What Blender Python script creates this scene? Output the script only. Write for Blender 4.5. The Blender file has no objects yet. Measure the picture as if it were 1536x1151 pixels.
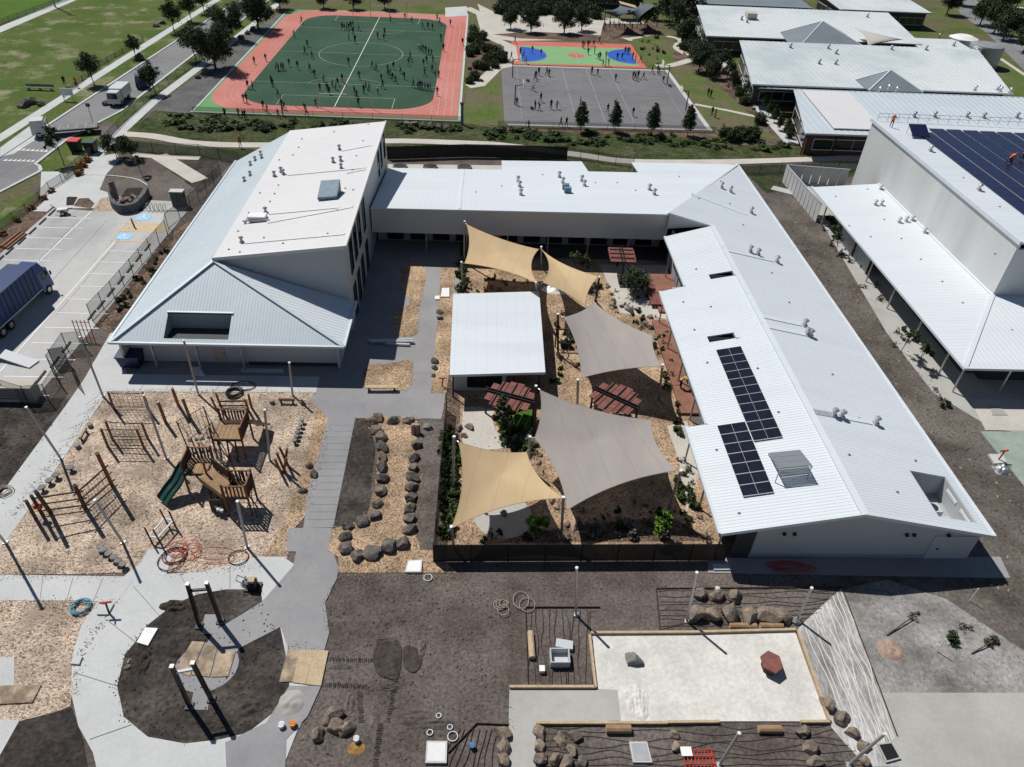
import bpy, bmesh, math, random
from math import sin, cos, pi, radians, sqrt, atan2, hypot
from mathutils import Vector, Matrix, noise
from mathutils.geometry import tessellate_polygon
random.seed(11)
scene = bpy.context.scene
COL = scene.collection

# ---------------- camera, sky, sun, exposure ----------------
cam_data = bpy.data.cameras.new('camera'); cam = bpy.data.objects.new('camera', cam_data); COL.objects.link(cam)
cam_data.sensor_fit = 'HORIZONTAL'; cam_data.sensor_width = 36.0; cam_data.lens = 36.0 * 1105 / 1536
cam_data.clip_start = 0.5; cam_data.clip_end = 4000
AX = Matrix(((0.99878825, -0.01719129, -0.04611383), (-0.02556101, 0.61949938, -0.78458088), (0.04205545, 0.78480888, 0.61830928)))
M4 = AX.to_4x4(); M4.translation = (0, 0, 40); cam.matrix_world = M4
scene.camera = cam

SUN_DIR = Vector((0.46, -0.48, -1.0)).normalized()          # direction the light travels
world = bpy.data.worlds.new('World'); scene.world = world; world.use_nodes = True
wn = world.node_tree.nodes; wl = world.node_tree.links
sky = wn.new('ShaderNodeTexSky'); sky.sky_type = 'NISHITA'; sky.sun_disc = False
sky.sun_elevation = math.asin(-SUN_DIR.z); sky.sun_rotation = atan2(-SUN_DIR.x, -SUN_DIR.y)
sky.altitude = 600; sky.air_density = 0.95; sky.dust_density = 0.3; sky.ozone_density = 1.5
wl.new(sky.outputs[0], wn['Background'].inputs[0]); wn['Background'].inputs[1].default_value = 0.056
sun_data = bpy.data.lights.new('sun', 'SUN'); sun = bpy.data.objects.new('sun', sun_data); COL.objects.link(sun)
sun_data.energy = 5.0; sun_data.angle = radians(0.53); sun_data.color = (1.0, 0.965, 0.91)
sun.rotation_euler = SUN_DIR.to_track_quat('-Z', 'Y').to_euler(); sun.location = (-60, 60, 120)
scene.view_settings.view_transform = 'Standard'; scene.view_settings.look = 'None'
scene.view_settings.exposure = -0.2; scene.view_settings.gamma = 1.0

# ---------------- materials ----------------
MATS = {}
def mat(name, c1, c2=None, scale=1.0, rough=0.85, metal=0.0, c3=None, scale3=0.05, fine=0.0, fscale=12.0, bump=0.0, bscale=8.0,
        stretch=(1, 1, 1), spec=0.3, contrast=(0.35, 0.65), alpha=None, c3range=(0.45, 0.62)):
    m = bpy.data.materials.new(name); m.use_nodes = True; nt = m.node_tree; N = nt.nodes; L = nt.links
    b = N['Principled BSDF']; b.inputs['Roughness'].default_value = rough; b.inputs['Metallic'].default_value = metal
    b.inputs['Specular IOR Level'].default_value = spec
    col = None
    if c2 or c3 or fine or bump:
        geo = N.new('ShaderNodeNewGeometry'); mp = N.new('ShaderNodeMapping'); mp.inputs['Scale'].default_value = stretch
        L.new(geo.outputs['Position'], mp.inputs['Vector'])
        def noi(s, det=4, ro=0.6):
            n = N.new('ShaderNodeTexNoise'); n.inputs['Scale'].default_value = s; n.inputs['Detail'].default_value = det
            n.inputs['Roughness'].default_value = ro; L.new(mp.outputs[0], n.inputs['Vector']); return n
        def ramp(src, a, b_):
            r = N.new('ShaderNodeMapRange'); r.inputs['From Min'].default_value = a; r.inputs['From Max'].default_value = b_
            L.new(src, r.inputs['Value']); return r.outputs[0]
        def mix(f, A, B):
            x = N.new('ShaderNodeMix'); x.data_type = 'RGBA'
            if f is not None: L.new(f, x.inputs[0])
            for s, v in ((6, A), (7, B)):
                if isinstance(v, (tuple, list)): x.inputs[s].default_value = (*v, 1)
                else: L.new(v, x.inputs[s])
            return x.outputs[2]
        col = c1
        if c2: col = mix(ramp(noi(scale).outputs['Fac'], *contrast), c1, c2)
        if c3: col = mix(ramp(noi(scale3, 5, 0.65).outputs['Fac'], *c3range), col, c3)
        if fine:
            f = ramp(noi(fscale, 3, 0.7).outputs['Fac'], 0.3, 0.7)
            lo = N.new('ShaderNodeMapRange'); lo.inputs['To Min'].default_value = 1 - fine; lo.inputs['To Max'].default_value = 1 + fine
            L.new(f, lo.inputs['Value'])
            x = N.new('ShaderNodeMix'); x.data_type = 'RGBA'; x.blend_type = 'MULTIPLY'; x.inputs[0].default_value = 1
            if isinstance(col, tuple): x.inputs[6].default_value = (*col, 1)
            else: L.new(col, x.inputs[6])
            L.new(lo.outputs[0], x.inputs[7]); col = x.outputs[2]
        if bump:
            bp = N.new('ShaderNodeBump'); bp.inputs['Strength'].default_value = bump; bp.inputs['Distance'].default_value = 0.1
            L.new(noi(bscale, 5, 0.65).outputs['Fac'], bp.inputs['Height']); L.new(bp.outputs[0], b.inputs['Normal'])
    if col is None or isinstance(col, tuple): b.inputs['Base Color'].default_value = (*c1, 1)
    else: L.new(col, b.inputs['Base Color'])
    if alpha is not None: b.inputs['Alpha'].default_value = alpha
    MATS[name] = m; return m

def chips(name, cols, scale, rough=0.95, bump=0.6, patch=None, stretch=(1, 1, 1), blotch=0.4):
    """wood chip / pebble / leaf litter: random colour per voronoi cell"""
    m = bpy.data.materials.new(name); m.use_nodes = True; nt = m.node_tree; N = nt.nodes; L = nt.links
    b = N['Principled BSDF']; b.inputs['Roughness'].default_value = rough; b.inputs['Specular IOR Level'].default_value = 0.15
    geo = N.new('ShaderNodeNewGeometry')
    nz = N.new('ShaderNodeTexNoise'); nz.inputs['Scale'].default_value = 3.0; L.new(geo.outputs['Position'], nz.inputs['Vector'])
    ad = N.new('ShaderNodeVectorMath'); ad.operation = 'MULTIPLY_ADD'; L.new(nz.outputs['Color'], ad.inputs[0])
    ad.inputs[1].default_value = (0.25, 0.25, 0.25); L.new(geo.outputs['Position'], ad.inputs[2])
    mp = N.new('ShaderNodeMapping'); mp.inputs['Scale'].default_value = stretch; L.new(ad.outputs[0], mp.inputs['Vector'])
    vo = N.new('ShaderNodeTexVoronoi'); vo.inputs['Scale'].default_value = scale; L.new(mp.outputs[0], vo.inputs['Vector'])
    sp = N.new('ShaderNodeSeparateColor'); L.new(vo.outputs['Color'], sp.inputs[0])
    r = N.new('ShaderNodeValToRGB'); L.new(sp.outputs[0], r.inputs[0])
    el = r.color_ramp.elements
    while len(el) < len(cols): el.new(0.5)
    for i, c in enumerate(cols): el[i].position = i / (len(cols) - 1); el[i].color = (*c, 1)
    col = r.outputs[0]
    n2 = N.new('ShaderNodeTexNoise'); n2.inputs['Scale'].default_value = 0.35; n2.inputs['Detail'].default_value = 5; L.new(geo.outputs['Position'], n2.inputs['Vector'])
    mr = N.new('ShaderNodeMapRange'); mr.inputs['From Min'].default_value = 0.35; mr.inputs['From Max'].default_value = 0.65
    mr.inputs['To Min'].default_value = 1 - blotch; mr.inputs['To Max'].default_value = 1 + blotch * 0.5; L.new(n2.outputs['Fac'], mr.inputs['Value'])
    x = N.new('ShaderNodeMix'); x.data_type = 'RGBA'; x.blend_type = 'MULTIPLY'; x.inputs[0].default_value = 1
    L.new(col, x.inputs[6]); L.new(mr.outputs[0], x.inputs[7]); col = x.outputs[2]
    if patch:
        n3 = N.new('ShaderNodeTexNoise'); n3.inputs['Scale'].default_value = 0.5; n3.inputs['Detail'].default_value = 6; n3.inputs['Roughness'].default_value = 0.7
        L.new(geo.outputs['Position'], n3.inputs['Vector'])
        m3 = N.new('ShaderNodeMapRange'); m3.inputs['From Min'].default_value = 0.55; m3.inputs['From Max'].default_value = 0.68; L.new(n3.outputs['Fac'], m3.inputs['Value'])
        y = N.new('ShaderNodeMix'); y.data_type = 'RGBA'; L.new(m3.outputs[0], y.inputs[0]); L.new(col, y.inputs[6]); y.inputs[7].default_value = (*patch, 1); col = y.outputs[2]
    L.new(col, b.inputs['Base Color'])
    bp = N.new('ShaderNodeBump'); bp.inputs['Strength'].default_value = bump; bp.inputs['Distance'].default_value = 0.06
    L.new(sp.outputs[1], bp.inputs['Height']); L.new(bp.outputs[0], b.inputs['Normal'])
    MATS[name] = m; return m

mat('dirt', (0.082, 0.067, 0.06), (0.125, 0.103, 0.092), 0.55, 0.95, fine=0.45, fscale=5.0, bump=0.9, bscale=2.2, c3=(0.15, 0.128, 0.116), scale3=0.16, spec=0.15)
mat('dirt_grey', (0.07, 0.06, 0.052), (0.125, 0.108, 0.094), 0.4, 0.95, fine=0.4, fscale=4.0, bump=0.9, bscale=2.0, c3=(0.16, 0.142, 0.125), scale3=0.12, spec=0.15)
mat('dirt_dark', (0.03, 0.026, 0.023), (0.055, 0.047, 0.042), 0.7, 0.95, fine=0.5, fscale=3.5, bump=1.0, bscale=2.5, c3=(0.085, 0.074, 0.066), scale3=0.3, spec=0.15)
mat('dirt_damp', (0.022, 0.019, 0.017), (0.038, 0.033, 0.029), 1.0, 0.9, fine=0.4, fscale=6.0, bump=1.0, bscale=3.0, spec=0.2)
mat('dirt_tread', (0.05, 0.041, 0.037), (0.075, 0.062, 0.056), 1.5, 0.95, fine=0.4, fscale=5, bump=0.8, bscale=3, spec=0.1)
mat('ground_far', (0.075, 0.11, 0.028), (0.14, 0.13, 0.06), 0.12, 0.95, fine=0.3, fscale=1.5, c3=(0.12, 0.1, 0.07), scale3=0.03, spec=0.1)
mat('grass_park', (0.062, 0.105, 0.02), (0.1, 0.125, 0.035), 0.11, 0.95, fine=0.3, fscale=2.2, bump=0.5, bscale=3, c3=(0.27, 0.25, 0.17), scale3=0.16, c3range=(0.52, 0.7), spec=0.1)
mat('grass_lush', (0.06, 0.125, 0.018), (0.085, 0.15, 0.025), 0.3, 0.95, fine=0.3, fscale=3, bump=0.4, bscale=4, spec=0.1)
mat('grass_rough', (0.022, 0.042, 0.012), (0.06, 0.075, 0.026), 0.45, 0.95, fine=0.55, fscale=1.6, bump=1.0, bscale=1.5, c3=(0.085, 0.085, 0.045), scale3=0.22, spec=0.1)
mat('grass_dark', (0.024, 0.04, 0.013), (0.05, 0.06, 0.025), 0.4, 0.95, fine=0.5, fscale=2.0, bump=1.0, bscale=2, c3=(0.06, 0.055, 0.04), scale3=0.2, spec=0.1)
mat('grass_yard', (0.07, 0.125, 0.025), (0.12, 0.135, 0.05), 0.25, 0.95, fine=0.3, fscale=2.5, bump=0.5, bscale=3, c3=(0.14, 0.12, 0.075), scale3=0.12, spec=0.1)
mat('asphalt_road', (0.2, 0.203, 0.21), (0.24, 0.242, 0.25), 0.2, 0.9, fine=0.08, fscale=8, c3=(0.175, 0.175, 0.18), scale3=0.1, stretch=(1, 1, 1))
mat('asphalt_court', (0.15, 0.15, 0.158), (0.17, 0.17, 0.178), 0.15, 0.9, fine=0.08, fscale=6, c3=(0.185, 0.185, 0.19), scale3=0.08)
mat('gravel_dark', (0.085, 0.085, 0.085), (0.14, 0.138, 0.135), 0.25, 0.95, fine=0.3, fscale=4, bump=0.5, bscale=4)
mat('concrete', (0.47, 0.48, 0.48), (0.525, 0.535, 0.53), 0.25, 0.85, fine=0.06, fscale=5, c3=(0.42, 0.42, 0.41), scale3=0.15, c3range=(0.52, 0.75))
mat('concrete_carpark', (0.42, 0.42, 0.415), (0.49, 0.49, 0.48), 0.14, 0.8, fine=0.05, fscale=4, c3=(0.29, 0.29, 0.29), scale3=0.09, c3range=(0.5, 0.72), stretch=(1, 0.5, 1))
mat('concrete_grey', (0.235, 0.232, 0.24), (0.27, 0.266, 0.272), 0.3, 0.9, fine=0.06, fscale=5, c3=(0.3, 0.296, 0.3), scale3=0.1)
mat('concrete_slab', (0.39, 0.385, 0.36), (0.43, 0.425, 0.4), 0.2, 0.9, fine=0.06, fscale=5, c3=(0.34, 0.335, 0.31), scale3=0.12)
mat('concrete_warm', (0.46, 0.43, 0.385), (0.53, 0.5, 0.45), 0.3, 0.9, fine=0.1, fscale=4)
mat('concrete_green', (0.23, 0.29, 0.25), (0.28, 0.33, 0.29), 0.3, 0.9, fine=0.06, fscale=4, c3=(0.34, 0.37, 0.33), scale3=0.2)
mat('sand', (0.62, 0.6, 0.56), (0.68, 0.66, 0.62), 0.5, 0.95, fine=0.1, fscale=4, bump=0.5, bscale=3, c3=(0.55, 0.53, 0.5), scale3=0.3, spec=0.1)
mat('sand_wash', (0.2, 0.19, 0.185), (0.52, 0.51, 0.5), 0.5, 0.95, fine=0.35, fscale=5, bump=0.8, bscale=3, c3=(0.55, 0.54, 0.53), scale3=0.12, c3range=(0.44, 0.6), stretch=(1.6, 0.45, 1), spec=0.1)
mat('sand_dusty', (0.16, 0.15, 0.142), (0.32, 0.31, 0.3), 0.3, 0.95, fine=0.3, fscale=4, bump=0.8, bscale=2.5, c3=(0.44, 0.43, 0.42), scale3=0.1, c3range=(0.5, 0.7), spec=0.1)
chips('mulch', [(0.12, 0.083, 0.06), (0.375, 0.28, 0.205), (0.47, 0.365, 0.275), (0.57, 0.465, 0.37), (0.66, 0.56, 0.46)], 11.0, patch=(0.33, 0.255, 0.205), stretch=(1, 1.3, 1))
chips('mulch_orange', [(0.13, 0.08, 0.05), (0.36, 0.245, 0.155), (0.46, 0.33, 0.215), (0.56, 0.43, 0.3)], 10.0, stretch=(1.4, 1, 1))
chips('mulch_dark', [(0.05, 0.036, 0.028), (0.11, 0.075, 0.055), (0.17, 0.12, 0.09), (0.25, 0.18, 0.13)], 9.0)
mat('track_red', (0.46, 0.15, 0.118), (0.51, 0.175, 0.14), 0.15, 0.9, fine=0.06, fscale=3, c3=(0.52, 0.21, 0.18), scale3=0.05)
mat('turf', (0.036, 0.078, 0.05), (0.044, 0.09, 0.058), 0.12, 0.95, fine=0.12, fscale=2.5, c3=(0.05, 0.1, 0.065), scale3=0.06, spec=0.1)
mat('court_green', (0.19, 0.36, 0.165), (0.21, 0.39, 0.185), 0.3, 0.85)
mat('court_red', (0.5, 0.13, 0.1), (0.54, 0.15, 0.12), 0.3, 0.85)
mat('court_blue', (0.02, 0.09, 0.42), (0.025, 0.1, 0.46), 0.3, 0.85)
mat('court_apron', (0.11, 0.28, 0.1), (0.13, 0.31, 0.12), 0.3, 0.85)
mat('line_white', (0.84, 0.84, 0.83), (0.74, 0.74, 0.73), 0.8, 0.8)
mat('line_faint', (0.36, 0.38, 0.34), (0.28, 0.31, 0.28), 0.8, 0.9)
mat('line_track', (0.62, 0.4, 0.35), (0.55, 0.33, 0.29), 0.8, 0.9)
mat('line_grey', (0.3, 0.3, 0.31), (0.25, 0.25, 0.26), 0.8, 0.9)
mat('line_yellow', (0.72, 0.5, 0.2), (0.62, 0.46, 0.24), 0.8, 0.85)
mat('paint_blue', (0.25, 0.55, 0.8), (0.33, 0.6, 0.8), 2.0, 0.85)
mat('tar_joint', (0.12, 0.12, 0.125), rough=0.95)
# building materials
mat('roof_white', (0.625, 0.67, 0.71), (0.65, 0.695, 0.735), 0.12, 0.42, fine=0.02, fscale=2, c3=(0.575, 0.61, 0.64), scale3=0.5, c3range=(0.5, 0.85), stretch=(0.12, 1.0, 1), spec=0.4)
mat('roof_warm', (0.655, 0.655, 0.66), (0.625, 0.625, 0.63), 0.15, 0.55, fine=0.02, fscale=2, spec=0.3)
mat('roof_galv', (0.53, 0.595, 0.64), (0.57, 0.635, 0.68), 0.15, 0.45, metal=0.1, fine=0.03, fscale=2, spec=0.5)
mat('roof_school', (0.6, 0.635, 0.64), (0.64, 0.675, 0.68), 0.1, 0.45, fine=0.03, fscale=1, c3=(0.46, 0.52, 0.54), scale3=0.05)
mat('roof_slate', (0.17, 0.2, 0.225), (0.2, 0.23, 0.255), 0.2, 0.5, fine=0.04)
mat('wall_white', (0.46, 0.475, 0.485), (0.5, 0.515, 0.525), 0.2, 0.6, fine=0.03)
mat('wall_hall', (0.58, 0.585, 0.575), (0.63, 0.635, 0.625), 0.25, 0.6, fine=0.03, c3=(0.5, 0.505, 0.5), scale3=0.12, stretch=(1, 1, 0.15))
mat('wall_pale', (0.5, 0.51, 0.5), (0.54, 0.55, 0.54), 0.3, 0.7, fine=0.03)
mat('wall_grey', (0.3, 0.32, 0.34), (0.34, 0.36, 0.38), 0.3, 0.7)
mat('wall_lilac', (0.5, 0.49, 0.53), (0.54, 0.53, 0.57), 0.4, 0.7)
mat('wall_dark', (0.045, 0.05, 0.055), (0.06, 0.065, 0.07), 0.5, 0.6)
mat('wall_beige', (0.45, 0.42, 0.36), (0.5, 0.46, 0.4), 0.5, 0.8)
mat('glass_dark', (0.012, 0.016, 0.02), rough=0.08, spec=0.6)
mat('frame_dark', (0.03, 0.032, 0.036), rough=0.5)
mat('frame_light', (0.5, 0.52, 0.54), rough=0.5)
mat('steel_grey', (0.3, 0.31, 0.32), (0.36, 0.37, 0.38), 3.0, 0.45, metal=0.5)
mat('steel_galv', (0.55, 0.56, 0.57), (0.46, 0.47, 0.48), 2.0, 0.4, metal=0.6)
mat('steel_black', (0.014, 0.014, 0.016), rough=0.5)
mat('cap_white', (0.78, 0.78, 0.77), rough=0.5)
mat('panel_solar', (0.009, 0.01, 0.018), (0.014, 0.015, 0.026), 1.5, 0.16, spec=0.55)
mat('panel_navy', (0.012, 0.018, 0.055), (0.016, 0.022, 0.065), 1.5, 0.2, spec=0.55)
mat('alu', (0.55, 0.56, 0.57), rough=0.35, metal=0.7)
mat('skylight', (0.1, 0.17, 0.24), (0.16, 0.25, 0.33), 2.0, 0.5, spec=0.2)
mat('timber_red', (0.16, 0.06, 0.048), (0.22, 0.085, 0.068), 1.5, 0.75, fine=0.2, fscale=6)
mat('timber_deck', (0.22, 0.1, 0.068), (0.28, 0.135, 0.095), 1.2, 0.75, fine=0.15, fscale=5)
mat('timber_log', (0.15, 0.065, 0.032), (0.23, 0.105, 0.05), 2.5, 0.75, fine=0.25, fscale=9)
mat('timber_dark', (0.055, 0.032, 0.022), (0.085, 0.05, 0.033), 2.5, 0.8, fine=0.2, fscale=9)
mat('timber_pine', (0.27, 0.17, 0.095), (0.35, 0.23, 0.135), 1.5, 0.8, fine=0.15, fscale=7)
mat('timber_raw', (0.42, 0.32, 0.2), (0.5, 0.39, 0.26), 1.5, 0.8, fine=0.2, fscale=7)
mat('plywood', (0.36, 0.28, 0.2), (0.46, 0.36, 0.25), 1.0, 0.85, fine=0.25, fscale=3, c3=(0.2, 0.15, 0.11), scale3=0.8)
mat('sail_tan', (0.56, 0.41, 0.235), (0.6, 0.445, 0.26), 0.5, 0.85, fine=0.03, fscale=1.2, stretch=(1, 0.25, 1))
mat('sail_grey', (0.335, 0.3, 0.28), (0.365, 0.33, 0.308), 0.5, 0.85, fine=0.035, fscale=1.2, stretch=(1, 0.25, 1))
def seams(name, sp, ang):
    m = MATS[name]; N = m.node_tree.nodes; L = m.node_tree.links; b = N['Principled BSDF']; src = b.inputs['Base Color'].links[0].from_socket
    geo = N.new('ShaderNodeNewGeometry'); mp = N.new('ShaderNodeMapping'); mp.inputs['Rotation'].default_value = (0, 0, ang); L.new(geo.outputs['Position'], mp.inputs['Vector'])
    se = N.new('ShaderNodeSeparateXYZ'); L.new(mp.outputs[0], se.inputs[0]); pp = N.new('ShaderNodeMath'); pp.operation = 'PINGPONG'; pp.inputs[1].default_value = sp / 2; L.new(se.outputs[0], pp.inputs[0])
    lt = N.new('ShaderNodeMapRange'); lt.inputs['From Min'].default_value = 0.0; lt.inputs['From Max'].default_value = 0.05; lt.inputs['To Min'].default_value = 0.84; L.new(pp.outputs[0], lt.inputs['Value'])
    x = N.new('ShaderNodeMix'); x.data_type = 'RGBA'; x.blend_type = 'MULTIPLY'; x.inputs[0].default_value = 1; L.new(src, x.inputs[6]); L.new(lt.outputs[0], x.inputs[7]); L.new(x.outputs[2], b.inputs['Base Color'])
def weave(name, t):
    m = MATS[name]; N = m.node_tree.nodes; L = m.node_tree.links; b = N['Principled BSDF']; tr = N.new('ShaderNodeBsdfTranslucent'); L.new(b.inputs['Base Color'].links[0].from_socket, tr.inputs['Color'])
    mx = N.new('ShaderNodeMixShader'); mx.inputs[0].default_value = t; L.new(b.outputs[0], mx.inputs[1]); L.new(tr.outputs[0], mx.inputs[2]); L.new(mx.outputs[0], N['Material Output'].inputs[0]); b.inputs['Alpha'].default_value = 0.97
seams('sail_tan', 1.8, 0.25); seams('sail_grey', 1.8, -0.2); weave('sail_tan', .05); weave('sail_grey', .05)
mat('sail_cream', (0.6, 0.58, 0.5), rough=0.85)
mat('sail_slate', (0.1, 0.12, 0.14), (0.12, 0.14, 0.16), 0.5, 0.85)
mat('rope', (0.26, 0.23, 0.2), rough=0.9)
mat('rope_light', (0.36, 0.32, 0.27), rough=0.9)
mat('rope_dark', (0.06, 0.05, 0.048), rough=0.9)
mat('plastic_green', (0.015, 0.055, 0.045), (0.02, 0.07, 0.055), 2, 0.3, spec=0.6)
mat('plastic_brown', (0.2, 0.115, 0.085), (0.25, 0.15, 0.11), 2, 0.35, spec=0.6)
mat('plastic_navy', (0.012, 0.016, 0.07), rough=0.4)
mat('plastic_white', (0.72, 0.72, 0.72), (0.64, 0.64, 0.64), 2, 0.5)
mat('plastic_red', (0.5, 0.05, 0.035), rough=0.5)
mat('plastic_orange', (0.62, 0.19, 0.03), rough=0.6)
mat('plastic_pink', (0.55, 0.14, 0.1), rough=0.6)
mat('plastic_blue', (0.05, 0.17, 0.42), rough=0.5)
mat('plastic_black', (0.015, 0.015, 0.016), rough=0.5)
mat('hose_blue', (0.12, 0.3, 0.4), rough=0.6)
mat('drip_purple', (0.062, 0.048, 0.045), rough=0.7)
mat('truck_blue', (0.008, 0.03, 0.115), (0.012, 0.038, 0.135), 0.6, 0.45)
mat('truck_cab', (0.02, 0.06, 0.2), rough=0.3, spec=0.5)
mat('truck_white', (0.62, 0.64, 0.64), rough=0.3, spec=0.5)
mat('rubber', (0.018, 0.018, 0.018), rough=0.85)
mat('cabinet_green', (0.035, 0.07, 0.05), rough=0.5)
mat('rock_basalt', (0.075, 0.07, 0.07), (0.14, 0.13, 0.126), 1.8, 0.9, fine=0.35, fscale=7, bump=0.6, bscale=5, c3=(0.21, 0.165, 0.12), scale3=0.9)
mat('rock_tan', (0.2, 0.155, 0.115), (0.3, 0.24, 0.18), 1.5, 0.9, fine=0.3, fscale=7, bump=0.6, bscale=5, c3=(0.13, 0.11, 0.1), scale3=0.8)
mat('rock_grey', (0.17, 0.165, 0.16), (0.24, 0.235, 0.23), 1.5, 0.9, fine=0.25, fscale=7, bump=0.5, bscale=5)
mat('rock_pink', (0.3, 0.2, 0.155), (0.38, 0.28, 0.22), 1.5, 0.9, fine=0.25, fscale=7, bump=0.5, bscale=5)
mat('masonry_grey', (0.085, 0.088, 0.092), (0.13, 0.134, 0.14), 1.5, 0.9, fine=0.2, fscale=6)
mat('bark', (0.07, 0.055, 0.042), (0.13, 0.11, 0.09), 3, 0.95, fine=0.3, fscale=9)
for nm, a_, b_ in (('leaf_dark', (0.026, 0.042, 0.018), (0.07, 0.095, 0.04)), ('leaf_olive', (0.035, 0.05, 0.02), (0.075, 0.092, 0.04)),
                   ('leaf_green', (0.03, 0.06, 0.014), (0.08, 0.13, 0.03)), ('leaf_bright', (0.06, 0.14, 0.015), (0.14, 0.24, 0.03)),
                   ('leaf_dry', (0.09, 0.07, 0.05), (0.16, 0.14, 0.1)), ('leaf_orange', (0.2, 0.11, 0.03), (0.36, 0.2, 0.06)), ('leaf_grey', (0.1, 0.115, 0.1), (0.2, 0.21, 0.19))):
    mat(nm, a_, b_, 2.2, 0.8, fine=0.3, fscale=4)
mat('cloth_navy', (0.012, 0.014, 0.03), (0.018, 0.02, 0.04), 3, 0.9)
mat('cloth_black', (0.01, 0.01, 0.012), rough=0.9)
mat('cloth_orange', (0.75, 0.14, 0.03), rough=0.8)
mat('cloth_yellow', (0.6, 0.75, 0.06), rough=0.8)
mat('cloth_grey', (0.09, 0.09, 0.1), rough=0.9); mat('cloth_teal', (0.02, 0.05, 0.075), rough=0.9); mat('cloth_pale', (0.36, 0.37, 0.4), rough=0.9)
mat('skin', (0.42, 0.25, 0.17), rough=0.6)
mat('hair_dark', (0.018, 0.012, 0.009), rough=0.8)
mat('helmet_white', (0.7, 0.7, 0.68), rough=0.4)

def mesh_cloth(name, col, a):
    m = bpy.data.materials.new(name); m.use_nodes = True; nt = m.node_tree; N = nt.nodes; L = nt.links
    b = N['Principled BSDF']; b.inputs['Base Color'].default_value = (*col, 1); b.inputs['Roughness'].default_value = 0.8
    b.inputs['Alpha'].default_value = a; MATS[name] = m
mesh_cloth('mesh_black', (0.012, 0.012, 0.013), 0.72)
mesh_cloth('mesh_chain', (0.16, 0.165, 0.17), 0.42)
mesh_cloth('mesh_shade', (0.012, 0.012, 0.013), 0.988)

# ---------------- geometry helpers ----------------
ORG = {}
def V(p): return Vector(p)
class MB:
    def __init__(s): s.v = []; s.f = []; s.smooth = False
    def add(s, vs, fs):
        o = len(s.v); s.v += [tuple(p) for p in vs]; s.f += [tuple(i + o for i in f) for f in fs]; return s
    def box(s, x0, y0, z0, x1, y1, z1):
        return s.add([(x0, y0, z0), (x1, y0, z0), (x1, y1, z0), (x0, y1, z0), (x0, y0, z1), (x1, y0, z1), (x1, y1, z1), (x0, y1, z1)],
                     [(3, 2, 1, 0), (4, 5, 6, 7), (0, 1, 5, 4), (1, 2, 6, 5), (2, 3, 7, 6), (3, 0, 4, 7)])
    def obox(s, c, size, rz=0.0, rx=0.0, ry=0.0):
        m = Matrix.Rotation(rz, 3, 'Z') @ Matrix.Rotation(ry, 3, 'Y') @ Matrix.Rotation(rx, 3, 'X')
        a, b, h = size[0] / 2, size[1] / 2, size[2] / 2
        vs = [V(c) + m @ Vector((x * a, y * b, z * h)) for z in (-1, 1) for x, y in ((-1, -1), (1, -1), (1, 1), (-1, 1))]
        return s.add(vs, [(3, 2, 1, 0), (4, 5, 6, 7), (0, 1, 5, 4), (1, 2, 6, 5), (2, 3, 7, 6), (3, 0, 4, 7)])
    def beam(s, p, q, w, h):
        p, q = V(p), V(q); d = (q - p).normalized(); up = Vector((0, 0, 1)) if abs(d.z) < 0.95 else Vector((0, 1, 0))
        sx = d.cross(up).normalized() * w / 2; sy = sx.cross(d).normalized() * h / 2
        vs = [a + sx * i + sy * j for a in (p, q) for i, j in ((-1, -1), (1, -1), (1, 1), (-1, 1))]
        return s.add(vs, [(0, 1, 2, 3), (7, 6, 5, 4), (0, 4, 5, 1), (1, 5, 6, 2), (2, 6, 7, 3), (3, 7, 4, 0)])
    def tube(s, p, q, r, r2=None, n=8, cap=True):
        p, q = V(p), V(q); r2 = r if r2 is None else r2; d = (q - p).normalized()
        up = Vector((0, 0, 1)) if abs(d.z) < 0.9 else Vector((1, 0, 0))
        a = d.cross(up).normalized(); b = a.cross(d)
        vs = [c + (a * cos(2 * pi * i / n) + b * sin(2 * pi * i / n)) * rr for c, rr in ((p, r), (q, r2)) for i in range(n)]
        fs = [(i, (i + 1) % n, n + (i + 1) % n, n + i) for i in range(n)]
        if cap: fs += [tuple(range(n))[::-1], tuple(range(n, 2 * n))]
        return s.add(vs, fs)
    def path(s, pts, r, n=5):
        for i in range(len(pts) - 1): s.tube(pts[i], pts[i + 1], r, n=n, cap=(i in (0, len(pts) - 2)))
        return s
    def prism(s, poly, z0, z1):
        n = len(poly); tr = tessellate_polygon([[Vector((x, y, 0)) for x, y in poly]])
        vs = [(x, y, z0) for x, y in poly] + [(x, y, z1) for x, y in poly]; fs = []
        for t in tr:
            a, b, c = [poly[i] for i in t]
            if (b[0] - a[0]) * (c[1] - a[1]) - (b[1] - a[1]) * (c[0] - a[0]) < 0: t = t[::-1]
            fs += [tuple(i + n for i in t), tuple(t[::-1])]
        ar = sum(poly[i][0] * poly[(i + 1) % n][1] - poly[(i + 1) % n][0] * poly[i][1] for i in range(n))
        for i in range(n):
            j = (i + 1) % n; fs.append((i, j, n + j, n + i) if ar > 0 else (j, i, n + i, n + j))
        return s.add(vs, fs)
    def face(s, *pts): return s.add(pts, [tuple(range(len(pts)))])
    def mesh(s, name, org=(0, 0, 0)):
        me = bpy.data.meshes.new(name); o = V(org)
        me.from_pydata([tuple(V(p) - o) for p in s.v], [], s.f); me.update()
        if s.smooth:
            for p in me.polygons: p.use_smooth = True
        return me
    def build(s, name, m, parent=None, at=None):
        org = ORG.get(parent, (0, 0, 0)) if parent else (at or (0, 0, 0))
        me = s.mesh(name, org); ob = bpy.data.objects.new(name, me)
        for mm in (m if isinstance(m, (list, tuple)) else [m]): me.materials.append(MATS[mm])
        COL.objects.link(ob); ORG[ob] = tuple(org)
        if parent: ob.parent = parent
        elif at: ob.location = at
        return ob
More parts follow.
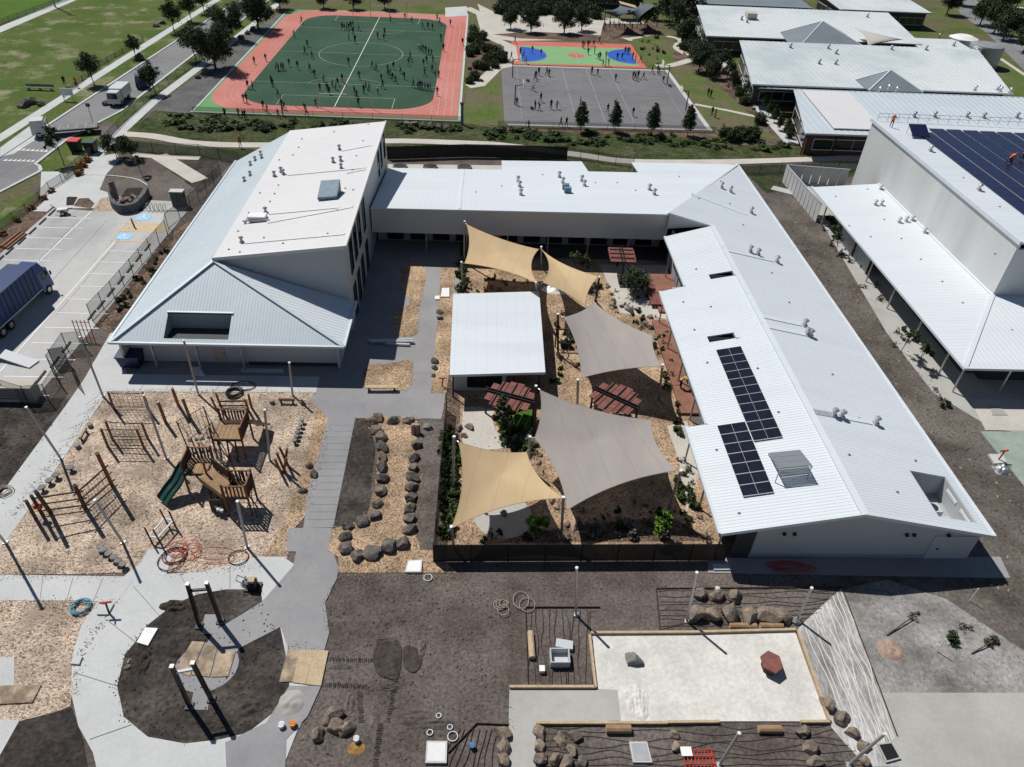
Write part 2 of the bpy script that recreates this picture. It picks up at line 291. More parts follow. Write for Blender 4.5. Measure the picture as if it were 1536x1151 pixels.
def tag(o, label, cat, group=None):
    o['label'] = label; o['category'] = cat
    if group: o['group'] = group
    return o
def thing(name, label, cat, loc=(0, 0, 0), group=None):
    o = bpy.data.objects.new(name, None); o.empty_display_size = 0.3; COL.objects.link(o); o.location = loc; ORG[o] = tuple(loc)
    return tag(o, label, cat, group)
def struct(o): o['kind'] = 'structure'; return o
def stuff(o): o['kind'] = 'stuff'; return o
def dup(root, loc, rz=None, sc=None, label=None, group=None):
    def cp(o, par):
        c = o.copy(); COL.objects.link(c); c.parent = par
        for ch in o.children: cp(ch, c)
        return c
    r = cp(root, None); r.location = loc
    if rz is not None: r.rotation_euler = (0, 0, rz)
    if sc is not None: r.scale = (sc, sc, sc) if not isinstance(sc, tuple) else sc
    if label: r['label'] = label
    if group: r['group'] = group
    return r
ORD = ['first', 'second', 'third', 'fourth', 'fifth', 'sixth', 'seventh', 'eighth', 'ninth', 'tenth', 'eleventh', 'twelfth', 'thirteenth',
       'fourteenth', 'fifteenth', 'sixteenth', 'seventeenth', 'eighteenth', 'nineteenth', 'twentieth', 'twenty-first', 'twenty-second', 'twenty-third', 'twenty-fourth']
SHEET_I = [0]
def sheet(name, pts, level, m, joints=None, th=0.0):
    """a paved or planted ground surface laid on the one below, with a small skirt"""
    SHEET_I[0] += 1; z = level * 0.008 + SHEET_I[0] * 0.0001 + th
    o = MB().prism(pts, -0.02, z).build(name, m); struct(o); return o
def subdiv_curve(pts, n=6, closed=False):
    """Catmull-Rom through 2D/3D points"""
    P = [Vector(p) for p in pts]; out = []; k = len(P)
    rng = range(k) if closed else range(k - 1)
    for i in rng:
        p0 = P[i - 1] if (closed or i > 0) else P[i]; p1 = P[i]; p2 = P[(i + 1) % k]; p3 = P[(i + 2) % k] if (closed or i + 2 < k) else p2
        for j in range(n):
            t = j / n
            out.append(0.5 * ((2 * p1) + (p2 - p0) * t + (2 * p0 - 5 * p1 + 4 * p2 - p3) * t * t + (3 * p1 - p0 - 3 * p2 + p3) * t ** 3))
    if not closed: out.append(P[-1])
    return [tuple(p) for p in out]
def strip(pts, w):
    """polygon of a band of width w along a 2D polyline"""
    P = [Vector(p[:2]) for p in pts]; L = []; R = []
    for i, p in enumerate(P):
        d = (P[min(i + 1, len(P) - 1)] - P[max(i - 1, 0)]).normalized(); nrm = Vector((-d.y, d.x)) * w / 2
        L.append(tuple(p + nrm)); R.append(tuple(p - nrm))
    return R + L[::-1]
def band(mb, pts, w, z, t=0.004, closed=False):
    P = [Vector(p[:2]) for p in pts]; k = len(P)
    for i in range(k if closed else k - 1):
        a, b = P[i], P[(i + 1) % k]; d = b - a
        if d.length < 1e-4: continue
        n = Vector((-d.y, d.x)).normalized() * w / 2; e = d.normalized() * (w * 0.3 if k > 2 else 0)
        q = [a - e * 0 + n, a - n, b - n, b + n]
        mb.face(*[(p.x, p.y, z) for p in (a - n, b - n, b + n, a + n)])
    return mb
def inside(x, y, poly):
    c = False; n = len(poly); j = n - 1
    for i in range(n):
        if (poly[i][1] > y) != (poly[j][1] > y) and x < (poly[j][0] - poly[i][0]) * (y - poly[i][1]) / (poly[j][1] - poly[i][1]) + poly[i][0]: c = not c
        j = i
    return c
def scatter(poly, n, mind=0.0, rnd=random):
    xs = [p[0] for p in poly]; ys = [p[1] for p in poly]; out = []; tries = 0
    while len(out) < n and tries < n * 60:
        tries += 1; x = rnd.uniform(min(xs), max(xs)); y = rnd.uniform(min(ys), max(ys))
        if inside(x, y, poly) and all((x - a) ** 2 + (y - b) ** 2 > mind * mind for a, b in out): out.append((x, y))
    return out

def plane3(p, q, r):
    n = (V(q) - V(p)).cross(V(r) - V(p)); return lambda x, y: p[2] - (n.x * (x - p[0]) + n.y * (y - p[1])) / n.z
def roof_sheet(parent, loops, zf, m, axis='x', pitch=0.25, th=0.14, ribh=0.016, ribw=0.06, name='roof'):
    """ribbed metal roof: solid sheet (outer loop, then holes) with raised ribs running along `axis`"""
    mb = MB(); tr = tessellate_polygon([[Vector((x, y, 0)) for x, y in lp] for lp in loops]); flat = [p for lp in loops for p in lp]; n = len(flat)
    vs = [(x, y, zf(x, y)) for x, y in flat] + [(x, y, zf(x, y) - th) for x, y in flat]; fs = []
    for t in tr:
        a, b, c = [flat[i] for i in t]
        if (b[0] - a[0]) * (c[1] - a[1]) - (b[1] - a[1]) * (c[0] - a[0]) < 0: t = t[::-1]
        fs += [tuple(t), tuple(i + n for i in t[::-1])]
    o = 0
    for lp in loops:
        k = len(lp)
        for i in range(k): fs.append((o + i, o + n + i, o + n + (i + 1) % k, o + (i + 1) % k))
        o += k
    mb.add(vs, fs); roof = mb.build(name, m, parent)
    rb = MB(); ax = 0 if axis == 'x' else 1; ot = 1 - ax
    lo = min(p[ot] for p in loops[0]); hi = max(p[ot] for p in loops[0]); t = lo + pitch / 2
    while t < hi:
        xs = []
        for lp in loops:
            for i in range(len(lp)):
                a, b = lp[i], lp[(i + 1) % len(lp)]
                if (a[ot] > t) != (b[ot] > t): xs.append(a[ax] + (t - a[ot]) / (b[ot] - a[ot]) * (b[ax] - a[ax]))
        xs.sort()
        for u, w in zip(xs[::2], xs[1::2]):
            if w - u < 0.15: continue
            pts = []
            for e in (u + 0.01, w - 0.01):
                for off, h in ((-ribw / 2, 0), (-ribw / 4, ribh), (ribw / 4, ribh), (ribw / 2, 0)):
                    x, y = (e, t + off) if ax == 0 else (t + off, e)
                    pts.append((x, y, zf(x, y) + h))
            rb.add(pts, [(0, 1, 5, 4), (1, 2, 6, 5), (2, 3, 7, 6), (0, 3, 2, 1), (4, 5, 6, 7)])
        t += pitch
    stuff(rb.build('roof_rib', m, roof))
    return roof
def vent(parent, x, y, z, s=.78, m='steel_galv', flat=False):
    """roof exhaust cowl: upstand, throat and cap"""
    b = MB(); b.obox((x, y, z + 0.1 * s), (0.5 * s, 0.5 * s, 0.3 * s)); b.tube((x, y, z + 0.2 * s), (x, y, z + 0.5 * s), 0.17 * s, n=10)
    b.tube((x, y, z + 0.5 * s), (x, y, z + 0.78 * s), 0.2 * s, 0.36 * s, n=10); b.tube((x, y, z + 0.78 * s), (x, y, z + 0.95 * s), 0.36 * s, 0.2 * s, n=10)
    return b.build('roof_vent', m, parent)
def anchor(parent, x, y, z):
    b = MB(); b.obox((x, y, z + 0.03), (0.2, 0.13, 0.05)); b.tube((x, y, z), (x, y, z + 0.13), 0.04, n=6); return b.build('roof_anchor', 'steel_grey', parent)
def flashing(parent, p, q, w, m='roof_white', lift=0.05):
    b = MB(); b.beam((p[0], p[1], p[2] + lift), (q[0], q[1], q[2] + lift), w, 0.06); return b.build('flashing', m, parent)
def window(parent, quad, depth, name='window', frame='frame_dark', glass='glass_dark', fw=0.08, mull=0, sill=False):
    """quad: four corners bl, br, tr, tl of an opening; frame bars proud of the wall, glass set just behind them"""
    bl, br, tr_, tl = [V(p) for p in quad]; nrm = (br - bl).cross(tl - bl).normalized()
    fr = MB(); off = nrm * depth
    for a, b in ((bl, br), (br, tr_), (tr_, tl), (tl, bl)): fr.beam(a + off * 0.5, b + off * 0.5, fw, depth * 2) if abs((b - a).normalized().z) < 0.9 else fr.beam(a + off * 0.5, b + off * 0.5, fw, fw)
    for i in range(mull):
        t = (i + 1) / (mull + 1); fr.beam(bl.lerp(br, t) + off * 0.4, tl.lerp(tr_, t) + off * 0.4, fw * 0.7, fw * 0.7)
    w = fr.build(name, frame, parent)
    g = nrm * 0.012; MB().face(bl + g, br + g, tr_ + g, tl + g).build('pane', glass, w)
    return w

# ---------------- ground, roads, paths ----------------
struct(MB().face((-1500, -700, 0), (1500, -700, 0), (1500, 2200, 0), (-1500, 2200, 0)).build('ground', 'ground_far'))
sheet('building_site_ground', [(-62, -15), (110, -15), (110, 106), (57, 106.5)] + [(37, 102.8), (21.5, 101), (14.2, 103.4), (3.6, 106.2), (-13.8, 106.5), (-28.9, 103.4), (-39.7, 103.2), (-52.2, 98.2), (-55.9, 92.5), (-55.1, 79.5)] , 1, 'dirt')
sheet('site_ground_right', [(23.39, 29.53), (22.06, 20.67), (22.76, 17.85), (31.73, 14.49), (49.66, 41.25), (48.85, 49.67), (46.08, 62.55), (47.6, 85.8), (42.7, 100.5), (38.6, 99.7), (35.34, 70.14), (34.55, 45.77), (36.59, 31.83)], 2, 'dirt_grey')
sheet('park_lawn', [(-220, 93)] + [(-67.9, 104.9), (-64.2, 197.4)] + [(-62.5, 235), (-220, 235)], 2, 'grass_park')
sheet('sports_oval_lawn', [(-98.8, 166.1), (-95.3, 191.3)] + [(-120, 215), (-220, 215), (-220, 150)], 3, 'grass_lush')
sheet('oval_path', strip([(-97.4, 153.5), (-97, 162.5), (-95.4, 195), (-94.1, 225.4)], 2.6), 4, 'concrete')
sheet('park_footpath', strip([(-69, 92.4), (-67.7, 104.4), (-66.8, 128.2), (-64.1, 195.9), (-61.8, 238.2)], 1.7), 5, 'concrete')
sheet('road', [(-64.3, 97.7), (-59.5, 192.4), (-57.2, 234.1), (-49.3, 236), (-52.8, 185.2), (-54.8, 151.9), (-55.9, 117.2), (-57.2, 111.4), (-58.6, 104.4), (-58.7, 95.6), (-56.9, 93.3), (-58.7, 86.6), (-61.8, 75.7), (-66.7, 84.1)], 4, 'asphalt_road')
sheet('road_verge_lawn', [(-64.8, 98.6), (-59.9, 193.8), (-58.5, 224), (-60.8, 226.3), (-63.2, 194.6), (-66.2, 127.2), (-67.2, 103.4)], 3, 'grass_park')
sheet('kerb_verge_lawn', [(-57, 111.4), (-55.8, 116.9), (-54.5, 151), (-52.1, 186.7), (-51.8, 225.5), (-48.3, 217.1), (-49.9, 180.5), (-51.8, 143.2), (-53, 122.4), (-53.1, 110.6)], 3, 'grass_park')
sheet('nature_strip_lawn', [(-58.2, 103.9), (-56.7, 110.3), (-52.9, 107.8), (-52.6, 99.2), (-53, 94), (-56.6, 93.3), (-58.4, 95.6)], 3, 'grass_park')
sheet('verge_corner_lawn', [(-56.1, 81.5), (-56.1, 86.5), (-53.8, 86.7), (-53.7, 79.6), (-53.9, 77)], 3, 'grass_park')
sheet('verge_bare_patch', [(-56.7, 110.3), (-56.3, 112.6), (-52.4, 110.1), (-52.4, 107.9), (-52.8, 106.2), (-56.6, 108.6)], 5, 'dirt')
sheet('driveway_crossover', [(-65.9, 100.9), (-66, 109.4), (-62.6, 105.6), (-63.1, 98.8), (-64.3, 97.7)], 6, 'concrete')
# kerbs
for nm, s in (('kerb_left', [(-65.1, 89.7), (-64.3, 97.7), (-59.5, 192.4), (-58.1, 222.2)]), ('kerb_right', [(-59.6, 82.4), (-58.8, 86.7), (-57.1, 93.1), (-57.1, 93.7), (-57.9, 95), (-58.7, 95.6), (-58.7, 96.8), (-58.6, 104.4), (-57.2, 111.4), (-55.9, 117.2), (-54.8, 151.9), (-52.8, 185.2), (-51.6, 216.3)])):
    struct(MB().prism(strip(s, 0.42), -0.02, 0.13).build(nm, 'concrete'))
sheet('school_footpath', strip([(-51.7, 81.8), (-51.7, 88.6), (-52.2, 98.2), (-52.6, 108.1), (-52.7, 121.8), (-51.4, 142.8), (-49.8, 177.3), (-49.1, 212.5)], 1.6), 6, 'concrete')
sheet('school_apron', [(-56.9, 93.3), (-52.8, 93.6), (-52.4, 98.7), (-50, 100.1), (-48.8, 98), (-48.6, 93.1), (-47.5, 88.3), (-43.8, 86.2), (-43.1, 83.2), (-50.3, 82.8), (-53.2, 85)], 5, 'concrete')
sheet('rear_path', strip(subdiv_curve([(-52, 107.5)] + [(-47.5, 107), (-40.2, 104.7), (-29.3, 105.2), (-14, 108.1), (-2.3, 108.3), (3.6, 107.8), (14.3, 105), (21.8, 103.1), (37.4, 104.3), (57.2, 107.5), (75.5, 110.4)], 6), 1.9), 7, 'concrete_warm')
sheet('rear_meadow', [(-52.8, 110.1), (-51.3, 118), (-44, 117.5), (-3.6, 117.2), (3.8, 115.5), (36.3, 117.7), (47.5, 112.2), (72.1, 114.4), (75.9, 111.3), (57.5, 108.3), (37.7, 105.4), (22, 104.1), (14.4, 105.8), (3.7, 108.9), (-14.1, 109.2), (-29.5, 106.2), (-40.6, 106), (-48, 107.2)], 4, 'grass_rough')
sheet('rear_swale', [(-50.3, 104.9), (-39.7, 103.2), (-28.9, 103.4), (-28.3, 101.9), (-33.2, 99.3), (-38.6, 99.4), (-47.5, 100.6), (-50.2, 101.3)], 4, 'grass_dark')
sheet('rear_bank', [(-13.9, 106.8), (-6.2, 108), (3.6, 106.4), (14.2, 103.7), (21.5, 101.3), (21.2, 98.4), (15.5, 98), (3.5, 102.3), (-2.2, 105.2), (-13.6, 104.4)], 4, 'grass_rough')
sheet('rear_bank_right', [(37.4, 102.6), (56.6, 105.9), (54.6, 100.9), (38.6, 93.3), (37.6, 99.6)], 4, 'grass_dark')
sheet('gravel_verge', [(-51.3, 112.2), (-51.6, 119.3), (-50.1, 137.5), (-49.9, 158.6), (-46.8, 186.3), (-41.9, 188.6), (-44.4, 118.7), (-44, 116.9), (-51.1, 118)], 5, 'gravel_dark')
# running track and pitch
def rrect(x0, y0, x1, y1, r, n=8):
    out = []
    for cx, cy, a0, rr in ((x1, y0, -90, r[0]), (x1, y1, 0, r[1]), (x0, y1, 90, r[2]), (x0, y0, 180, r[3])):
        sx = -1 if cx == x1 else 1; sy = -1 if cy == y1 else 1
        if rr < 0.01: out.append((cx, cy)); continue
        for i in range(n + 1):
            a = radians(a0 + 90 * i / n); out.append((cx + sx * rr + rr * cos(a), cy + sy * rr + rr * sin(a)))
    return out
sheet('track_apron', [(-45.2, 118), (-3.6, 117.8), (-4.2, 191), (-30, 192.2), (-45.4, 190)], 5, 'court_apron')
sheet('running_track', rrect(-44.9, 118.7, -4.1, 191, (0.1, 0.1, 9, 9)), 6, 'track_red')
sheet('pitch_turf', rrect(-40.0, 122.3, -8.4, 186.2, (6.5, 6.5, 6.5, 6.5)), 7, 'turf')
struct(MB().prism(strip([(-45.6, 117.9), (-3.6, 117.6)], 0.35), -0.02, 0.1).build('kerb_track_front', 'concrete'))
struct(MB().prism(strip([(-3.7, 117.6), (-3.95, 192)], 0.4), -0.02, 0.1).build('kerb_track_right', 'concrete'))
struct(MB().prism(strip([(-45.3, 118), (-45.6, 188)], 0.3), -0.02, 0.1).build('kerb_track_left', 'concrete'))
ln = MB()
for k in (0.9, 2.0, 3.1): band(ln, rrect(-40.0 - k, 122.3 - k, -8.4 + k, 186.2 + k, (6.5 + k,) * 4), 0.08, 0.09, closed=True)
for x in (-7.3, -6.2, -5.1): band(ln, [(x, 118.8), (x, 134)], 0.1, 0.092)
band(ln, [(-8.3, 119), (-8.3, 124.5)], 0.1, 0.092)
struct(ln.build('track_lane_line', 'line_track'))
ln = MB(); band(ln, [(-24.05, 122.4), (-24.05, 186.1)], 0.11, 0.1); struct(ln.build('pitch_halfway_line', 'line_white'))
ln = MB(); band(ln, [(-24.0 + 8.1 * cos(radians(a)), 154.4 + 8.6 * sin(radians(a))) for a in range(0, 360, 6)], 0.12, 0.101, closed=True)
for y in (134.6, 154.5, 174.0): band(ln, [(-39.9, y), (-8.5, y)], 0.12, 0.099)
for y, s in ((122.4, 1), (186.1, -1)): band(ln, [(-33.4, y), (-33.4, y + s * 5.2), (-14.8, y + s * 5.2), (-14.8, y)], 0.12, 0.102)
for y, s in ((134.6, 1), (174.0, -1)): band(ln, [(-24 + 6.5 * cos(radians(a)), y + s * 3.4 * sin(radians(a))) for a in range(0, 181, 10)], 0.1, 0.103)
struct(ln.build('pitch_marking_line', 'line_faint'))
# ball courts
sheet('court_slab', [(2.7, 116.6), (37.0, 117.2), (36.4, 151.2), (2.7, 150.6)], 5, 'concrete')
sheet('ball_court', [(3.5, 117.3), (36.2, 117.8), (35.7, 150.6), (3.4, 150.1)], 6, 'asphalt_court')
sheet('colour_court_border', [(5.9, 151.3), (32.2, 151.9), (31.9, 170.2), (5.9, 169.2)], 6, 'court_red')
sheet('colour_court', [(7.3, 152.3), (30.9, 153.2), (30.9, 166.6), (7.4, 165.6)], 7, 'court_green')
for nm, cx, a0 in (('court_key_left', 7.38, -88), ('court_key_right', 30.86, 92)):
    cy = 158.9 if a0 < 0 else 160.2
    sheet(nm, [(cx + 5.4 * cos(radians(a0 + i * 176 / 16)), cy + 5.6 * sin(radians(a0 + i * 176 / 16))) for i in range(17)], 8, 'court_blue')
sheet('court_centre_circle', [(18.9 + 1.7 * cos(radians(a)), 159.4 + 1.8 * sin(radians(a))) for a in range(0, 360, 20)], 8, 'court_red')
ln = MB(); band(ln, [(18.9, 152.9), (18.9, 166.1)], 0.14, 0.105)
for cx, a0, cy in ((7.38, -88, 158.9), (30.86, 92, 160.2)): band(ln, [(cx + 5.5 * cos(radians(a0 + i * 11)), cy + 5.7 * sin(radians(a0 + i * 11))) for i in range(17)], 0.12, 0.106)
struct(ln.build('colour_court_line', 'line_faint'))
ln = MB()
for y0, y1 in ((119.4, 134.2), (135.4, 149.4)):
    ym = (y0 + y1) / 2; band(ln, [(6.4, y0), (33.4, y0), (33.4, y1), (6.4, y1)], 0.1, 0.09, closed=True)
    for x in (15.2, 19.9, 24.6): band(ln, [(x, y0), (x, y1)], 0.13, 0.091)
    band(ln, [(19.9 + 1.9 * cos(radians(a)), ym + 1.9 * sin(radians(a))) for a in range(0, 360, 15)], 0.1, 0.092, closed=True)
    for x, s in ((6.4, 1), (33.4, -1)):
        band(ln, [(x + s * 6.4 * cos(radians(a)), ym + 6.4 * sin(radians(a))) for a in range(-90, 91, 9)], 0.1, 0.093)
        band(ln, [(x, ym - 2.4), (x + s * 5.6, ym - 2.4), (x + s * 5.6, ym + 2.4), (x, ym + 2.4)], 0.1, 0.094)
        band(ln, [(x + s * (5.6 + 1.8 * cos(radians(a))), ym + 1.8 * sin(radians(a))) for a in range(-90, 91, 15)], 0.1, 0.095)
struct(ln.build('ball_court_line', 'line_grey'))
sheet('court_side_lawn', [(-2.8, 116.7), (-2.9, 136.1), (3.5, 150.5), (4, 116.1)], 5, 'grass_yard')
sheet('court_front_strip', [(-3.6, 117.2), (4, 115.5), (36.3, 117.4), (47.5, 112.2), (41.8, 110.8), (28.9, 114), (3.8, 114.3)], 6, 'mulch_dark')
sheet('garden_bed_by_track', [(-3.5, 180.7), (1.3, 168.4), (5.2, 153.5), (1.2, 142.7), (-0.3, 135.6), (-2.9, 136.1)], 5, 'mulch_dark')
sheet('path_by_track', strip([(-4.4, 199.8), (-0.7, 193.2), (0.9, 172.4), (5.5, 164.7), (5.6, 153.6)], 2.6), 6, 'concrete_warm')
sheet('path_to_track', strip([(5.6, 151.2), (2.5, 148.5), (-0.8, 137.1), (-2.7, 136.1)], 2.4), 7, 'concrete_warm')
sheet('path_gate_pad', [(-9.6, 198.8), (-4.4, 201.3), (-3.9, 191.2), (-9.1, 188.9)], 7, 'concrete')
sheet('play_area_tan', [(-1.8, 204.8), (3, 195.2), (23.2, 194.6), (37.8, 194.3), (39.3, 180.2), (35.1, 173.6), (22.5, 172.8), (6.3, 169.2), (1.3, 170.7)], 4, 'concrete_warm')
sheet('play_area_litter', [(2, 174.3), (7.8, 171.7), (29.7, 171.6), (32.1, 173.1), (30.3, 176.3), (23, 177.6), (11, 178.1)], 5, 'mulch_dark')
sheet('play_area_painted_shade', [(28.1, 188.6), (41.2, 190.8), (40.4, 180.3), (31.8, 176), (25.8, 175.6)], 6, 'mulch_dark')  # shade below the dark sails, painted in as a dark ground sheet
sheet('yard_lawn', [(32.7, 174.4), (39.3, 180.2), (43.2, 159.7), (41.7, 141.4), (48.5, 134.3), (47.5, 113.6), (38.3, 117.6), (37, 119.3), (36.6, 153.9), (33.3, 154.4)], 5, 'grass_yard')
sheet('yard_mulch', [(41.6, 172.2), (48, 174.4), (50.4, 163.2), (48.7, 146.4), (47.8, 114.8), (46.4, 115.6), (44.8, 133.8), (43.8, 150.2), (38.9, 159.1)], 6, 'mulch_dark')
sheet('yard_path', strip(subdiv_curve([(44.2, 185.3), (49.8, 189.5), (50.4, 177.1), (49, 161.5), (49, 147.3), (50.3, 138.3)]), 2.6), 7, 'concrete_warm')
sheet('yard_branch_path', strip(subdiv_curve([(34.5, 153.7), (38.1, 155.1), (44.2, 160.8), (49.1, 163.5)]), 2.0), 8, 'concrete_warm')
sheet('yard_loop_path', strip(subdiv_curve([(41.3, 178.7), (43.8, 176.1), (41.5, 168.9), (42.7, 163.7), (45.4, 163)]), 1.4), 8, 'concrete_warm')
sheet('lawn_cross_path', strip([(37, 130.4), (42, 127.7), (47.3, 124.2), (49, 120.5)], 1.0), 8, 'concrete_warm')
sheet('yard_terrace', [(47.3, 134.1), (50.8, 133.8), (49.8, 115.9), (50.1, 112.1), (47.4, 111.9), (47.2, 121.9)], 7, 'concrete')
sheet('staff_road', [(153.2, 271.4), (130.1, 218.1), (125.1, 195), (114.1, 159.1), (114.2, 137.6), (130, 161.2), (128.1, 182.7), (133.7, 210.8), (161, 273.1)], 4, 'asphalt_road')
sheet('street_lawn', [(161, 273.1), (136.5, 216), (130.6, 188), (133.7, 166.7), (212.8, 284.7)], 3, 'grass_yard')
for i, s in enumerate(([(141.1, 225), (154.9, 229.3)], [(144.7, 234.5), (143.2, 209.4)], [(139.6, 218.1), (148.3, 218.1)])): sheet('street_footpath', strip(s, 1.8), 5 + i, 'concrete_warm')
sheet('tank_lawn', [(107.7, 163.3), (113.4, 168.2), (117, 141.8), (104.1, 122.5), (99.8, 136)], 3, 'grass_yard')
sheet('tank_path', strip([(114.7, 170.5), (112.8, 158), (111.3, 141.2)], 1.0), 5, 'concrete_warm')
# ---------------- car park ----------------
CP = [(-50.6, 82.8), (-45.8, 82.3), (-35.1, 82.8), (-36.19, 48.55), (-41.24, 48.77), (-50.76, 59.97), (-51.05, 71.42)]
sheet('car_park', CP, 5, 'concrete_carpark')
ln = MB(); zc = 0.06
band(ln, [(-46, 82.3), (-46.44, 67.96), (-46.5, 57.66)], 0.12, zc); band(ln, [(-40.41, 74.89), (-40.7, 57), (-40.88, 48.08)], 0.12, zc)
for k in range(8):
    a = [(-49.7, 80.3), (-46.2, 80.4)]; y = a[0][1] - k * 2.52; x0 = a[0][0] - 0.35; band(ln, [(x0, y), (x0 + 4.9, y)], 0.1, zc)
RB = [(-40, 72.72), (-36.43, 72.52)]
for k in range(11):
    y = RB[0][1] - k * 2.47; band(ln, [(RB[0][0] - 0.2, y), (RB[0][0] + 4.7, y)], 0.1, zc)
struct(ln.build('bay_line', 'line_white'))
ln = MB(); HT = [(-41.4, 79.4), (-36.2, 79.3), (-36.1, 77.4), (-41.2, 77.3)]; x0 = HT[3][0] + .6; x1 = HT[1][0] - .3; y0 = HT[2][1]; y1 = HT[0][1]
for k in range(9):
    t = x0 + k * (x1 - x0) / 9; band(ln, [(t, y0), (t + (x1 - x0) / 9 * 1.6, y1)], 0.22, zc + 0.001)
band(ln, [(x0 - .3, y0), (x1 + .3, y0), (x1 + .3, y1), (x0 - .3, y1)], 0.16, zc + 0.002, closed=True)
q = [(-40.6, 75), (-36.75, 74.99)]; band(ln, [(x0 - .3, y0), (x0 - .3, q[0][1]), (x1, q[0][1])], 0.14, zc + 0.003)
struct(ln.build('hatched_bay_line', 'line_yellow'))
def wheelchair(c):
    x, y = c; o = MB().prism(rrect(x - 0.8, y - 0.75, x + 0.8, y + 0.75, (0.3,) * 4, 4), 0.02, zc + 0.004).build('accessible_bay_patch', 'paint_blue'); struct(o)
    m = MB(); z = zc + 0.012
    band(m, [(x - 0.05 + 0.36 * cos(radians(a)), y - 0.18 + 0.36 * sin(radians(a))) for a in range(110, 391, 20)], 0.1, z)
    band(m, [(x - 0.12, y + 0.42), (x - 0.05, y - 0.02), (x + 0.3, y - 0.02), (x + 0.46, y - 0.42)], 0.12, z)
    m.face(*[(x - 0.13 + 0.12 * cos(radians(a)), y + 0.57 + 0.12 * sin(radians(a)), z) for a in range(0, 360, 40)])
    m.build('accessible_symbol', 'line_white', o)
wheelchair([(-39.5, 81)][0]); wheelchair([(-39.9, 76.1)][0])
sheet('car_park_garden', [(-51.02, 71.36), (-50.5, 82.6), (-51.5, 86.3), (-53.4, 85.7), (-53.4, 76)], 4, 'mulch_dark')
sheet('forecourt_soil', [(-52.2, 98.2), (-44.6, 98.9), (-35.2, 88.2), (-34.6, 91.3), (-33.9, 99.3), (-44.3, 100.3)], 3, 'dirt_dark')
sheet('forecourt_garden', [(-52.1, 97.9), (-44.9, 98.3), (-38.4, 91.9), (-35.4, 87.6), (-35.7, 84.5), (-37.4, 85.4), (-42.4, 90.3), (-45.6, 92.2), (-49.3, 92.8), (-52, 96.7)], 4, 'dirt')
sheet('forecourt_path', strip([(-44.3, 99.9), (-36.3, 91.9)], 2.3), 6, 'concrete_warm')
sheet('forecourt_path_back', strip([(-47.7, 100), (-43.9, 99.4), (-38.6, 99.4)], 1.3), 5, 'concrete_warm')
sheet('forecourt_edging', strip(subdiv_curve([(-51.3, 92.7), (-48.9, 92.8), (-46.6, 92.5), (-44.3, 91.8), (-42.3, 90.1)]), 0.2), 7, 'concrete_warm')
sheet('forecourt_pit', [(-50.4, 85.8), (-50.3, 86), (-49.2, 86), (-48.7, 83.7), (-49.5, 83.6)], 7, 'dirt_damp')
sheet('forecourt_wall_pit', [(-44.4, 88.8), (-42.6, 89.3), (-41.6, 87.7), (-42.2, 85.9), (-44.1, 86)], 8, 'dirt_damp')
sheet('forecourt_mulch', [(-46.3, 85.8), (-45.3, 86.4), (-43, 82.4), (-45.9, 82.2)], 6, 'mulch')
sheet('forecourt_mulch_patch', [(-48.9, 85.6), (-47.8, 85.8), (-46.5, 84.3), (-46.4, 83), (-48.6, 83.5)], 6, 'mulch_dark')
sheet('bike_pad', [(-41.3, 85.7), (-36.9, 85.5), (-35.4, 84.1), (-35.4, 83.1), (-40.2, 82.7)], 6, 'concrete_slab')
sheet('fence_garden', [(-33.9, 81.2), (-35.3, 76.2), (-36.35, 58.92), (-34.25, 57.24), (-33.25, 58.74), (-33.34, 72.68), (-33, 80.8)], 4, 'mulch_dark')
sheet('fence_garden_mulch', [(-33.12, 55.16), (-33.72, 52.52), (-32.64, 52.05), (-32.01, 54.66)], 6, 'mulch_orange')
# ---------------- playground and paths round it ----------------
sheet('west_soil', [(-39.5, 42.62), (-39.39, 48.29), (-35.98, 47.86), (-32.66, 47.6), (-32.55, 44.31), (-32.84, 35.3), (-33.05, 30.77)], 3, 'dirt_dark')
sheet('playground_mulch', [(-30.95, 48.69), (-25.03, 48.94), (-17.86, 49.04), (-14.08, 49.14), (-11.84, 46.41), (-11.94, 43.18), (-12.5, 33.73), (-12.44, 30.91), (-14.35, 30.26), (-19.92, 30.44), (-26.12, 30.19), (-31.89, 30.15), (-33.68, 33.51), (-31.95, 35.31)], 4, 'mulch')
sheet('playground_side_mulch', [(-13.34, 48.09), (-11.94, 45.99), (-11.45, 40.94), (-11.84, 35.55), (-12.68, 33.72), (-12.76, 30.81), (-15.68, 30.47), (-14.18, 31.34), (-13.3, 34.31), (-13.07, 40.19), (-13.16, 44.73)], 5, 'mulch_orange')
sheet('west_path', strip([(-32.68, 57.29), (-32.14, 50.29), (-32.13, 46.59), (-32.39, 34.4), (-32.77, 30.25)], 2.6), 6, 'concrete')
sheet('front_path', [(-32.7, 51.39), (-30.22, 51.09), (-13.77, 51.18), (-13.72, 48.97), (-30.95, 48.69), (-31.99, 48.31)], 7, 'concrete')
sheet('forecourt_slab', [(-32.52, 52.65), (-31.46, 58.43), (-33.39, 59.49), (-31.61, 54.17), (-30.06, 50.81), (-32.14, 50.29)], 7, 'concrete')
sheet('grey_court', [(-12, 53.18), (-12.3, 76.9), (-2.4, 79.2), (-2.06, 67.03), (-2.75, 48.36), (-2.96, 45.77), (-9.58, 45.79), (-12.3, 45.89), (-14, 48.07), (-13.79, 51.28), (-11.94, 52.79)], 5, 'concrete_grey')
sheet('under_west_walk', [(-31.17, 52.4), (-30.49, 50.61), (-11.35, 50.41), (-12.36, 61.49), (-12.41, 55.84)], 4, 'concrete_grey')
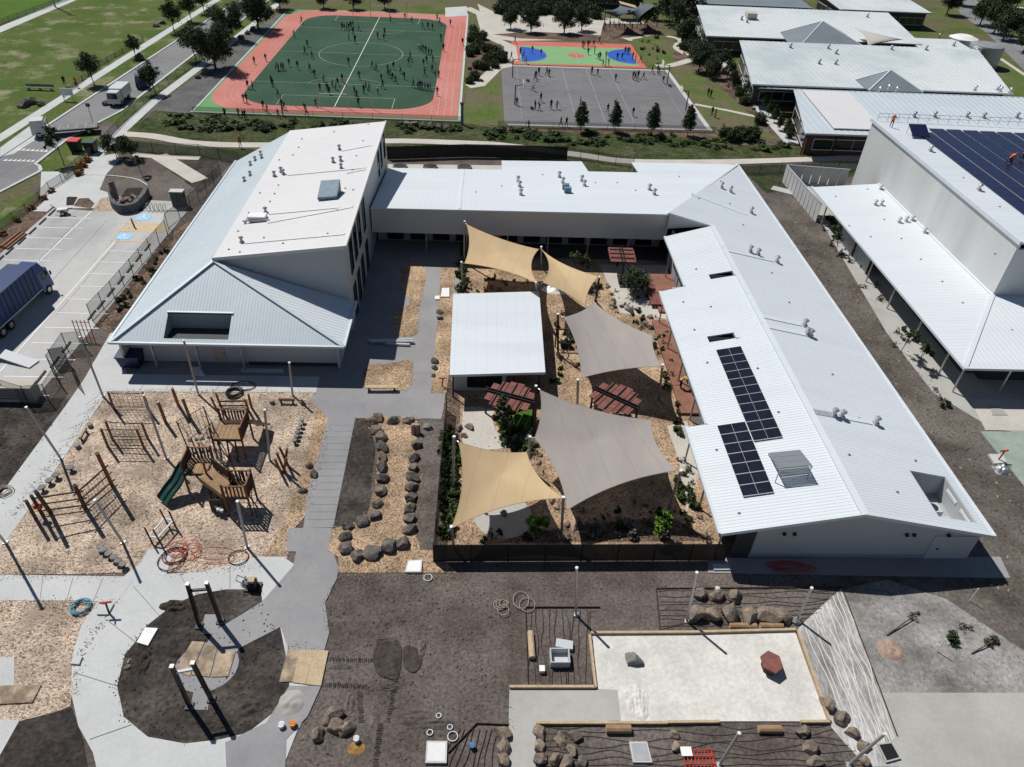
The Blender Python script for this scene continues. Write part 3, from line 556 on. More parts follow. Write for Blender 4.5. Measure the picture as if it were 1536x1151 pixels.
sheet('mulch_island_upper', subdiv_curve([(-8.39, 71.2), (-6.02, 71.02), (-5.8, 66.29), (-6.03, 61.02), (-6.04, 57.78), (-8.13, 58.23), (-8.41, 62.83), (-8.36, 66.87)], 4, True), 7, 'mulch_orange')
sheet('mulch_island_patch', subdiv_curve([(-8.69, 65.13), (-7.88, 65.51), (-7.03, 63.87), (-7.21, 62.88), (-8.28, 62.35)], 4, True), 8, 'concrete_grey')
sheet('mulch_strip_hut', [(-4.24, 71.18), (-2.67, 71.26), (-2.69, 65.05), (-2.57, 52.65), (-2.7, 49.2), (-4.04, 49.16), (-4.01, 55.26), (-4.06, 62.36)], 7, 'mulch_orange')
sheet('mulch_island_lower', subdiv_curve([(-10.07, 52.94), (-8.31, 53.13), (-6.03, 53.72), (-5.83, 50.31), (-6.58, 49.45), (-9.44, 49.85), (-10.09, 51.42)], 4, True), 7, 'mulch_orange')
sheet('court_joint_path', strip([(-5.63, 74.11), (-5.2, 61.77), (-5.03, 52.01)], 2.2), 6, 'concrete_grey')
sheet('long_path', [(-12.14, 45.9), (-9.96, 45.78), (-9.86, 34.23), (-11.9, 34.15), (-12.21, 37.46)], 6, 'concrete_grey')
sheet('path_bend', [(-12.94, 34.14), (-9.94, 34.17), (-9.85, 32.03), (-12.61, 32.12)], 7, 'concrete_grey')
sheet('long_path_lower', [(-11.97, 32.24), (-9.5, 32.03), (-8.95, 30.83), (-8.93, 29.88), (-9.36, 28.1), (-8.75, 25.97), (-8.85, 24.72), (-10.9, 24.81), (-11.13, 25.16), (-11.82, 26.52), (-13.99, 25.6), (-15.12, 25.42), (-15.18, 26.19), (-13.32, 28.09), (-12.69, 29.34), (-11.92, 30.92)], 8, 'concrete_grey')
sheet('dirt_bank_left', subdiv_curve([(-9.78, 45.81), (-9.19, 45.6), (-7.98, 42.53), (-7.83, 39.13), (-7.74, 35.37), (-9.91, 34.55), (-9.98, 38.03), (-10.13, 42.49)], 3, True), 4, 'dirt_dark')
sheet('dry_creek_mulch', [(-9.25, 46.03), (-5.14, 46.13), (-4.59, 44.43), (-4.75, 41.03), (-4.55, 38.46), (-4.34, 35.73), (-4.09, 34.14), (-2.78, 32.18), (-1.19, 30.47), (-8.9, 30.42), (-9.1, 31.69), (-9.98, 32.12), (-9.96, 34.08), (-7.69, 35.05), (-7.47, 38.24), (-7.71, 42.53), (-9, 45.18)], 5, 'mulch_orange')
sheet('dirt_bank_right', [(-4.7, 45.88), (-2.73, 45.84), (-2.55, 32.33), (-3.72, 32.32), (-4.39, 34.77), (-4.27, 39.91), (-4.84, 42.19), (-4.59, 44.43)], 6, 'dirt')
sheet('ring_path', [(-21.73, 32.21), (-20.05, 32.39), (-19.85, 30.23), (-17.81, 30.45), (-16.04, 31), (-14.48, 31.66), (-12.73, 31.67), (-11.7, 30.92), (-11.6, 29.35), (-12.27, 27.61), (-10.97, 25.52), (-8.76, 24.63), (-8.71, 22.14), (-9.48, 19.86), (-9.81, 18.07), (-9.07, 14.63), (-17.17, 14.71), (-19.8, 18.85), (-21.16, 20.28), (-22.36, 22.17), (-23.26, 24.42), (-23.6, 26.4), (-23.27, 28.29), (-22.37, 30.21), (-21.77, 31.12)], 6, 'concrete')
sheet('entry_path_left', [(-32.71, 30.15), (-22.29, 30.01), (-21.76, 29.7), (-22.16, 28.05), (-24.44, 28.19), (-28.85, 28.17), (-31.04, 27.07)], 7, 'concrete')
sheet('ring_soil', [(-13.6, 29.08), (-15.73, 29.07), (-17.37, 28.71), (-18.61, 27.97), (-19.76, 26.41), (-20.08, 25.15), (-20.31, 24.54), (-20, 22.56), (-18.96, 20.78), (-17.29, 19.68), (-15.22, 19.31), (-13.46, 19.52), (-12.08, 19.87), (-10.98, 20.98), (-10.35, 22.14), (-10.6, 23.36), (-11.8, 26.43), (-13.24, 28.09)], 7, 'dirt_dark')
sheet('ring_spoke_path', [(-13.32, 28.09), (-11.64, 26.43), (-13.75, 24.98), (-14.2, 24.2), (-15.93, 24.85), (-15.61, 26.05)], 9, 'concrete_grey')
sheet('ring_centre_pad', [(-15.4 + 1.8 * cos(radians(a)), 23.75 + 1.6 * sin(radians(a))) for a in range(0, 360, 15)], 8, 'concrete_grey')
sheet('ring_step_upper', [(-16.51, 27.21), (-15.74, 27.21), (-15.46, 26.65), (-15.4, 25.87), (-16.27, 25.87), (-16.46, 26.65)], 10, 'concrete_grey')
sheet('ring_step_lower', [(-15.69, 22.43), (-14.84, 22.43), (-14.62, 21.56), (-14.57, 21.14), (-15.4, 21.15), (-15.6, 21.68)], 10, 'concrete_grey')
sheet('ring_lower_path', [(-10.43, 22.54), (-8.63, 22.54), (-9.05, 20.78), (-9.94, 19.5), (-9.1, 14.63), (-11.62, 14.66), (-13.13, 19.34), (-11.21, 20.42)], 9, 'concrete_grey')
sheet('west_mulch', [(-31.04, 27.07), (-28.85, 28.17), (-24.44, 28.19), (-22.04, 28.05), (-22.9, 26.4), (-22.84, 24.42), (-22.7, 23.37), (-22.06, 21.4), (-23.36, 20.65), (-27.35, 20.3)], 4, 'mulch')
sheet('west_pad', [(-29.59, 24.41), (-26.49, 24.33), (-25.63, 22.57), (-28.55, 22.5)], 6, 'concrete')
sheet('west_pad_lower', [(-27.59, 20.74), (-24.39, 20.62), (-24.48, 18.71), (-25, 15.98)], 6, 'concrete')
sheet('south_soil', [(-24.67, 20.47), (-23.44, 20.84), (-21.96, 21.32), (-20.61, 19.55), (-17.8, 14.72), (-24.35, 14.79), (-24.39, 18.54)], 5, 'dirt_dark')
jt = MB()
def joints(p0, p1, q0, q1, n, z=.085):
    for i in range(1, n):
        f = i / n; a = V((*p0, 0)).lerp(V((*p1, 0)), f); b = V((*q0, 0)).lerp(V((*q1, 0)), f); band(jt, [(a.x, a.y), (b.x, b.y)], .022, z)
for s, n in (([(-11.97, 45.57), (-11.77, 34.21), (-9.99, 45.61), (-9.86, 34.23)], 16), ([(-30.15, 50.9), (-13.85, 50.99), (-30.42, 48.71), (-13.73, 49.06)], 8), ([(-31.89, 48.31), (-32.34, 35.18), (-31.08, 50.69), (-31.08, 33.54)], 9), ([(-29.33, 29.96), (-21.84, 29.9), (-28.45, 28.17), (-21.98, 28.1)], 4)): joints(*s, n)
for a, b in zip([(-22.3, 26.86), (-22.7, 23.37), (-20.26, 19.55), (-21.61, 29.29), (-19.55, 30.86), (-15.98, 30.78)], [(-19.94, 25.28), (-20, 22.56), (-18.37, 20.34), (-19.21, 27.11), (-17.65, 28.56), (-15.53, 29.12)]): band(jt, [a, b], .035, .085)
for k in range(4): band(jt, [(-46.5 + k * 3.2, 60), (-46.5 + k * 3.2, 80 - k * 0)], .04, .058)
struct(jt.build('expansion_joint', 'concrete_grey'))
# ---------------- south-east: sand pit and paving ----------------
SP = [(7.28, 25.86), (20.08, 26.12), (20.01, 20.36), (8.17, 20.41), (8.19, 22.26), (7.19, 22.3)]
sheet('sand_pit', SP, 8, 'sand')
sheet('pit_ramp', [(2.1, 22.31), (8.35, 22.26), (8.29, 20.45), (3.54, 20.32), (3.17, 14.51), (1.79, 14.52)], 9, 'concrete_slab')
sheet('sand_spill', [(20.3, 26.26), (21.15, 26.98), (24.33, 29.38), (23.77, 19.7), (23.21, 17.85), (21.29, 17.86), (20.47, 19.34), (20, 20.33), (20.09, 23.33)], 6, 'sand_wash')
sheet('dusty_ground', [(24.38, 29.28), (27.72, 30.09), (31.09, 28.52), (34.25, 24.65), (32.7, 22.04), (23.67, 22.06)], 5, 'sand_dusty')
sheet('large_slab', [(23.67, 22.06), (36.79, 22.03), (33.87, 14.5), (22.54, 14.61)], 6, 'concrete_slab')
sheet('drip_bed_upper', [(11.87, 29.26), (24.35, 29.43), (20.3, 26.26), (11.55, 26.1)], 4, 'dirt')
sheet('drip_bed_lower', [(3.54, 20.32), (19.98, 20.29), (21.29, 17.86), (21.2, 14.32), (3.17, 14.51)], 4, 'dirt')
sheet('courtyard_soil', [(-2.6, 31.6), (17.2, 31.6), (17.6, 41.7), (19.2, 61), (21, 73.6), (-2.2, 73.6)], 4, 'mulch_orange')
sheet('courtyard_planting', [(-2.68, 52.08), (-1.5, 48.39), (-1.27, 40.39), (-1.69, 33.13), (-2.24, 33.12), (-2.92, 44.95)], 5, 'mulch_dark')
sheet('courtyard_front_bed', [(1.24, 32.98), (6.44, 34.52), (13.79, 35.54), (16.9, 33.3)], 5, 'mulch_dark')
sheet('courtyard_pave_back', [(13.35, 72.33), (14.21, 62.54), (19.46, 61.52), (20.94, 72.71)], 5, 'concrete_warm')
sheet('courtyard_pave_mid', [(15.68, 45.36), (17.51, 46.07), (17.41, 40.7), (15.32, 35.87), (15.87, 41.42)], 5, 'concrete_warm')
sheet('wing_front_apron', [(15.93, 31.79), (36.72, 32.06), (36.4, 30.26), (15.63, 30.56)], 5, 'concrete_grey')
# east side, between the wing and the hall
sheet('hall_walk', [(44.7, 100.2), (49.3, 99.8), (45.36, 70.61), (44.92, 53.48), (51.21, 53.66), (46.2, 45.17), (43.72, 45.54), (40.86, 50.41), (40.71, 59.92), (43.1, 85.5)], 5, 'concrete_slab')
sheet('hall_walk_pale', [(43.8, 49.54), (55.41, 49.84), (52.49, 45.48), (42.97, 45.44)], 6, 'concrete_warm')
sheet('hall_court_green', [(42.41, 45.26), (52.43, 45.39), (45.01, 34.3), (42.54, 36.86)], 6, 'concrete_green')
sheet('wing_side_path', strip([(39.9, 95.2), (42.4, 93.6)], 1.5), 6, 'concrete_slab')

# ---------------- classroom wing (right) ----------------
wing = thing('classroom_wing', 'long white ribbed-roof classroom wing with gabled end and solar panels on its left slope', 'building', (25, 31.5, 0))
RZ = 5.1; RXW = 24.95; FY = 31.35
zl_ = lambda x, y: RZ - (RXW - x) * 0.2225
zr_ = lambda x, y: RZ - (x - RXW) * 0.2116
SK1 = [(22.36, 62.16), (24.64, 63.11), (24.59, 62.52), (22.42, 61.58)]; SK2 = [(19.95, 52.48), (22.3, 53.14), (22.19, 52.34), (19.89, 51.62)]
def rect(pts): xs = [p[0] for p in pts]; ys = [p[1] for p in pts]; return min(xs), min(ys), max(xs), max(ys)
holes = []
for s in (SK1, SK2):
    a = rect(s); cx, cy = (a[0] + a[2]) / 2, (a[1] + a[3]) / 2; holes.append([(cx - 1.1, cy - .45), (cx + 1.1, cy - .45), (cx + 1.1, cy + .45), (cx - 1.1, cy + .45)])
Lout = [(16.0, FY), (RXW, FY), (RXW, 72.4), (19.9, 71.8), (19.9, 61.4), (17.5, 61.2), (17.5, 41.8), (16.0, 41.8)]
W0 = (30.85, 32.35); W1 = (33.7, 36.65)
Rout = [(RXW, FY), (34.5, FY), (34.4, 95.3), (20.2, 73.2), (RXW, 72.4)]
rl = roof_sheet(wing, [Lout] + holes, zl_, 'roof_white', 'x', 0.27)
well = [(W0[0], W0[1]), (W1[0], W0[1]), (W1[0], W1[1]), (W0[0], W1[1])]
rr = roof_sheet(wing, [Rout, well], zr_, 'roof_white', 'x', 0.27, ribh=.012)
for h in holes:
    cx = (h[0][0] + h[1][0]) / 2; cy = (h[0][1] + h[2][1]) / 2; b = MB(); z = zl_(cx, cy)
    b.box(cx - 1.09, cy - .44, z - 1.2, cx + 1.09, cy + .44, z - 1.1); b.box(cx - 1.13, cy + .445, z - 1.1, cx + 1.13, cy + .5, z - 0.3); b.box(cx + 1.105, cy - .44, z - 1.1, cx + 1.16, cy + .44, z - .2)
    b.box(cx - 1.16, cy - .44, z - 1.1, cx - 1.105, cy + .44, z - .5); b.build('skylight_well', 'wall_grey', wing)
    MB().box(cx + 1.1, cy - .5, z + .15, cx + 1.5, cy + .5, z + .36).build('skylight_upstand', 'roof_white', wing)
cap = MB(); cap.beam((RXW, FY - .02, RZ + .05), (RXW, 72.4, RZ + .05), 0.5, 0.07); cap.build('ridge_cap', 'roof_white', wing)
g = MB()
for a, b in (((15.95, FY), (15.95, 41.85)), ((17.45, 41.8), (17.45, 61.2)), ((19.85, 61.4), (19.85, 71.8)), ((34.52, FY), (34.45, 95.3))):
    f_ = zl_ if a[0] < 30 else zr_; g.beam((a[0], a[1], f_(*a) - .03), (b[0], b[1], f_(*b) - .03), 0.2, 0.2)
g.build('gutter', 'roof_white', wing)
for x0, x1, f_ in ((16.0, RXW, zl_), (RXW, 34.5, zr_)):
    MB().beam((x0, FY - .06, f_(x0, 0) - .02), (x1, FY - .06, f_(x1, 0) - .02), 0.12, 0.26).build('barge_board', 'roof_white', wing)
# walls
def wall_prism(poly_xz, y0, y1): # extrude an xz outline along y
    m = MB(); n = len(poly_xz); m.add([(x, y0, z) for x, z in poly_xz] + [(x, y1, z) for x, z in poly_xz], [tuple(range(n)), tuple(range(2 * n - 1, n - 1, -1))] + [((i + 1) % n, i, n + i, n + (i + 1) % n) for i in range(n)]); return m
WY = 31.95
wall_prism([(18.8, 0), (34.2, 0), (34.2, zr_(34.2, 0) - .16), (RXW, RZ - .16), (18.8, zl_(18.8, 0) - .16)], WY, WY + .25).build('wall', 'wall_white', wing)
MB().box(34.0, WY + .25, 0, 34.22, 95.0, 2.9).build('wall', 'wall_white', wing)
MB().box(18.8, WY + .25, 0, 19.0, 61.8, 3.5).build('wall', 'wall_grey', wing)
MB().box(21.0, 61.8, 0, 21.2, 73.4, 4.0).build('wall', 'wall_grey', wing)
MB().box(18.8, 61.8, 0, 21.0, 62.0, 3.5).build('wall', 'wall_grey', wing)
for i in range(11):
    y = 34 + i * 2.5; window(wing, [(18.8, y + 1.7, 0.3), (18.8, y, 0.3), (18.8, y, 2.5), (18.8, y + 1.7, 2.5)], 0.05, mull=1)
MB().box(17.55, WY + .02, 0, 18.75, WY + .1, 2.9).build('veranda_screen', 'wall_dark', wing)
for x in (16.35,): MB().tube((x, 31.8, 0), (x, 31.8, 3.05), 0.07).build('veranda_post', 'steel_grey', wing)
for y in (36.3, 41.2): MB().tube((16.3, y, 0), (16.3, y, 3.05), 0.07).build('veranda_post', 'steel_grey', wing)
for y in (46.2, 51.2, 56.2, 60.6): MB().tube((17.8, y, 0), (17.8, y, 3.4), 0.07).build('veranda_post', 'steel_grey', wing)
for y in (65, 69.5): MB().tube((20.15, y, 0), (20.15, y, 3.9), 0.07).build('veranda_post', 'steel_grey', wing)
DR = [(31.07, 31.99), (34.79, 32.02)]
d = MB().box(DR[0][0], WY - .06, 0, 34.15, WY - .005, 2.35).build('service_door', 'wall_lilac', wing)
MB().box(31.6, WY - .1, 1.0, 31.75, WY - .065, 1.15).build('handle', 'frame_dark', d)
for x in (20.6, 21.3, 29.0, 29.5, 31.9):
    MB().tube((x, WY - .16, 2.45), (x, WY + .01, 2.5), .13, n=10).build('wall_light', 'frame_dark', wing)
MB().box(18.7, WY - .03, 0, 34.25, WY - .002, 0.35).build('plinth', 'wall_grey', wing)
# plant well with condensers
wz = 1.5
b = MB(); b.box(W0[0], W0[1], wz - .1, W1[0], W1[1], wz); b.build('plant_deck', 'wall_grey', wing)
for (x0, y0, x1, y1) in ((W0[0] - .08, W0[1] - .08, W0[0] - .005, W1[1] + .08), (W1[0] + .005, W0[1] - .08, W1[0] + .08, W1[1] + .08)):
    MB().box(x0, y0, wz - .1, x1, y1, zr_(x1, 0) + (.02 if x0 > 30 else -.02)).build('well_wall', 'wall_white', wing)
for (y0, y1) in ((W0[1] - .075, W0[1] - .005), (W1[1] + .005, W1[1] + .075)):
    m = MB(); m.add([(x, y, z) for y in (y0, y1) for x, z in ((W0[0], wz), (W1[0], wz), (W1[0], zr_(W1[0], 0) - .02), (W0[0], zr_(W0[0], 0) - .02))], [(0, 1, 2, 3), (7, 6, 5, 4), (0, 4, 5, 1), (1, 5, 6, 2), (2, 6, 7, 3), (3, 7, 4, 0)]); m.build('well_wall', 'wall_white', wing)
for x, y in ((32.2, 33.1), (32.0, 34.4)):
    cu = MB().box(x - .55, y - .45, wz, x + .55, y + .45, wz + 1.0).build('condenser', 'frame_light', wing)
    MB().tube((x, y, wz + 1.0), (x, y, wz + 1.04), .36, n=14).build('fan_grille', 'frame_dark', cu)
for y in (32.7, 34.6): MB().box(W1[0] - .04, y, 2.55, W1[0] + .003, y + 1.3, 2.8).build('louvre', 'cap_white', wing)
# vents on the right slope with their flashings
def wv(x, y, ridge=True):
    vent(rr, x, y, zr_(x, y))
VR = [[(29.3, 84.8), (30.3, 84.2)], [(31.4, 78.9)], [(27.99, 67.89), (28.75, 67.54), (30.64, 66.84)], [(29.25, 54.52)], [(28.92, 53.04), (29.2, 52.9)], [(26.87, 41.52), (27.5, 41.48)], [(30.37, 41.5)]]
for grp in VR:
    for x, y in grp: vent(rr, x, y, zr_(x, y))
    x, y = grp[-1]; zz = min(x, 33)
    if grp[0][1] < 72: MB().beam((RXW + .3, y + .1, zr_(RXW + .3, y) + .04), (x - .3, y + .1, zr_(x - .3, y) + .04), .55, .05).build('vent_flashing', 'roof_white', rr)
VF = [[(24.4, 80.4), (30.6, 78)]]
for a_, b_ in VF: MB().beam((a_[0], a_[1], zr_(*a_) + .04), (b_[0], b_[1], zr_(*b_) + .04), .55, .05).build('vent_flashing', 'roof_white', rr)
for s, f_, par, z in (("465,577 543,718 372,818 700,1028 293,1004 470,1065", zl_, rl, 4.3), ("380,387 685,516 597,376 876,836 990,1032 540,220", zr_, rr, 4.3)):
    for x, y in [(24.84, 72.18), (24.93, 67.41), (21.5, 64.12), (24.88, 58.34), (19.16, 58.73), (21.33, 57.22)] if f_ is zl_ else [(25.1, 79.4), (29.17, 74.65), (29.1, 80.1), (29.14, 63.95), (29.08, 58.41), (29.8, 87)]: anchor(par, x, y, f_(x, y))
for x, y in [(19.18, 54.07), (19.19, 49.16), (22.78, 47.42), (22.78, 41.93), (17.54, 32.8), (17.53, 38.92), (24.81, 53.43)]: anchor(rl, x, y, zl_(x, y))
for x, y in [(29.09, 47.31), (29.08, 41.83), (31.92, 37.87), (26.3, 37.14), (28.59, 34.05)]: anchor(rr, x, y, zr_(x, y))
# solar arrays on the left slope
SL = atan2(0.2225, 1)
def solar(label, x0, ytop, rows, ph=1.035, pw=2.06):
    a = thing('solar_array', label, 'solar panels', (x0, ytop, zl_(x0, 0)), 'solar arrays on the wing roof')
    for k in range(rows):
        y = ytop - k * ph - ph / 2; m = MB(); xc = x0 + pw / 2
        m.obox((xc, y, zl_(xc, 0) + .12), (pw, ph - .035, .04), ry=-SL); p = m.build('solar_panel', 'panel_solar', a)
        f_ = MB()
        for yy in (y - ph / 2 + .018, y + ph / 2 - .018): f_.obox((xc, yy, zl_(xc, 0) + .125), (pw, .028, .055), ry=-SL)
        f_.obox((xc, y, zl_(xc, 0) + .1225), (.022, ph - .07, .04), ry=-SL)
        f_.build('frame', 'alu', p)
    for xx in (x0 + .45, x0 + 1.6): MB().beam((xx, ytop, zl_(xx, 0) + .06), (xx, ytop - rows * ph, zl_(xx, 0) + .06), .06, .09).build('rail', 'alu', a)
S1 = [(20.14, 50.56), (20.07, 39.3)]; S2 = [(18.05, 41.33), (18.02, 34.19)]
solar('long strip of eleven black solar panels nearest the ridge on the wing roof', S1[0][0] + .05, S1[0][1], 11)
solar('short strip of seven black solar panels nearest the courtyard eave of the wing', S2[0][0] + .05, S2[0][1], 7)
# tilted evacuated-tube collector
TC = [(20.8, 37.3), (22.69, 38.18), (22.7, 35.32), (20.66, 34.41)]
cxy = rect(TC); tx, ty = (cxy[0] + cxy[2]) / 2, (cxy[1] + cxy[3]) / 2; tz = zl_(tx, ty)
tc = thing('solar_collector', 'tilted pale grey solar hot water collector on the wing roof near the panels', 'solar collector', (tx, ty, tz))
rot = Matrix.Rotation(-.12, 3, 'Z') @ Matrix.Rotation(-0.36, 3, 'X') @ Matrix.Rotation(-SL, 3, 'Y')
def tl(x, y, z): return V((tx, ty, tz + .75)) + rot @ Vector((x, y, z))
for i in range(3):
    m = MB()
    for j in range(11):
        x = 0
        yy = -1.35 + i * .92 + j * .078; m.tube(tl(-1.05, yy, .05), tl(1.05, yy, .05), .037, n=5)
    m.build('tube_bank', 'alu', tc)
m = MB()
for yy in (-1.45, -.46, .46, 1.4): m.beam(tl(-1.1, yy, -.02), tl(1.1, yy, -.02), .07, .07)
for xx in (-1.05, 1.05): m.beam(tl(xx, -1.45, -.03), tl(xx, 1.4, -.03), .06, .06); m.beam(tl(xx, 1.4, -.03), (tl(xx, 1.4, 0).x, tl(xx, 1.4, 0).y, zl_(tl(xx, 1.4, 0).x, 0) + .03), .05, .05); m.beam(tl(xx, -1.4, -.03), (tl(xx, -1.4, 0).x, tl(xx, -1.4, 0).y, zl_(tl(xx, -1.4, 0).x, 0) + .03), .05, .05)
m.build('stand', 'steel_grey', tc)

# ---------------- north link building ----------------
link = thing('link_building', 'white monopitch link building across the back of the courtyard with tall blank grey wall', 'building', (4, 74, 0))
zn_ = plane3((-11.8, 73.6, 5.5), (20.2, 73.2, 5.9), (34.4, 95.3, zr_(34.4, 0)))
Nout = [(-11.75, 73.6), (20.2, 73.2), (34.4, 95.3), (20.0, 95.3), (20.0, 90.2), (13.6, 90.2), (13.3, 95.2), (2.6, 94.8), (2.6, 90.2), (-11.75, 90.0)]
nr = roof_sheet(link, [Nout], zn_, 'roof_white', 'y', 0.6, ribh=.01)
MB().beam((34.4, 95.3, zn_(34.4, 95.3) + .06), (20.2, 73.2, zn_(20.2, 73.2) + .06), .35, .07).build('hip_cap', 'roof_white', link)
NW = 73.85
m = MB(); m.add([(x, y, z) for y in (NW, NW + .2) for x, z in ((-11.8, 2.55), (20.6, 2.55), (20.6, zn_(20.6, NW) - .16), (-11.8, zn_(-11.8, NW) - .16))], [(0, 1, 2, 3), (7, 6, 5, 4), (0, 4, 5, 1), (1, 5, 6, 2), (2, 6, 7, 3), (3, 7, 4, 0)]); m.build('wall', 'wall_pale', link)
m = MB(); m.add([(20.4, 73.45, zl_(20.4, 0)), (24.95, 72.5, RZ - .1), (24.95, 72.7, RZ - .1), (20.4, 73.65, zl_(20.4, 0)), (20.4, 73.45, zr_(20.4, 0) - .16), (24.95, 72.5, RZ - .0), (24.95, 72.7, RZ), (20.4, 73.65, zr_(20.4, 0) - .16)], [(3, 2, 1, 0), (4, 5, 6, 7), (0, 1, 5, 4), (1, 2, 6, 5), (2, 3, 7, 6), (3, 0, 4, 7)]); m.build('wall', 'wall_pale', link)
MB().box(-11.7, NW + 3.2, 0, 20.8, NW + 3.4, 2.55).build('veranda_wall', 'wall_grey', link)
MB().box(-11.7, NW + .2, 2.5, 20.8, NW + 3.2, 2.56).build('veranda_soffit', 'wall_pale', link)
for i in range(12):
    x = -10.6 + i * 2.6; window(link, [(x, NW + 3.2, .2), (x + 1.8, NW + 3.2, .2), (x + 1.8, NW + 3.2, 2.3), (x, NW + 3.2, 2.3)], .05, mull=1)
for x in (-6, -1.5, 3, 7.5, 12, 16.5): MB().tube((x, NW + .1, 0), (x, NW + .1, 2.56), .08).build('veranda_post', 'steel_grey', link)
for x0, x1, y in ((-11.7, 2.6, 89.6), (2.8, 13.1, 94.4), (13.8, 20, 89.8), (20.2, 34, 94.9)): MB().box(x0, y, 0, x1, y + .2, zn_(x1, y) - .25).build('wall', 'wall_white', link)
for x, y in [(4.4, 84.8), (4.5, 82.7), (9.6, 87.2), (9.8, 84.6), (12.2, 85.6), (12.3, 83.6), (19.9, 82.4), (20.1, 80.5), (4.5, 79.4)]: vent(nr, x, y, zn_(x, y))
for x, y in [(9.9, 82), (10, 80.6)]:
    z = zn_(x, y); b = MB().obox((x, y, z + .35), (.8, .55, .6)).build('roof_hatch', 'skylight', nr)
for x, y in [(-0.6, 80.1), (2.4, 82.8), (13.8, 84.9), (16.5, 85.1), (24.9, 88.5), (12.7, 88.2), (7.6, 88.1), (18.2, 82)]: anchor(nr, x, y, zn_(x, y))
a_ = [(-2.3, 85), (-2.1, 77.7)]; MB().beam((a_[0][0], 89.9, zn_(a_[0][0], 89.9) + .03), (a_[0][0], 73.7, zn_(a_[0][0], 73.7) + .03), .3, .05).build('flashing', 'roof_white', nr)

# ---------------- two-storey block and its hipped lower roof (left) ----------------
west = thing('two_storey_block', 'white two storey school block with sloping flat roof above a pale blue hipped lower roof', 'building', (-20, 55, 0))
z2_ = plane3((-23.4, 58.3, 7.5), (-11.8, 58.3, 9.0), (-11.8, 90.4, 9.0))
tr_ = roof_sheet(west, [[(-23.5, 58.25), (-11.8, 58.25), (-11.8, 90.4), (-23.5, 90.4)]], z2_, 'roof_warm', 'x', 0.45, th=.16, ribh=.01)
m = MB(); m.beam((-23.5, 58.2, 7.47), (-11.8, 58.2, 8.98), .12, .3); m.beam((-11.74, 58.2, 8.96), (-11.74, 90.4, 8.96), .12, .3); m.build('barge_board', 'roof_warm', west)
EX = -11.95
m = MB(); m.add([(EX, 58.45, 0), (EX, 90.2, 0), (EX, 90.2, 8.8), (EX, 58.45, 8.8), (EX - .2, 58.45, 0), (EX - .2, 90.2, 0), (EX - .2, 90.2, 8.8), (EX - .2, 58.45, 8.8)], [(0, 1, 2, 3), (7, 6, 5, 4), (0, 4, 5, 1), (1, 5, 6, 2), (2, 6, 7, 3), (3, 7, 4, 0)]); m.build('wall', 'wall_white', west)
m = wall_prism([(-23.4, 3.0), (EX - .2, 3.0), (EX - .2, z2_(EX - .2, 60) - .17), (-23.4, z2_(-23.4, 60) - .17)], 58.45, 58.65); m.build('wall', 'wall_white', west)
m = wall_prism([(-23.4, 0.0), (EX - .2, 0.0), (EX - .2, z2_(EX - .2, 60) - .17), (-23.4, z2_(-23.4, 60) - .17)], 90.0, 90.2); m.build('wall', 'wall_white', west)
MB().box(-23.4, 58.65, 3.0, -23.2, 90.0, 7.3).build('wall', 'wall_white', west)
for i, y in enumerate((60.6, 63.2, 65.9, 69.2)):
    window(west, [(EX, y, 4.8), (EX, y + 1.5, 4.8), (EX, y + 1.5, 8.1), (EX, y, 8.1)], .06)
    window(west, [(EX, y, 0.3), (EX, y + 1.5, 0.3), (EX, y + 1.5, 3.4), (EX, y, 3.4)], .06, name='window')
for y in (82.5, 85.0, 88.2): window(west, [(EX, y, 5.2), (EX, y + 1.2, 5.2), (EX, y + 1.2, 8.0), (EX, y, 8.0)], .06)
# hipped lower roof
AP = (-23.4, 58.2, 7.3); ez = 3.2
zW = plane3((-30.8, 51.4, ez), (-30.8, 91, ez), AP); zF = plane3((-30.8, 51.4, ez), (-11.5, 51.4, ez), AP); zE = plane3((-11.5, 51.4, ez), (-11.5, 58.9, ez), AP)
lw = roof_sheet(west, [[(-30.8, 51.4), AP[:2], (-23.4, 91), (-30.8, 91)]], zW, 'roof_galv', 'x', .5, ribh=.02)
HO = [(-26.53, 54), (-21.38, 54.21), (-20.38, 49.21), (-25.23, 49.05)]
hx0, hx1 = -26.5, -21.15; hy0 = 51.75; hy1 = 53.85
lf = roof_sheet(west, [[(-30.8, 51.4), (-11.5, 51.4), AP[:2]], [(hx0, hy0), (hx1, hy0), (hx1, hy1), (hx0, hy1)]], zF, 'roof_galv', 'y', .27, ribh=.011)
le = roof_sheet(west, [[(-11.5, 51.4), (-11.5, 58.6), (-12.0, 58.45), AP[:2]]], zE, 'roof_white', 'x', .4, ribh=.02)
for p, q in (((-30.8, 51.4, ez), AP), ((-11.5, 51.4, ez), AP)): MB().beam((p[0], p[1], p[2] + .06), (q[0], q[1], q[2] + .06), .35, .07).build('hip_cap', 'roof_galv', west)
g = MB(); g.beam((-30.9, 51.28, ez - .02), (-11.4, 51.28, ez - .02), .2, .2); g.beam((-30.92, 51.3, ez - .02), (-30.92, 91, ez - .02), .2, .2); g.beam((-11.38, 51.3, ez - .02), (-11.38, 58.6, ez - .02), .2, .2); g.build('gutter', 'roof_galv', west)
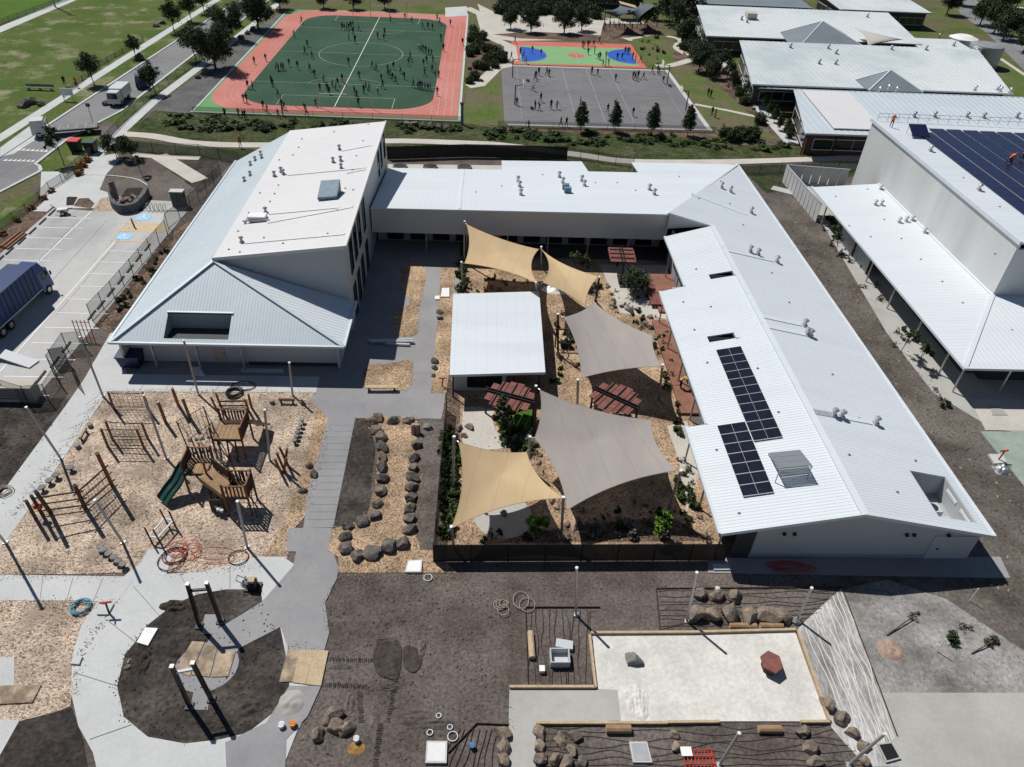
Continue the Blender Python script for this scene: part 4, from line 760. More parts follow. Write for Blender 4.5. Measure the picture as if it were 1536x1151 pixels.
# open well in the front slope
m = MB(); m.box(hx0, hy0, 3.0, hx1, hy1, 3.08); m.build('well_floor', 'wall_dark', west)
MB().box(hx0, hy1, 3.08, hx1, hy1 + .1, zF(0, hy1) - .02).build('well_wall', 'wall_grey', west)
for x in (hx0 - .1, hx1):
    m = MB(); m.add([(xx, y, z) for xx in (x, x + .1) for y, z in ((hy0, 3.08), (hy1, 3.08), (hy1, zF(0, hy1) - .02), (hy0, zF(0, hy0) - .02))], [(0, 1, 2, 3), (7, 6, 5, 4), (0, 4, 5, 1), (1, 5, 6, 2), (2, 6, 7, 3), (3, 7, 4, 0)]); m.build('well_wall', 'wall_grey', west)
MB().beam((hx0 - .1, hy1 + .05, zF(0, hy1) + .05), (hx1 + .1, hy1 + .05, zF(0, hy1) + .05), .3, .06).build('flashing', 'roof_white', west)
# front facade of the lower storey
fy = 52.75
MB().box(-30.3, fy + .3, 0, -12.2, fy + .5, 3.0).build('wall', 'wall_lilac', west)
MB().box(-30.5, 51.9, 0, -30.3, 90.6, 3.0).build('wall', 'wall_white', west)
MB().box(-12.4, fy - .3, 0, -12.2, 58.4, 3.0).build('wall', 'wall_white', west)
MB().box(-20.2, fy, 0, -12.4, fy + .298, 3.0).build('wall', 'wall_pale', west)
MB().box(-20.2, fy - .03, 0, -12.4, fy - .002, .4).build('plinth', 'wall_dark', west)
for x in (-27.9, -20.4, -24.2): MB().box(x - .09, 51.95, 0, x + .09, 52.13, 3.1).build('veranda_post', 'steel_grey', west)
d = MB().box(-26.9, fy + .24, 0, -24.7, fy + .298, 2.6).build('roller_door', 'wall_pale', west)
MB().box(-26.9, fy + .2, 0, -24.7, fy + .238, .08).build('bottom_rail', 'frame_dark', d)
d = MB().box(-23.2, fy + .24, 0, -22.2, fy + .298, 2.2).build('door', 'wall_beige', west); MB().box(-22.35, fy + .2, 1, -22.25, fy + .238, 1.1).build('handle', 'frame_dark', d)
for x in (-19.6, -19.1, -14.6, -13.9): MB().tube((x, fy - .12, 2.55), (x, fy + .02, 2.6), .11, n=10).build('wall_light', 'frame_dark', west)
# roof plant on the upper roof
for x, y in [(-16.1, 82.2), (-16.2, 78.5), (-15.4, 78.7), (-15, 76.5), (-22.1, 76.1), (-21.6, 77.1), (-21.2, 76.4), (-21.62, 60.96), (-20.86, 66.96)]: vent(tr_, x, y, z2_(x, y), .62, 'steel_grey')
for x, y in [(-21.3, 86.9), (-21.1, 84.1), (-21.3, 81.8), (-22.6, 80.7), (-17.7, 88.3), (-13.8, 89.8), (-13.7, 84.3), (-13.8, 79.7), (-13.7, 75.7), (-21.06, 73.44), (-20.98, 71.31), (-21.01, 69.44), (-22.6, 71.85), (-22.55, 67.22), (-22.57, 63.3), (-13.72, 71.01), (-12.84, 70.4), (-13.69, 65.91), (-13.8, 61.05), (-17.61, 59.92), (-19.69, 61.42), (-22.44, 59.71), (-21.25, 58.99)]: anchor(tr_, x, y, z2_(x, y))
for x, y in [(-27.2, 84.8), (-26.9, 85.9), (-26.5, 87.1), (-25.9, 85.3), (-26, 80.3), (-26.4, 79.2)]: vent(lw, x, y, zW(x, y), .6, 'steel_grey')
for a_, b_ in ([(-21.3, 60.7), (-12.2, 62.75)], [(-20.43, 66.52), (-12.28, 68.89)], [(-20.11, 64.58), (-12.33, 66.36)], [(-20.7, 76), (-12.3, 78.6)], [(-15.8, 81.7), (-12.5, 82.6)], [(-14.2, 75), (-12.3, 75.6)]):
    MB().beam((a_[0], a_[1], z2_(*a_) + .04), (b_[0], b_[1] if abs(b_[1] - a_[1]) < 2 else a_[1], z2_(*b_) + .04), .35, .05).build('vent_flashing', 'roof_warm', tr_)
sx, sy = [(-15.06, 69.4)][0]; sz = z2_(sx, sy)
m = MB(); m.add([(sx - 1.0, sy - .9, sz), (sx + .9, sy - .9, sz + .2), (sx + 1.0, sy + 1.1, sz + .2), (sx - .9, sy + 1.1, sz), (sx - 1.0, sy - .9, sz + .25), (sx + .9, sy - .9, sz + .45), (sx + 1.0, sy + 1.1, sz + 1.35), (sx - .9, sy + 1.1, sz + 1.15)], [(3, 2, 1, 0), (4, 5, 6, 7), (0, 1, 5, 4), (1, 2, 6, 5), (2, 3, 7, 6), (3, 0, 4, 7)])
sk = m.build('roof_lantern', 'skylight', tr_)
m = MB()
for i in range(3):
    f0 = i / 3 + .03; f1 = (i + 1) / 3 - .03
    def lp(u, v): return V((sx - 1.0, sy - .9, sz + .26)).lerp(V((sx + .9, sy - .9, sz + .46)), u).lerp(V((sx - .9, sy + 1.1, sz + 1.16)).lerp(V((sx + 1.0, sy + 1.1, sz + 1.36)), u), v)
    m.face(lp(f0, .05), lp(f1, .05), lp(f1, .95), lp(f0, .95))
m.build('lantern_pane', 'skylight', west)
hx, hy = [(-21.24, 65.49)][0]; hz = z2_(hx, hy)
m = MB(); m.box(hx - .8, hy - .5, hz, hx + .8, hy + .5, hz + .5); hh = m.build('roof_unit', 'cap_white', tr_)
m = MB()
for dx in (-1, 1): m.beam((hx + dx * 1.1, hy - .7, hz - .05), (hx + dx * 1.1, hy + .7, hz + .05), .1, .1)
m.beam((hx - 1.3, hy - .6, hz + .1), (hx + 1.3, hy - .6, hz + .3), .1, .12); m.build('unit_frame', 'steel_grey', west)

# ---------------- sports hall (right) ----------------
hall = thing('sports_hall', 'tall pale sports hall with solar covered roof at the right edge', 'building', (60, 75, 0))
HX = 50.8; HT_ = 9.6
zh_ = lambda x, y: HT_ - (x - HX) * .015
hr = roof_sheet(hall, [[(HX - .1, 61.3), (95, 61.3), (95, 95.5), (HX - .1, 95.5)]], zh_, 'roof_white', 'x', .6, th=.2, ribh=.012)
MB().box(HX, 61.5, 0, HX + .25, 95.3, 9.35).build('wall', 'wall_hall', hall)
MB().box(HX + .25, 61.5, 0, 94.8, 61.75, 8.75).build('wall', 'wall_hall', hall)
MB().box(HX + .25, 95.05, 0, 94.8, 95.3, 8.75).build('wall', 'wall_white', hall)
m = MB(); m.beam((HX - .12, 61.2, HT_ - .05), (HX - .12, 95.6, HT_ - .05), .18, .4); m.build('parapet', 'roof_white', hall)
za_ = plane3((42.2, 88.2, 3.2), (42.2, 50, 3.2), (HX, 75, 3.75)); zb_ = plane3((42.2, 50, 3.2), (60, 50, 3.2), (HX, 61.5, 3.75))
ar = roof_sheet(hall, [[(42.2, 50), (HX, 61.5), (HX, 88.6), (42.2, 88.2)]], za_, 'roof_white', 'x', .5, ribh=.01)
af = roof_sheet(hall, [[(42.2, 50), (95, 50), (95, 61.5), (HX, 61.5)]], zb_, 'roof_white', 'y', .5, ribh=.01)
MB().beam((42.2, 50, 3.27), (HX, 61.5, 3.82), .4, .06).build('hip_cap', 'roof_white', hall)
MB().beam((HX - .1, 61.5, 3.8), (HX - .1, 88.6, 3.8), .3, .1).build('flashing', 'roof_white', hall)
g = MB(); g.beam((42.1, 50, 3.17), (42.1, 88.3, 3.17), .22, .22); g.beam((42, 49.9, 3.17), (95, 49.9, 3.17), .22, .22); g.build('gutter', 'roof_white', hall)
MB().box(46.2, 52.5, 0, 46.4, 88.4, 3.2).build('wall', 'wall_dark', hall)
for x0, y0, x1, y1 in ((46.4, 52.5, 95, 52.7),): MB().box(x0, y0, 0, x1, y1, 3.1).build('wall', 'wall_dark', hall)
for y in (83.8, 79.6, 75.4):
    for k in range(1): MB().box(43.3, y - 3.6, 0, 43.42, y, 2.7).build('metal_screen', 'wall_pale', hall) if y != 83.8 else None
for y in (84, 79.8, 75.2, 70, 64.5, 58.5, 53.2, 50.6): MB().tube((42.7, y, 0), (42.7, y, 3.1), .09).build('veranda_post', 'steel_galv', hall)
for x in (47, 51.5, 56, 61): MB().tube((x, 50.6, 0), (x, 50.6, 3.1), .09).build('veranda_post', 'steel_galv', hall)
for x, y in [(50.3, 86.9), (47.8, 82.5), (48.5, 82.4), (48.6, 77.7), (49.5, 77.9), (50.3, 78.1), (50.3, 75)]: vent(ar, x, y, za_(x, y), .7)
for x, y in [(53.3, 84.7), (53.19, 73.44)]: vent(hr, x, y, zh_(x, y), .8)
for x, y in [(44, 85.2), (42.6, 77.2), (43.93, 74.36), (47.11, 73.73), (47.1, 68.96), (47.14, 64.31), (47.17, 60.24), (48.7, 87), (47.2, 78.5)]: anchor(ar, x, y, za_(x, y))
for x, y in [(53.2, 76.7), (53.18, 69.3), (46.73, 58.7)]: anchor(hr, x, y, zh_(x, y))
m = MB()
for i in range(34):
    x = HX + .5 + i * 1.35; m.tube((x, 95.2, 9.5), (x, 95.2, 10.5), .03, n=5)
for z in (10.05, 10.5): m.tube((HX + .5, 95.2, z), (93.5, 95.2, z), .03, n=5)
m.build('guard_rail', 'steel_galv', hall)
# solar field of the hall
SH = [(57, 90.9), (55.48, 68.83)]
ha = thing('solar_field', 'large navy solar array in rows covering the sports hall roof', 'solar panels', (56, 80, zh_(56, 0)))
for r in range(9):
    x0 = 54.6 + r * 2.25
    ys = 92.6 if r else 91.0
    for k in range(17 if x0 < 70 else 10):
        y = ys - k * 1.72
        if y < 63: break
        MB().obox((x0 + 1.0, y - .85, zh_(x0 + 1, 0) + .14), (1.9, 1.69, .05)).build('solar_panel', 'panel_navy', ha)
m = MB()
for r in range(9):
    for k in (0.4, 1.6): m.box(54.6 + r * 2.2 + k, 63.2, zh_(55, 0) - .3, 54.66 + r * 2.2 + k, 92.4, zh_(54.6 + r * 2.2, 0) + .1)
m.build('rail', 'alu', ha)
tp = thing('tilted_panel', 'single tilted solar panel rack at the back corner of the hall roof', 'solar panel', (54.6, 92.8, zh_(54, 0)))
tx, ty = [(54.1, 89.8)][0]
tp.location = (tx, ty, zh_(tx, 0)); ORG[tp] = tuple(tp.location)
MB().obox((tx, ty, zh_(tx, 0) + .75), (2.2, 2.0, .06), rx=.45).build('panel', 'panel_navy', tp)
m = MB()
for dx in (-1, 1):
    m.beam((tx + dx, ty + .85, zh_(tx, 0) + .0), (tx + dx, ty + .85, zh_(tx, 0) + 1.1), .05, .05); m.beam((tx + dx, ty - .85, zh_(tx, 0) + .0), (tx + dx, ty - .85, zh_(tx, 0) + .35), .05, .05)
m.build('stand', 'alu', tp)
# metal screen fence behind the hall annex
sf = thing('screen_fence', 'grey ribbed metal screen fence enclosing the yard behind the hall', 'fence', (43, 90, 0))
FP = [(42, 90.2), (44.3, 86.4)] ; 
def ribfence(par, p, q, h, m_, w=1.2, name='panel'):
    p, q = V((*p, 0)), V((*q, 0)); n = max(1, round((q - p).length / w))
    for i in range(n):
        a = p.lerp(q, i / n); b = p.lerp(q, (i + 1) / n - .012); k = MB(); k.beam((a.x, a.y, h / 2), (b.x, b.y, h / 2), .06, h); k.build(name, m_, par)
    k = MB(); k.beam((p.x, p.y, h + .05), (q.x, q.y, h + .05), .12, .1); k.build('rail', 'frame_light', par)
ribfence(sf, (42.0, 97.3), (42.3, 84.6), 2.4, 'wall_pale'); ribfence(sf, (42.1, 97.4), (50.6, 96.4), 2.4, 'wall_pale')

# ---------------- courtyard hut ----------------
hut = thing('courtyard_hut', 'small flat white roofed hut standing in the courtyard beside shade sails', 'building', (1.5, 54, 0))
zt_ = plane3((-2.4, 48.1, 2.85), (5.6, 48.6, 2.85), (5.7, 61.2, 3.15))
roof_sheet(hut, [[(-2.35, 48.2), (5.6, 48.8), (5.75, 61.2), (-2.5, 60.4)]], zt_, 'roof_white', 'y', .9, ribh=.012)
MB().beam((-2.35, 48.15, 2.76), (5.6, 48.75, 2.76), .08, .24).build('fascia', 'roof_white', hut)
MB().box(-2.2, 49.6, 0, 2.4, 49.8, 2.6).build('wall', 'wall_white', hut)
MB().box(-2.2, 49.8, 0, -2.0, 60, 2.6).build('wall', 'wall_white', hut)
MB().box(2.2, 49.8, 0, 2.4, 60, 2.6).build('wall', 'wall_grey', hut); MB().box(-2, 59.8, 0, 5.2, 60, 2.8).build('wall', 'wall_grey', hut)
MB().box(2.4, 52.5, 0, 5.2, 52.7, 2.7).build('wall', 'wall_dark', hut)
window(hut, [(-.9, 49.6, .5), (2.0, 49.6, .5), (2.0, 49.6, 1.9), (-.9, 49.6, 1.9)], .05, mull=1)
for x, y in ((5.2, 49.4), (-2.1, 48.7), (3.0, 49.1)): MB().tube((x, y, 0), (x, y, 2.8), .07).build('post', 'steel_black', hut)

# ---------------- shade sails in the courtyard ----------------
def sail(name, label, cor, m, sag=0.09, group='shade sails over the courtyard'):
    t = thing(name, label, 'shade sail', (cor[0][0], cor[0][1], 0), group); P = [V(c) for c in cor]; n = len(P); cen = sum(P, Vector()) / n
    bd = []
    K = 10
    for i in range(n):
        a, b = P[i], P[(i + 1) % n]; e = b - a; mid = (a + b) / 2; inn = (cen - mid); d2 = Vector((-e.y, e.x, 0)).normalized()
        if d2.dot(inn) < 0: d2 = -d2
        for k in range(K):
            s = k / K; bd.append(a.lerp(b, s) + d2 * (sag * e.length * 4 * s * (1 - s)))
    R = 9; N = len(bd); vs = []
    for r in range(R): vs += [b_.lerp(cen, r / R) for b_ in bd]
    vs.append(cen.copy())
    for it in range(80):
        for r in range(1, R):
            for i in range(N):
                k = r * N + i; up = (r - 1) * N + i; dn = (r + 1) * N + i if r < R - 1 else R * N
                vs[k] = (vs[up] + vs[dn] + vs[r * N + (i + 1) % N] + vs[r * N + i - 1]) / 4
        vs[-1] = sum((vs[(R - 1) * N + i] for i in range(N)), Vector()) / N
    mb = MB(); fs = []
    for r in range(R - 1):
        for i in range(N): fs.append((r * N + i, r * N + (i + 1) % N, (r + 1) * N + (i + 1) % N, (r + 1) * N + i))
    for i in range(N): fs.append(((R - 1) * N + i, (R - 1) * N + (i + 1) % N, R * N))
    mb.add(vs, fs); mb.smooth = True; mb.build('cloth', m, t)
    e = MB(); e.path([b_ - Vector((0, 0, .015)) for b_ in bd] + [bd[0] - Vector((0, 0, .015))], .028, 4); e.build('edge_cable', m, t)
    f = MB()
    for p in P:
        o = (p - cen); o.z = 0; o.normalize(); f.tube(p, p + o * .3, .03, n=5)
    f.build('corner_shackle', 'steel_galv', t); return t
sail('shade_sail', 'tan shade sail nearest the back wall at the left of the courtyard', [(-1.48, 71.38, 5), (-1.56, 66.27, 3.2), (5.42, 60.26, 4.6), (6.18, 70.04, 3)], 'sail_tan', .07)
sail('shade_sail', 'tan shade sail right of the back pair above the white slide mound', [(6.53, 69.91, 3), (5.97, 60.41, 4.6), (9.96, 59.12, 3), (11.49, 62.48, 4.2)], 'sail_tan', .07)
sail('shade_sail', 'grey shade sail just right of the white roofed hut', [(7.52, 54.81, 4.4), (10.83, 59.26, 3.3), (15, 52.16, 4.4), (14.93, 47.76, 4.4), (8.61, 48.38, 2.6)], 'sail_grey', .06)
sail('shade_sail', 'largest grey shade sail at the front of the courtyard', [(4.73, 43.69, 5), (13.45, 42.71, 3), (13.69, 35.71, 4.5), (6.21, 33.83, 2.5), (4.26, 40.25, 3.2)], 'sail_grey', .07)
sail('shade_sail', 'tan shade sail at the front left corner of the courtyard by the black fence', [(-1.27, 37.76, 5), (3.6, 38.74, 3.2), (5.74, 33.53, 4), (-1.59, 32.2, 2.4)], 'sail_tan', .08)
def post(label, base, top, r=.1, m='steel_grey', group='shade sail posts', name='sail_post'):
    t = thing(name, label, 'post', (base[0], base[1], 0), group); d = (V(top) - V(base))
    k = MB(); k.tube((base[0], base[1], -.05), top, r, n=10); k.build('shaft', m, t)
    k = MB(); k.tube(top, V(top) + d.normalized() * .1, r * 1.12, n=10); k.build('cap', 'cap_white', t)
    k = MB(); k.obox((base[0], base[1], .06), (r * 3.4, r * 3.4, .1)); k.build('base_plate', m, t); return t
for lab, b_, t_ in (('steel sail post between the two front sails beside the black fence', (5.98, 33.5, 0), (5.77, 33.44, 4.1)), ('leaning steel sail post at the right corner of the largest grey sail', (13.89, 35.79, 0), (14, 35.65, 4.5)),
                    ('sail post at the back left corner of the front tan sail', (-1.73, 37.94, 0), (-1.6, 38.01, 5.2)), ('tall dark sail post left of the largest grey sail', (4.64, 43.9, 0), (4.43, 43.97, 5.1)),
                    ('dark sail post right of the white hut roof', (7.37, 55.12, 0), (7.01, 55.14, 4.45)), ('short sail post behind the front tan sail', (3.99, 40.26, 0), (3.89, 40.09, 3.4)),
                    ('sail post below the small grey sail beside its lowest corner', (8.42, 47.32, 0), (8.2, 47.5, 3)), ('sail post between the two back tan sails upper', (6.74, 71.41, 0), (6.47, 70.31, 3.1)),
                    ('sail post between the two back tan sails lower', (6.01, 63.21, 0), (5.3, 60.38, 4.6)), ('leaning dark sail post right of the back tan sail', (11.96, 64.73, 0), (11.57, 62.18, 4.3)),
                    ('sail post at the far left corner of the back tan sail', (-1.77, 72.02, 0), (-1.7, 71.71, 5.1)), ('thin sail post at the low left corner of the back tan sail', (-1.77, 66.77, 0), (-1.89, 66.21, 3.3)),
                    ('sail post at the right corner of the small grey sail', (15.64, 48.83, 0), (15.04, 47.81, 4.5)), ('white tipped post at the low front corner of the front tan sail', (-1.44, 32.55, 0), (-1.59, 32.27, 2.45))):
    post(lab, b_, t_, m='steel_grey' if 'dark' not in lab else 'timber_dark')
# bare posts round the playground and sand pit
for lab, b_, t_ in (('leaning sail post standing on the left concrete path', (-31.09, 40.66, 0), (-31.39, 40.1, 5.5)), ('sail post at the back left corner of the playground', (-30.94, 47.99, 0), (-31.2, 48.36, 5.7)),
                    ('leaning sail post at the front left of the playground beside the climbing frame', (-23.54, 32.76, 0), (-23.56, 31.98, 5)), ('sail post in the middle of the playground near the green slide', (-23.4, 40.8, 0), (-23.65, 41.13, 5.9)),
                    ('sail post behind the playground in front of the open well', (-23.34, 48.45, 0), (-23.36, 48.61, 5.4)), ('sail post in front of the play tower by the pink hose', (-15.28, 32.43, 0), (-14.81, 31.8, 5.2)),
                    ('sail post right of the brown slide', (-15.68, 40.72, 0), (-15.1, 40.32, 5.4)), ('sail post at the back right corner of the playground', (-15.59, 48.56, 0), (-15.27, 48.22, 3.7)),
                    ('post at the left edge of the picture by the playground', (-31.14, 32.69, 0), (-28.51, 29.76, 4.5)),
                    ('upright steel post in the drip irrigated bed left of the sand pit', (6.42, 27.28, 0), (6.01, 27.26, 4.7)), ('leaning steel post at the left end of the boulder row', (13.38, 26.82, 0), (13.08, 26.89, 4.8)),
                    ('leaning steel post at the right end of the boulder row', (20.5, 26.98, 0), (20.4, 26.87, 3.4)), ('leaning steel post at the bottom beside the red grate', (13.24, 18.02, 0), (13.6, 18.13, 3.2)),
                    ('leaning steel post at the bottom right by the dark pit lid', (20.31, 17.98, 0), (21.17, 18.06, 3.2))):
    post(lab, b_, t_, m='steel_galv' if 'steel' in lab else 'steel_grey', group='bare sail posts', r=.085)

# ---------------- fences ----------------
def fence(label, pts, h, m, sp=2.4, pm='steel_black', name='mesh_fence', cat='fence', pr=.035, group=None, rails=True):
    t = thing(name, label, cat, (pts[0][0], pts[0][1], 0), group)
    for a, b in zip(pts[:-1], pts[1:]):
        a, b = V((a[0], a[1], 0)), V((b[0], b[1], 0)); n = max(1, round((b - a).length / sp))
        for i in range(n):
            p = a.lerp(b, i / n); q = a.lerp(b, (i + 1) / n)
            k = MB(); k.face((p.x, p.y, .05), (q.x, q.y, .05), (q.x, q.y, h - .03), (p.x, p.y, h - .03)); k.build('mesh_panel', m, t)
            k = MB(); k.tube((p.x, p.y, -.05), (p.x, p.y, h + .06), pr, n=6); k.build('post', pm, t)
        if rails:
            for z_ in (.08, h): MB().tube((a.x, a.y, z_), (b.x, b.y, z_), .02, n=5).build('rail', pm, t)
    k = MB(); p = pts[-1]; k.tube((p[0], p[1], -.05), (p[0], p[1], h + .06), pr, n=6); k.build('post', pm, t); return t
fence('black mesh fence along the front of the courtyard below the shade sails', [(-2.75, 31.35), (17.0, 31.6)], 1.75, 'mesh_shade')
fence('black mesh fence down the left side of the courtyard beside the dry creek', [(-2.75, 31.5), (-2.55, 46.9)], 1.75, 'mesh_black')
fence('dark chain fence between the car park and the two storey block', [(-33.8, 92.8), (-34.7, 83.2), (-35.8, 78.4), (-35.3, 76.7), (-35.66, 69.88), (-35.96, 63.27), (-36.33, 59.07)], 1.9, 'mesh_chain')
fence('chain fence at the near end of the car park', [(-35.01, 54.56), (-36.46, 54.24)] + [(-36.26, 50.95), (-34.93, 49.32), (-34.78, 47.05), (-36.31, 46.79), (-38.5, 47.62), (-40.32, 48.48)], 2.0, 'mesh_chain')
gt = fence('open dark chain gate at the corner of the car park', [(-36.58, 51.93), (-35.56, 52.34), (-33.39, 49.12), (-34.93, 49.32)][:3], 1.9, 'mesh_black', name='gate', cat='gate')
fence('low wire fence along the school footpath', [(-53.1, 91.4), (-53, 102.1), (-53.7, 113.5), (-53.7, 127.9), (-52.5, 145.7), (-51.2, 163.7)], 1.1, 'mesh_chain', 3.5, pr=.03)
fence('dark fence behind the building along the rear path', [(-51.8, 101.2), (-38.8, 100.3), (-32.8, 97.9)] , 1.6, 'mesh_chain', 3.0)
fence('black shade cloth fence behind the link building', [(-13.2, 100.9), (-2.2, 102.8), (6.4, 103.1), (12.2, 103)], 1.9, 'mesh_shade', 3.0)
fence('thin wire fence beside the rear path near the roof notch', [(10.6, 104.7), (14.2, 103.2), (21.5, 100.8)], 1.5, 'mesh_chain', 3.0)
fence('thin black fence between the rear path and the hall yard', [(36.4, 99.6), (45.9, 101.2), (54.7, 102.7)], 1.5, 'mesh_chain', 3.0)
fence('low fence along the front kerb of the running track', [(-45, 117.4), (-3.4, 117.1)], 1.0, 'mesh_chain', 4.5, pr=.03)
fence('low black fence in front of the ball court', [(2.5, 115.6), (37, 116.2)], 1.0, 'mesh_chain', 4.5, pr=.03)
fence('low wooden rail fence beside the park footpath', [(-67.2, 158.1), (-68.4, 140.1), (-67.1, 122.9)], .8, 'mesh_chain', 3.0, pm='timber_dark', pr=.06)
fence('oval boundary fence at the top left', [(-98.6, 160.6), (-98.8, 166.1), (-95.9, 193.4)], 1.0, 'mesh_chain', 3.0)
fence('wire fence at the street corner below the road', [(-53.7, 76.7), (-53.2, 81.7), (-53.2, 85), (-53.4, 87.9), (-52.5, 92.8)], 1.0, 'mesh_chain', 3.0)

# ---------------- boulders and logs ----------------
def rock_mesh(seed, sq=(1, .85, .75), cut=.5):
    rnd = random.Random(seed); bm = bmesh.new(); bmesh.ops.create_icosphere(bm, subdivisions=3, radius=.5)
    dirs = [Vector((rnd.uniform(-1, 1), rnd.uniform(-1, 1), rnd.uniform(-.4, 1))).normalized() for _ in range(14)]; ds = [rnd.uniform(cut * .5, cut * .75) for _ in dirs]
    for v in bm.verts:
        for d_, k in zip(dirs, ds):
            e = v.co.dot(d_) - k
            if e > 0: v.co -= d_ * e
        v.co *= 1 + .16 * noise.noise(v.co * 3 + Vector((seed * 3.1, 0, 0)))
        v.co.x *= sq[0]; v.co.y *= sq[1]; v.co.z *= sq[2]
    zmin = min(v.co.z for v in bm.verts)
    for v in bm.verts: v.co.z = max(v.co.z, zmin * .55) - zmin * .55
    me = bpy.data.meshes.new('boulder'); bm.to_mesh(me); bm.free(); return me
ROCKS = {}
for mname in ('rock_basalt', 'rock_tan', 'rock_grey', 'rock_pink'):
    ROCKS[mname] = []
    for i in range(5):
        me = rock_mesh(i * 7 + len(mname)); me.materials.append(MATS[mname]); ROCKS[mname].append(me)
def rock(label, p, s, m='rock_basalt', group=None, name='boulder', sq=None):
    me = random.choice(ROCKS[m]); o = bpy.data.objects.new(name, me); COL.objects.link(o); o.location = (p[0], p[1], -.03)
    o.rotation_euler = (0, 0, random.uniform(0, 6.28)); k = 1.22 * s * random.uniform(.92, 1.08); o.scale = (k, k, k * random.uniform(.85, 1.1)); return tag(o, label, 'boulder', group)
def row(pts, lab, s, m, grp):
    for i, p in enumerate(pts): rock(f'{ORD[i] if i < 24 else "last"} {lab}', p, s * random.uniform(.85, 1.12), m, grp)
DC = [(-8.16, 45.8), (-8.55, 45.15), (-8.07, 44.19), (-7.62, 43.3), (-7.34, 42.23), (-7.22, 41.16), (-7.14, 40.05), (-7.09, 38.87), (-7.04, 37.62), (-7.1, 36.43), (-7.12, 35.29), (-7.91, 34.69), (-8.85, 34.28)]
row(DC, 'dark boulder from the top down the left edge of the dry creek', 1.08, 'rock_basalt', 'boulders lining the dry creek')
row([(-8.98, 33.32), (-8.71, 32.31), (-7.85, 31.59), (-6.89, 31.94), (-5.78, 32.39), (-4.85, 32.83)], 'dark boulder from the left along the bottom end of the dry creek', 1.2, 'rock_basalt', 'boulders lining the dry creek')
row([(-4.6, 33.98), (-4.62, 34.99), (-4.71, 36.03), (-4.75, 36.95), (-4.76, 37.93), (-4.74, 38.96), (-4.78, 40.05), (-4.73, 41.15), (-4.73, 42.59)], 'dark boulder from the bottom up the right edge of the dry creek', 1.08, 'rock_basalt', 'boulders lining the dry creek')
row([(-6.85, 45.44), (-5.56, 45.43), (-3.98, 44.7)], 'grey boulder from the left across the top end of the dry creek', 1.1, 'rock_grey', 'boulders lining the dry creek')
for i, p in enumerate([(-5.09, 44.01), (-4.73, 44.01)]):
    k = MB(); k.tube((p[0], p[1], 0), (p[0], p[1] + .1, .95), .22, .17, n=7); tag(k.build('basalt_column', 'rock_pink', at=(p[0], p[1], 0)), ('left' if i == 0 else 'right') + ' upright pinkish stone column at the head of the dry creek', 'stone', 'stone columns')
row([(-12.58, 40.11), (-12.1, 39.27), (-12.64, 37.61)], 'dark boulder from the top on the mulch strip beside the long grey path', .75, 'rock_basalt', 'boulders beside the playground path')
row([(-3.86, 61.8), (-3.86, 60.8), (-3.87, 53.6), (-3.86, 52.62), (-3.91, 51.65)], 'black boulder from the top on the mulch strip left of the hut', .72, 'rock_basalt', 'boulders left of the hut')
row([(14.71, 28.74), (15.66, 28.59), (16.9, 28.68)], 'boulder from the left in the upper row above the sand pit', 1.15, 'rock_tan', 'boulders above the sand pit')
row([(13.99, 27.18), (14.99, 27.15), (16.19, 27.18), (17.37, 27.16), (18.5, 27.16), (19.58, 27.12)], 'big brown boulder from the left in the lower row above the sand pit', 1.5, 'rock_tan', 'boulders above the sand pit')
rock('rounded grey rock at the foot of the right leaning post by the sand pit', [(20.36, 26.74)][0], .75, 'rock_grey')
row([(1.74, 19.72), (1.73, 18.96), (1.67, 18.32)], 'tan boulder from the top along the left side of the concrete ramp', .98, 'rock_tan', 'boulders lining the ramp')
row([(3.67, 19.78), (3.66, 19.02), (3.69, 18.34)], 'tan boulder from the top along the right side of the concrete ramp', .92, 'rock_tan', 'boulders lining the ramp')
row([(5.65, 19.58), (4.77, 19.28), (5.4, 18.84), (4.51, 18.39), (5.1, 18.11), (5.9, 18.2)], 'tan boulder in the loose cluster right of the ramp, counted from its top', .85, 'rock_tan', 'boulders right of the ramp')
row([(11.2, 19.63), (11.13, 18.96)], 'tan boulder from the top behind the red grate', .6, 'rock_tan', 'boulders by the red grate')
row([(20.33, 21.3), (20.91, 20.55), (21.16, 19.66), (21.45, 18.9), (21.24, 18.15)], 'brown boulder from the top down the edge of the white sand spill', .9, 'rock_tan', 'boulders on the sand spill')
row([(18.45, 19.71), (18.5, 18.84), (18.49, 18.15)], 'tan boulder from the top in the lower drip bed near the dark pit lid', .95, 'rock_tan', 'boulders in the lower drip bed')
row([(-7.7, 20.8), (-7.41, 20.15), (-6.87, 20), (-8.33, 19.8)], 'tan boulder of the loose heap on the bare soil, counted clockwise from the top', 1.1, 'rock_tan', 'loose boulders on the soil')
rock('flat topped grey boulder lying in the white sand', [(9.53, 24.09)][0], 1.15, 'rock_grey')
for i, (x, y) in enumerate([(-19.89, 24.1), (-19.87, 23.66)]): rock(('upper' if i == 0 else 'lower') + ' small rock at the inner edge of the concrete ring', (x, y), .4, 'rock_tan')
def log_seat(label, p, q, r, m='timber_log', name='fallen_log', h=None):
    t = thing(name, label, 'log', (p[0], p[1], 0)); k = MB(); z = h or r
    k.tube((p[0], p[1], z), (q[0], q[1], z), r, n=10); o = k.build('trunk', m, t)
    k = MB(); d = (V((q[0], q[1], 0)) - V((p[0], p[1], 0))).normalized() * .012
    for c, s in ((p, -1), (q, 1)): k.tube((c[0] + d.x * s * .2, c[1] + d.y * s * .2, z), (c[0] + d.x * s, c[1] + d.y * s, z), r * .93, n=10)
    k.build('sawn_end', 'timber_raw', t); return t
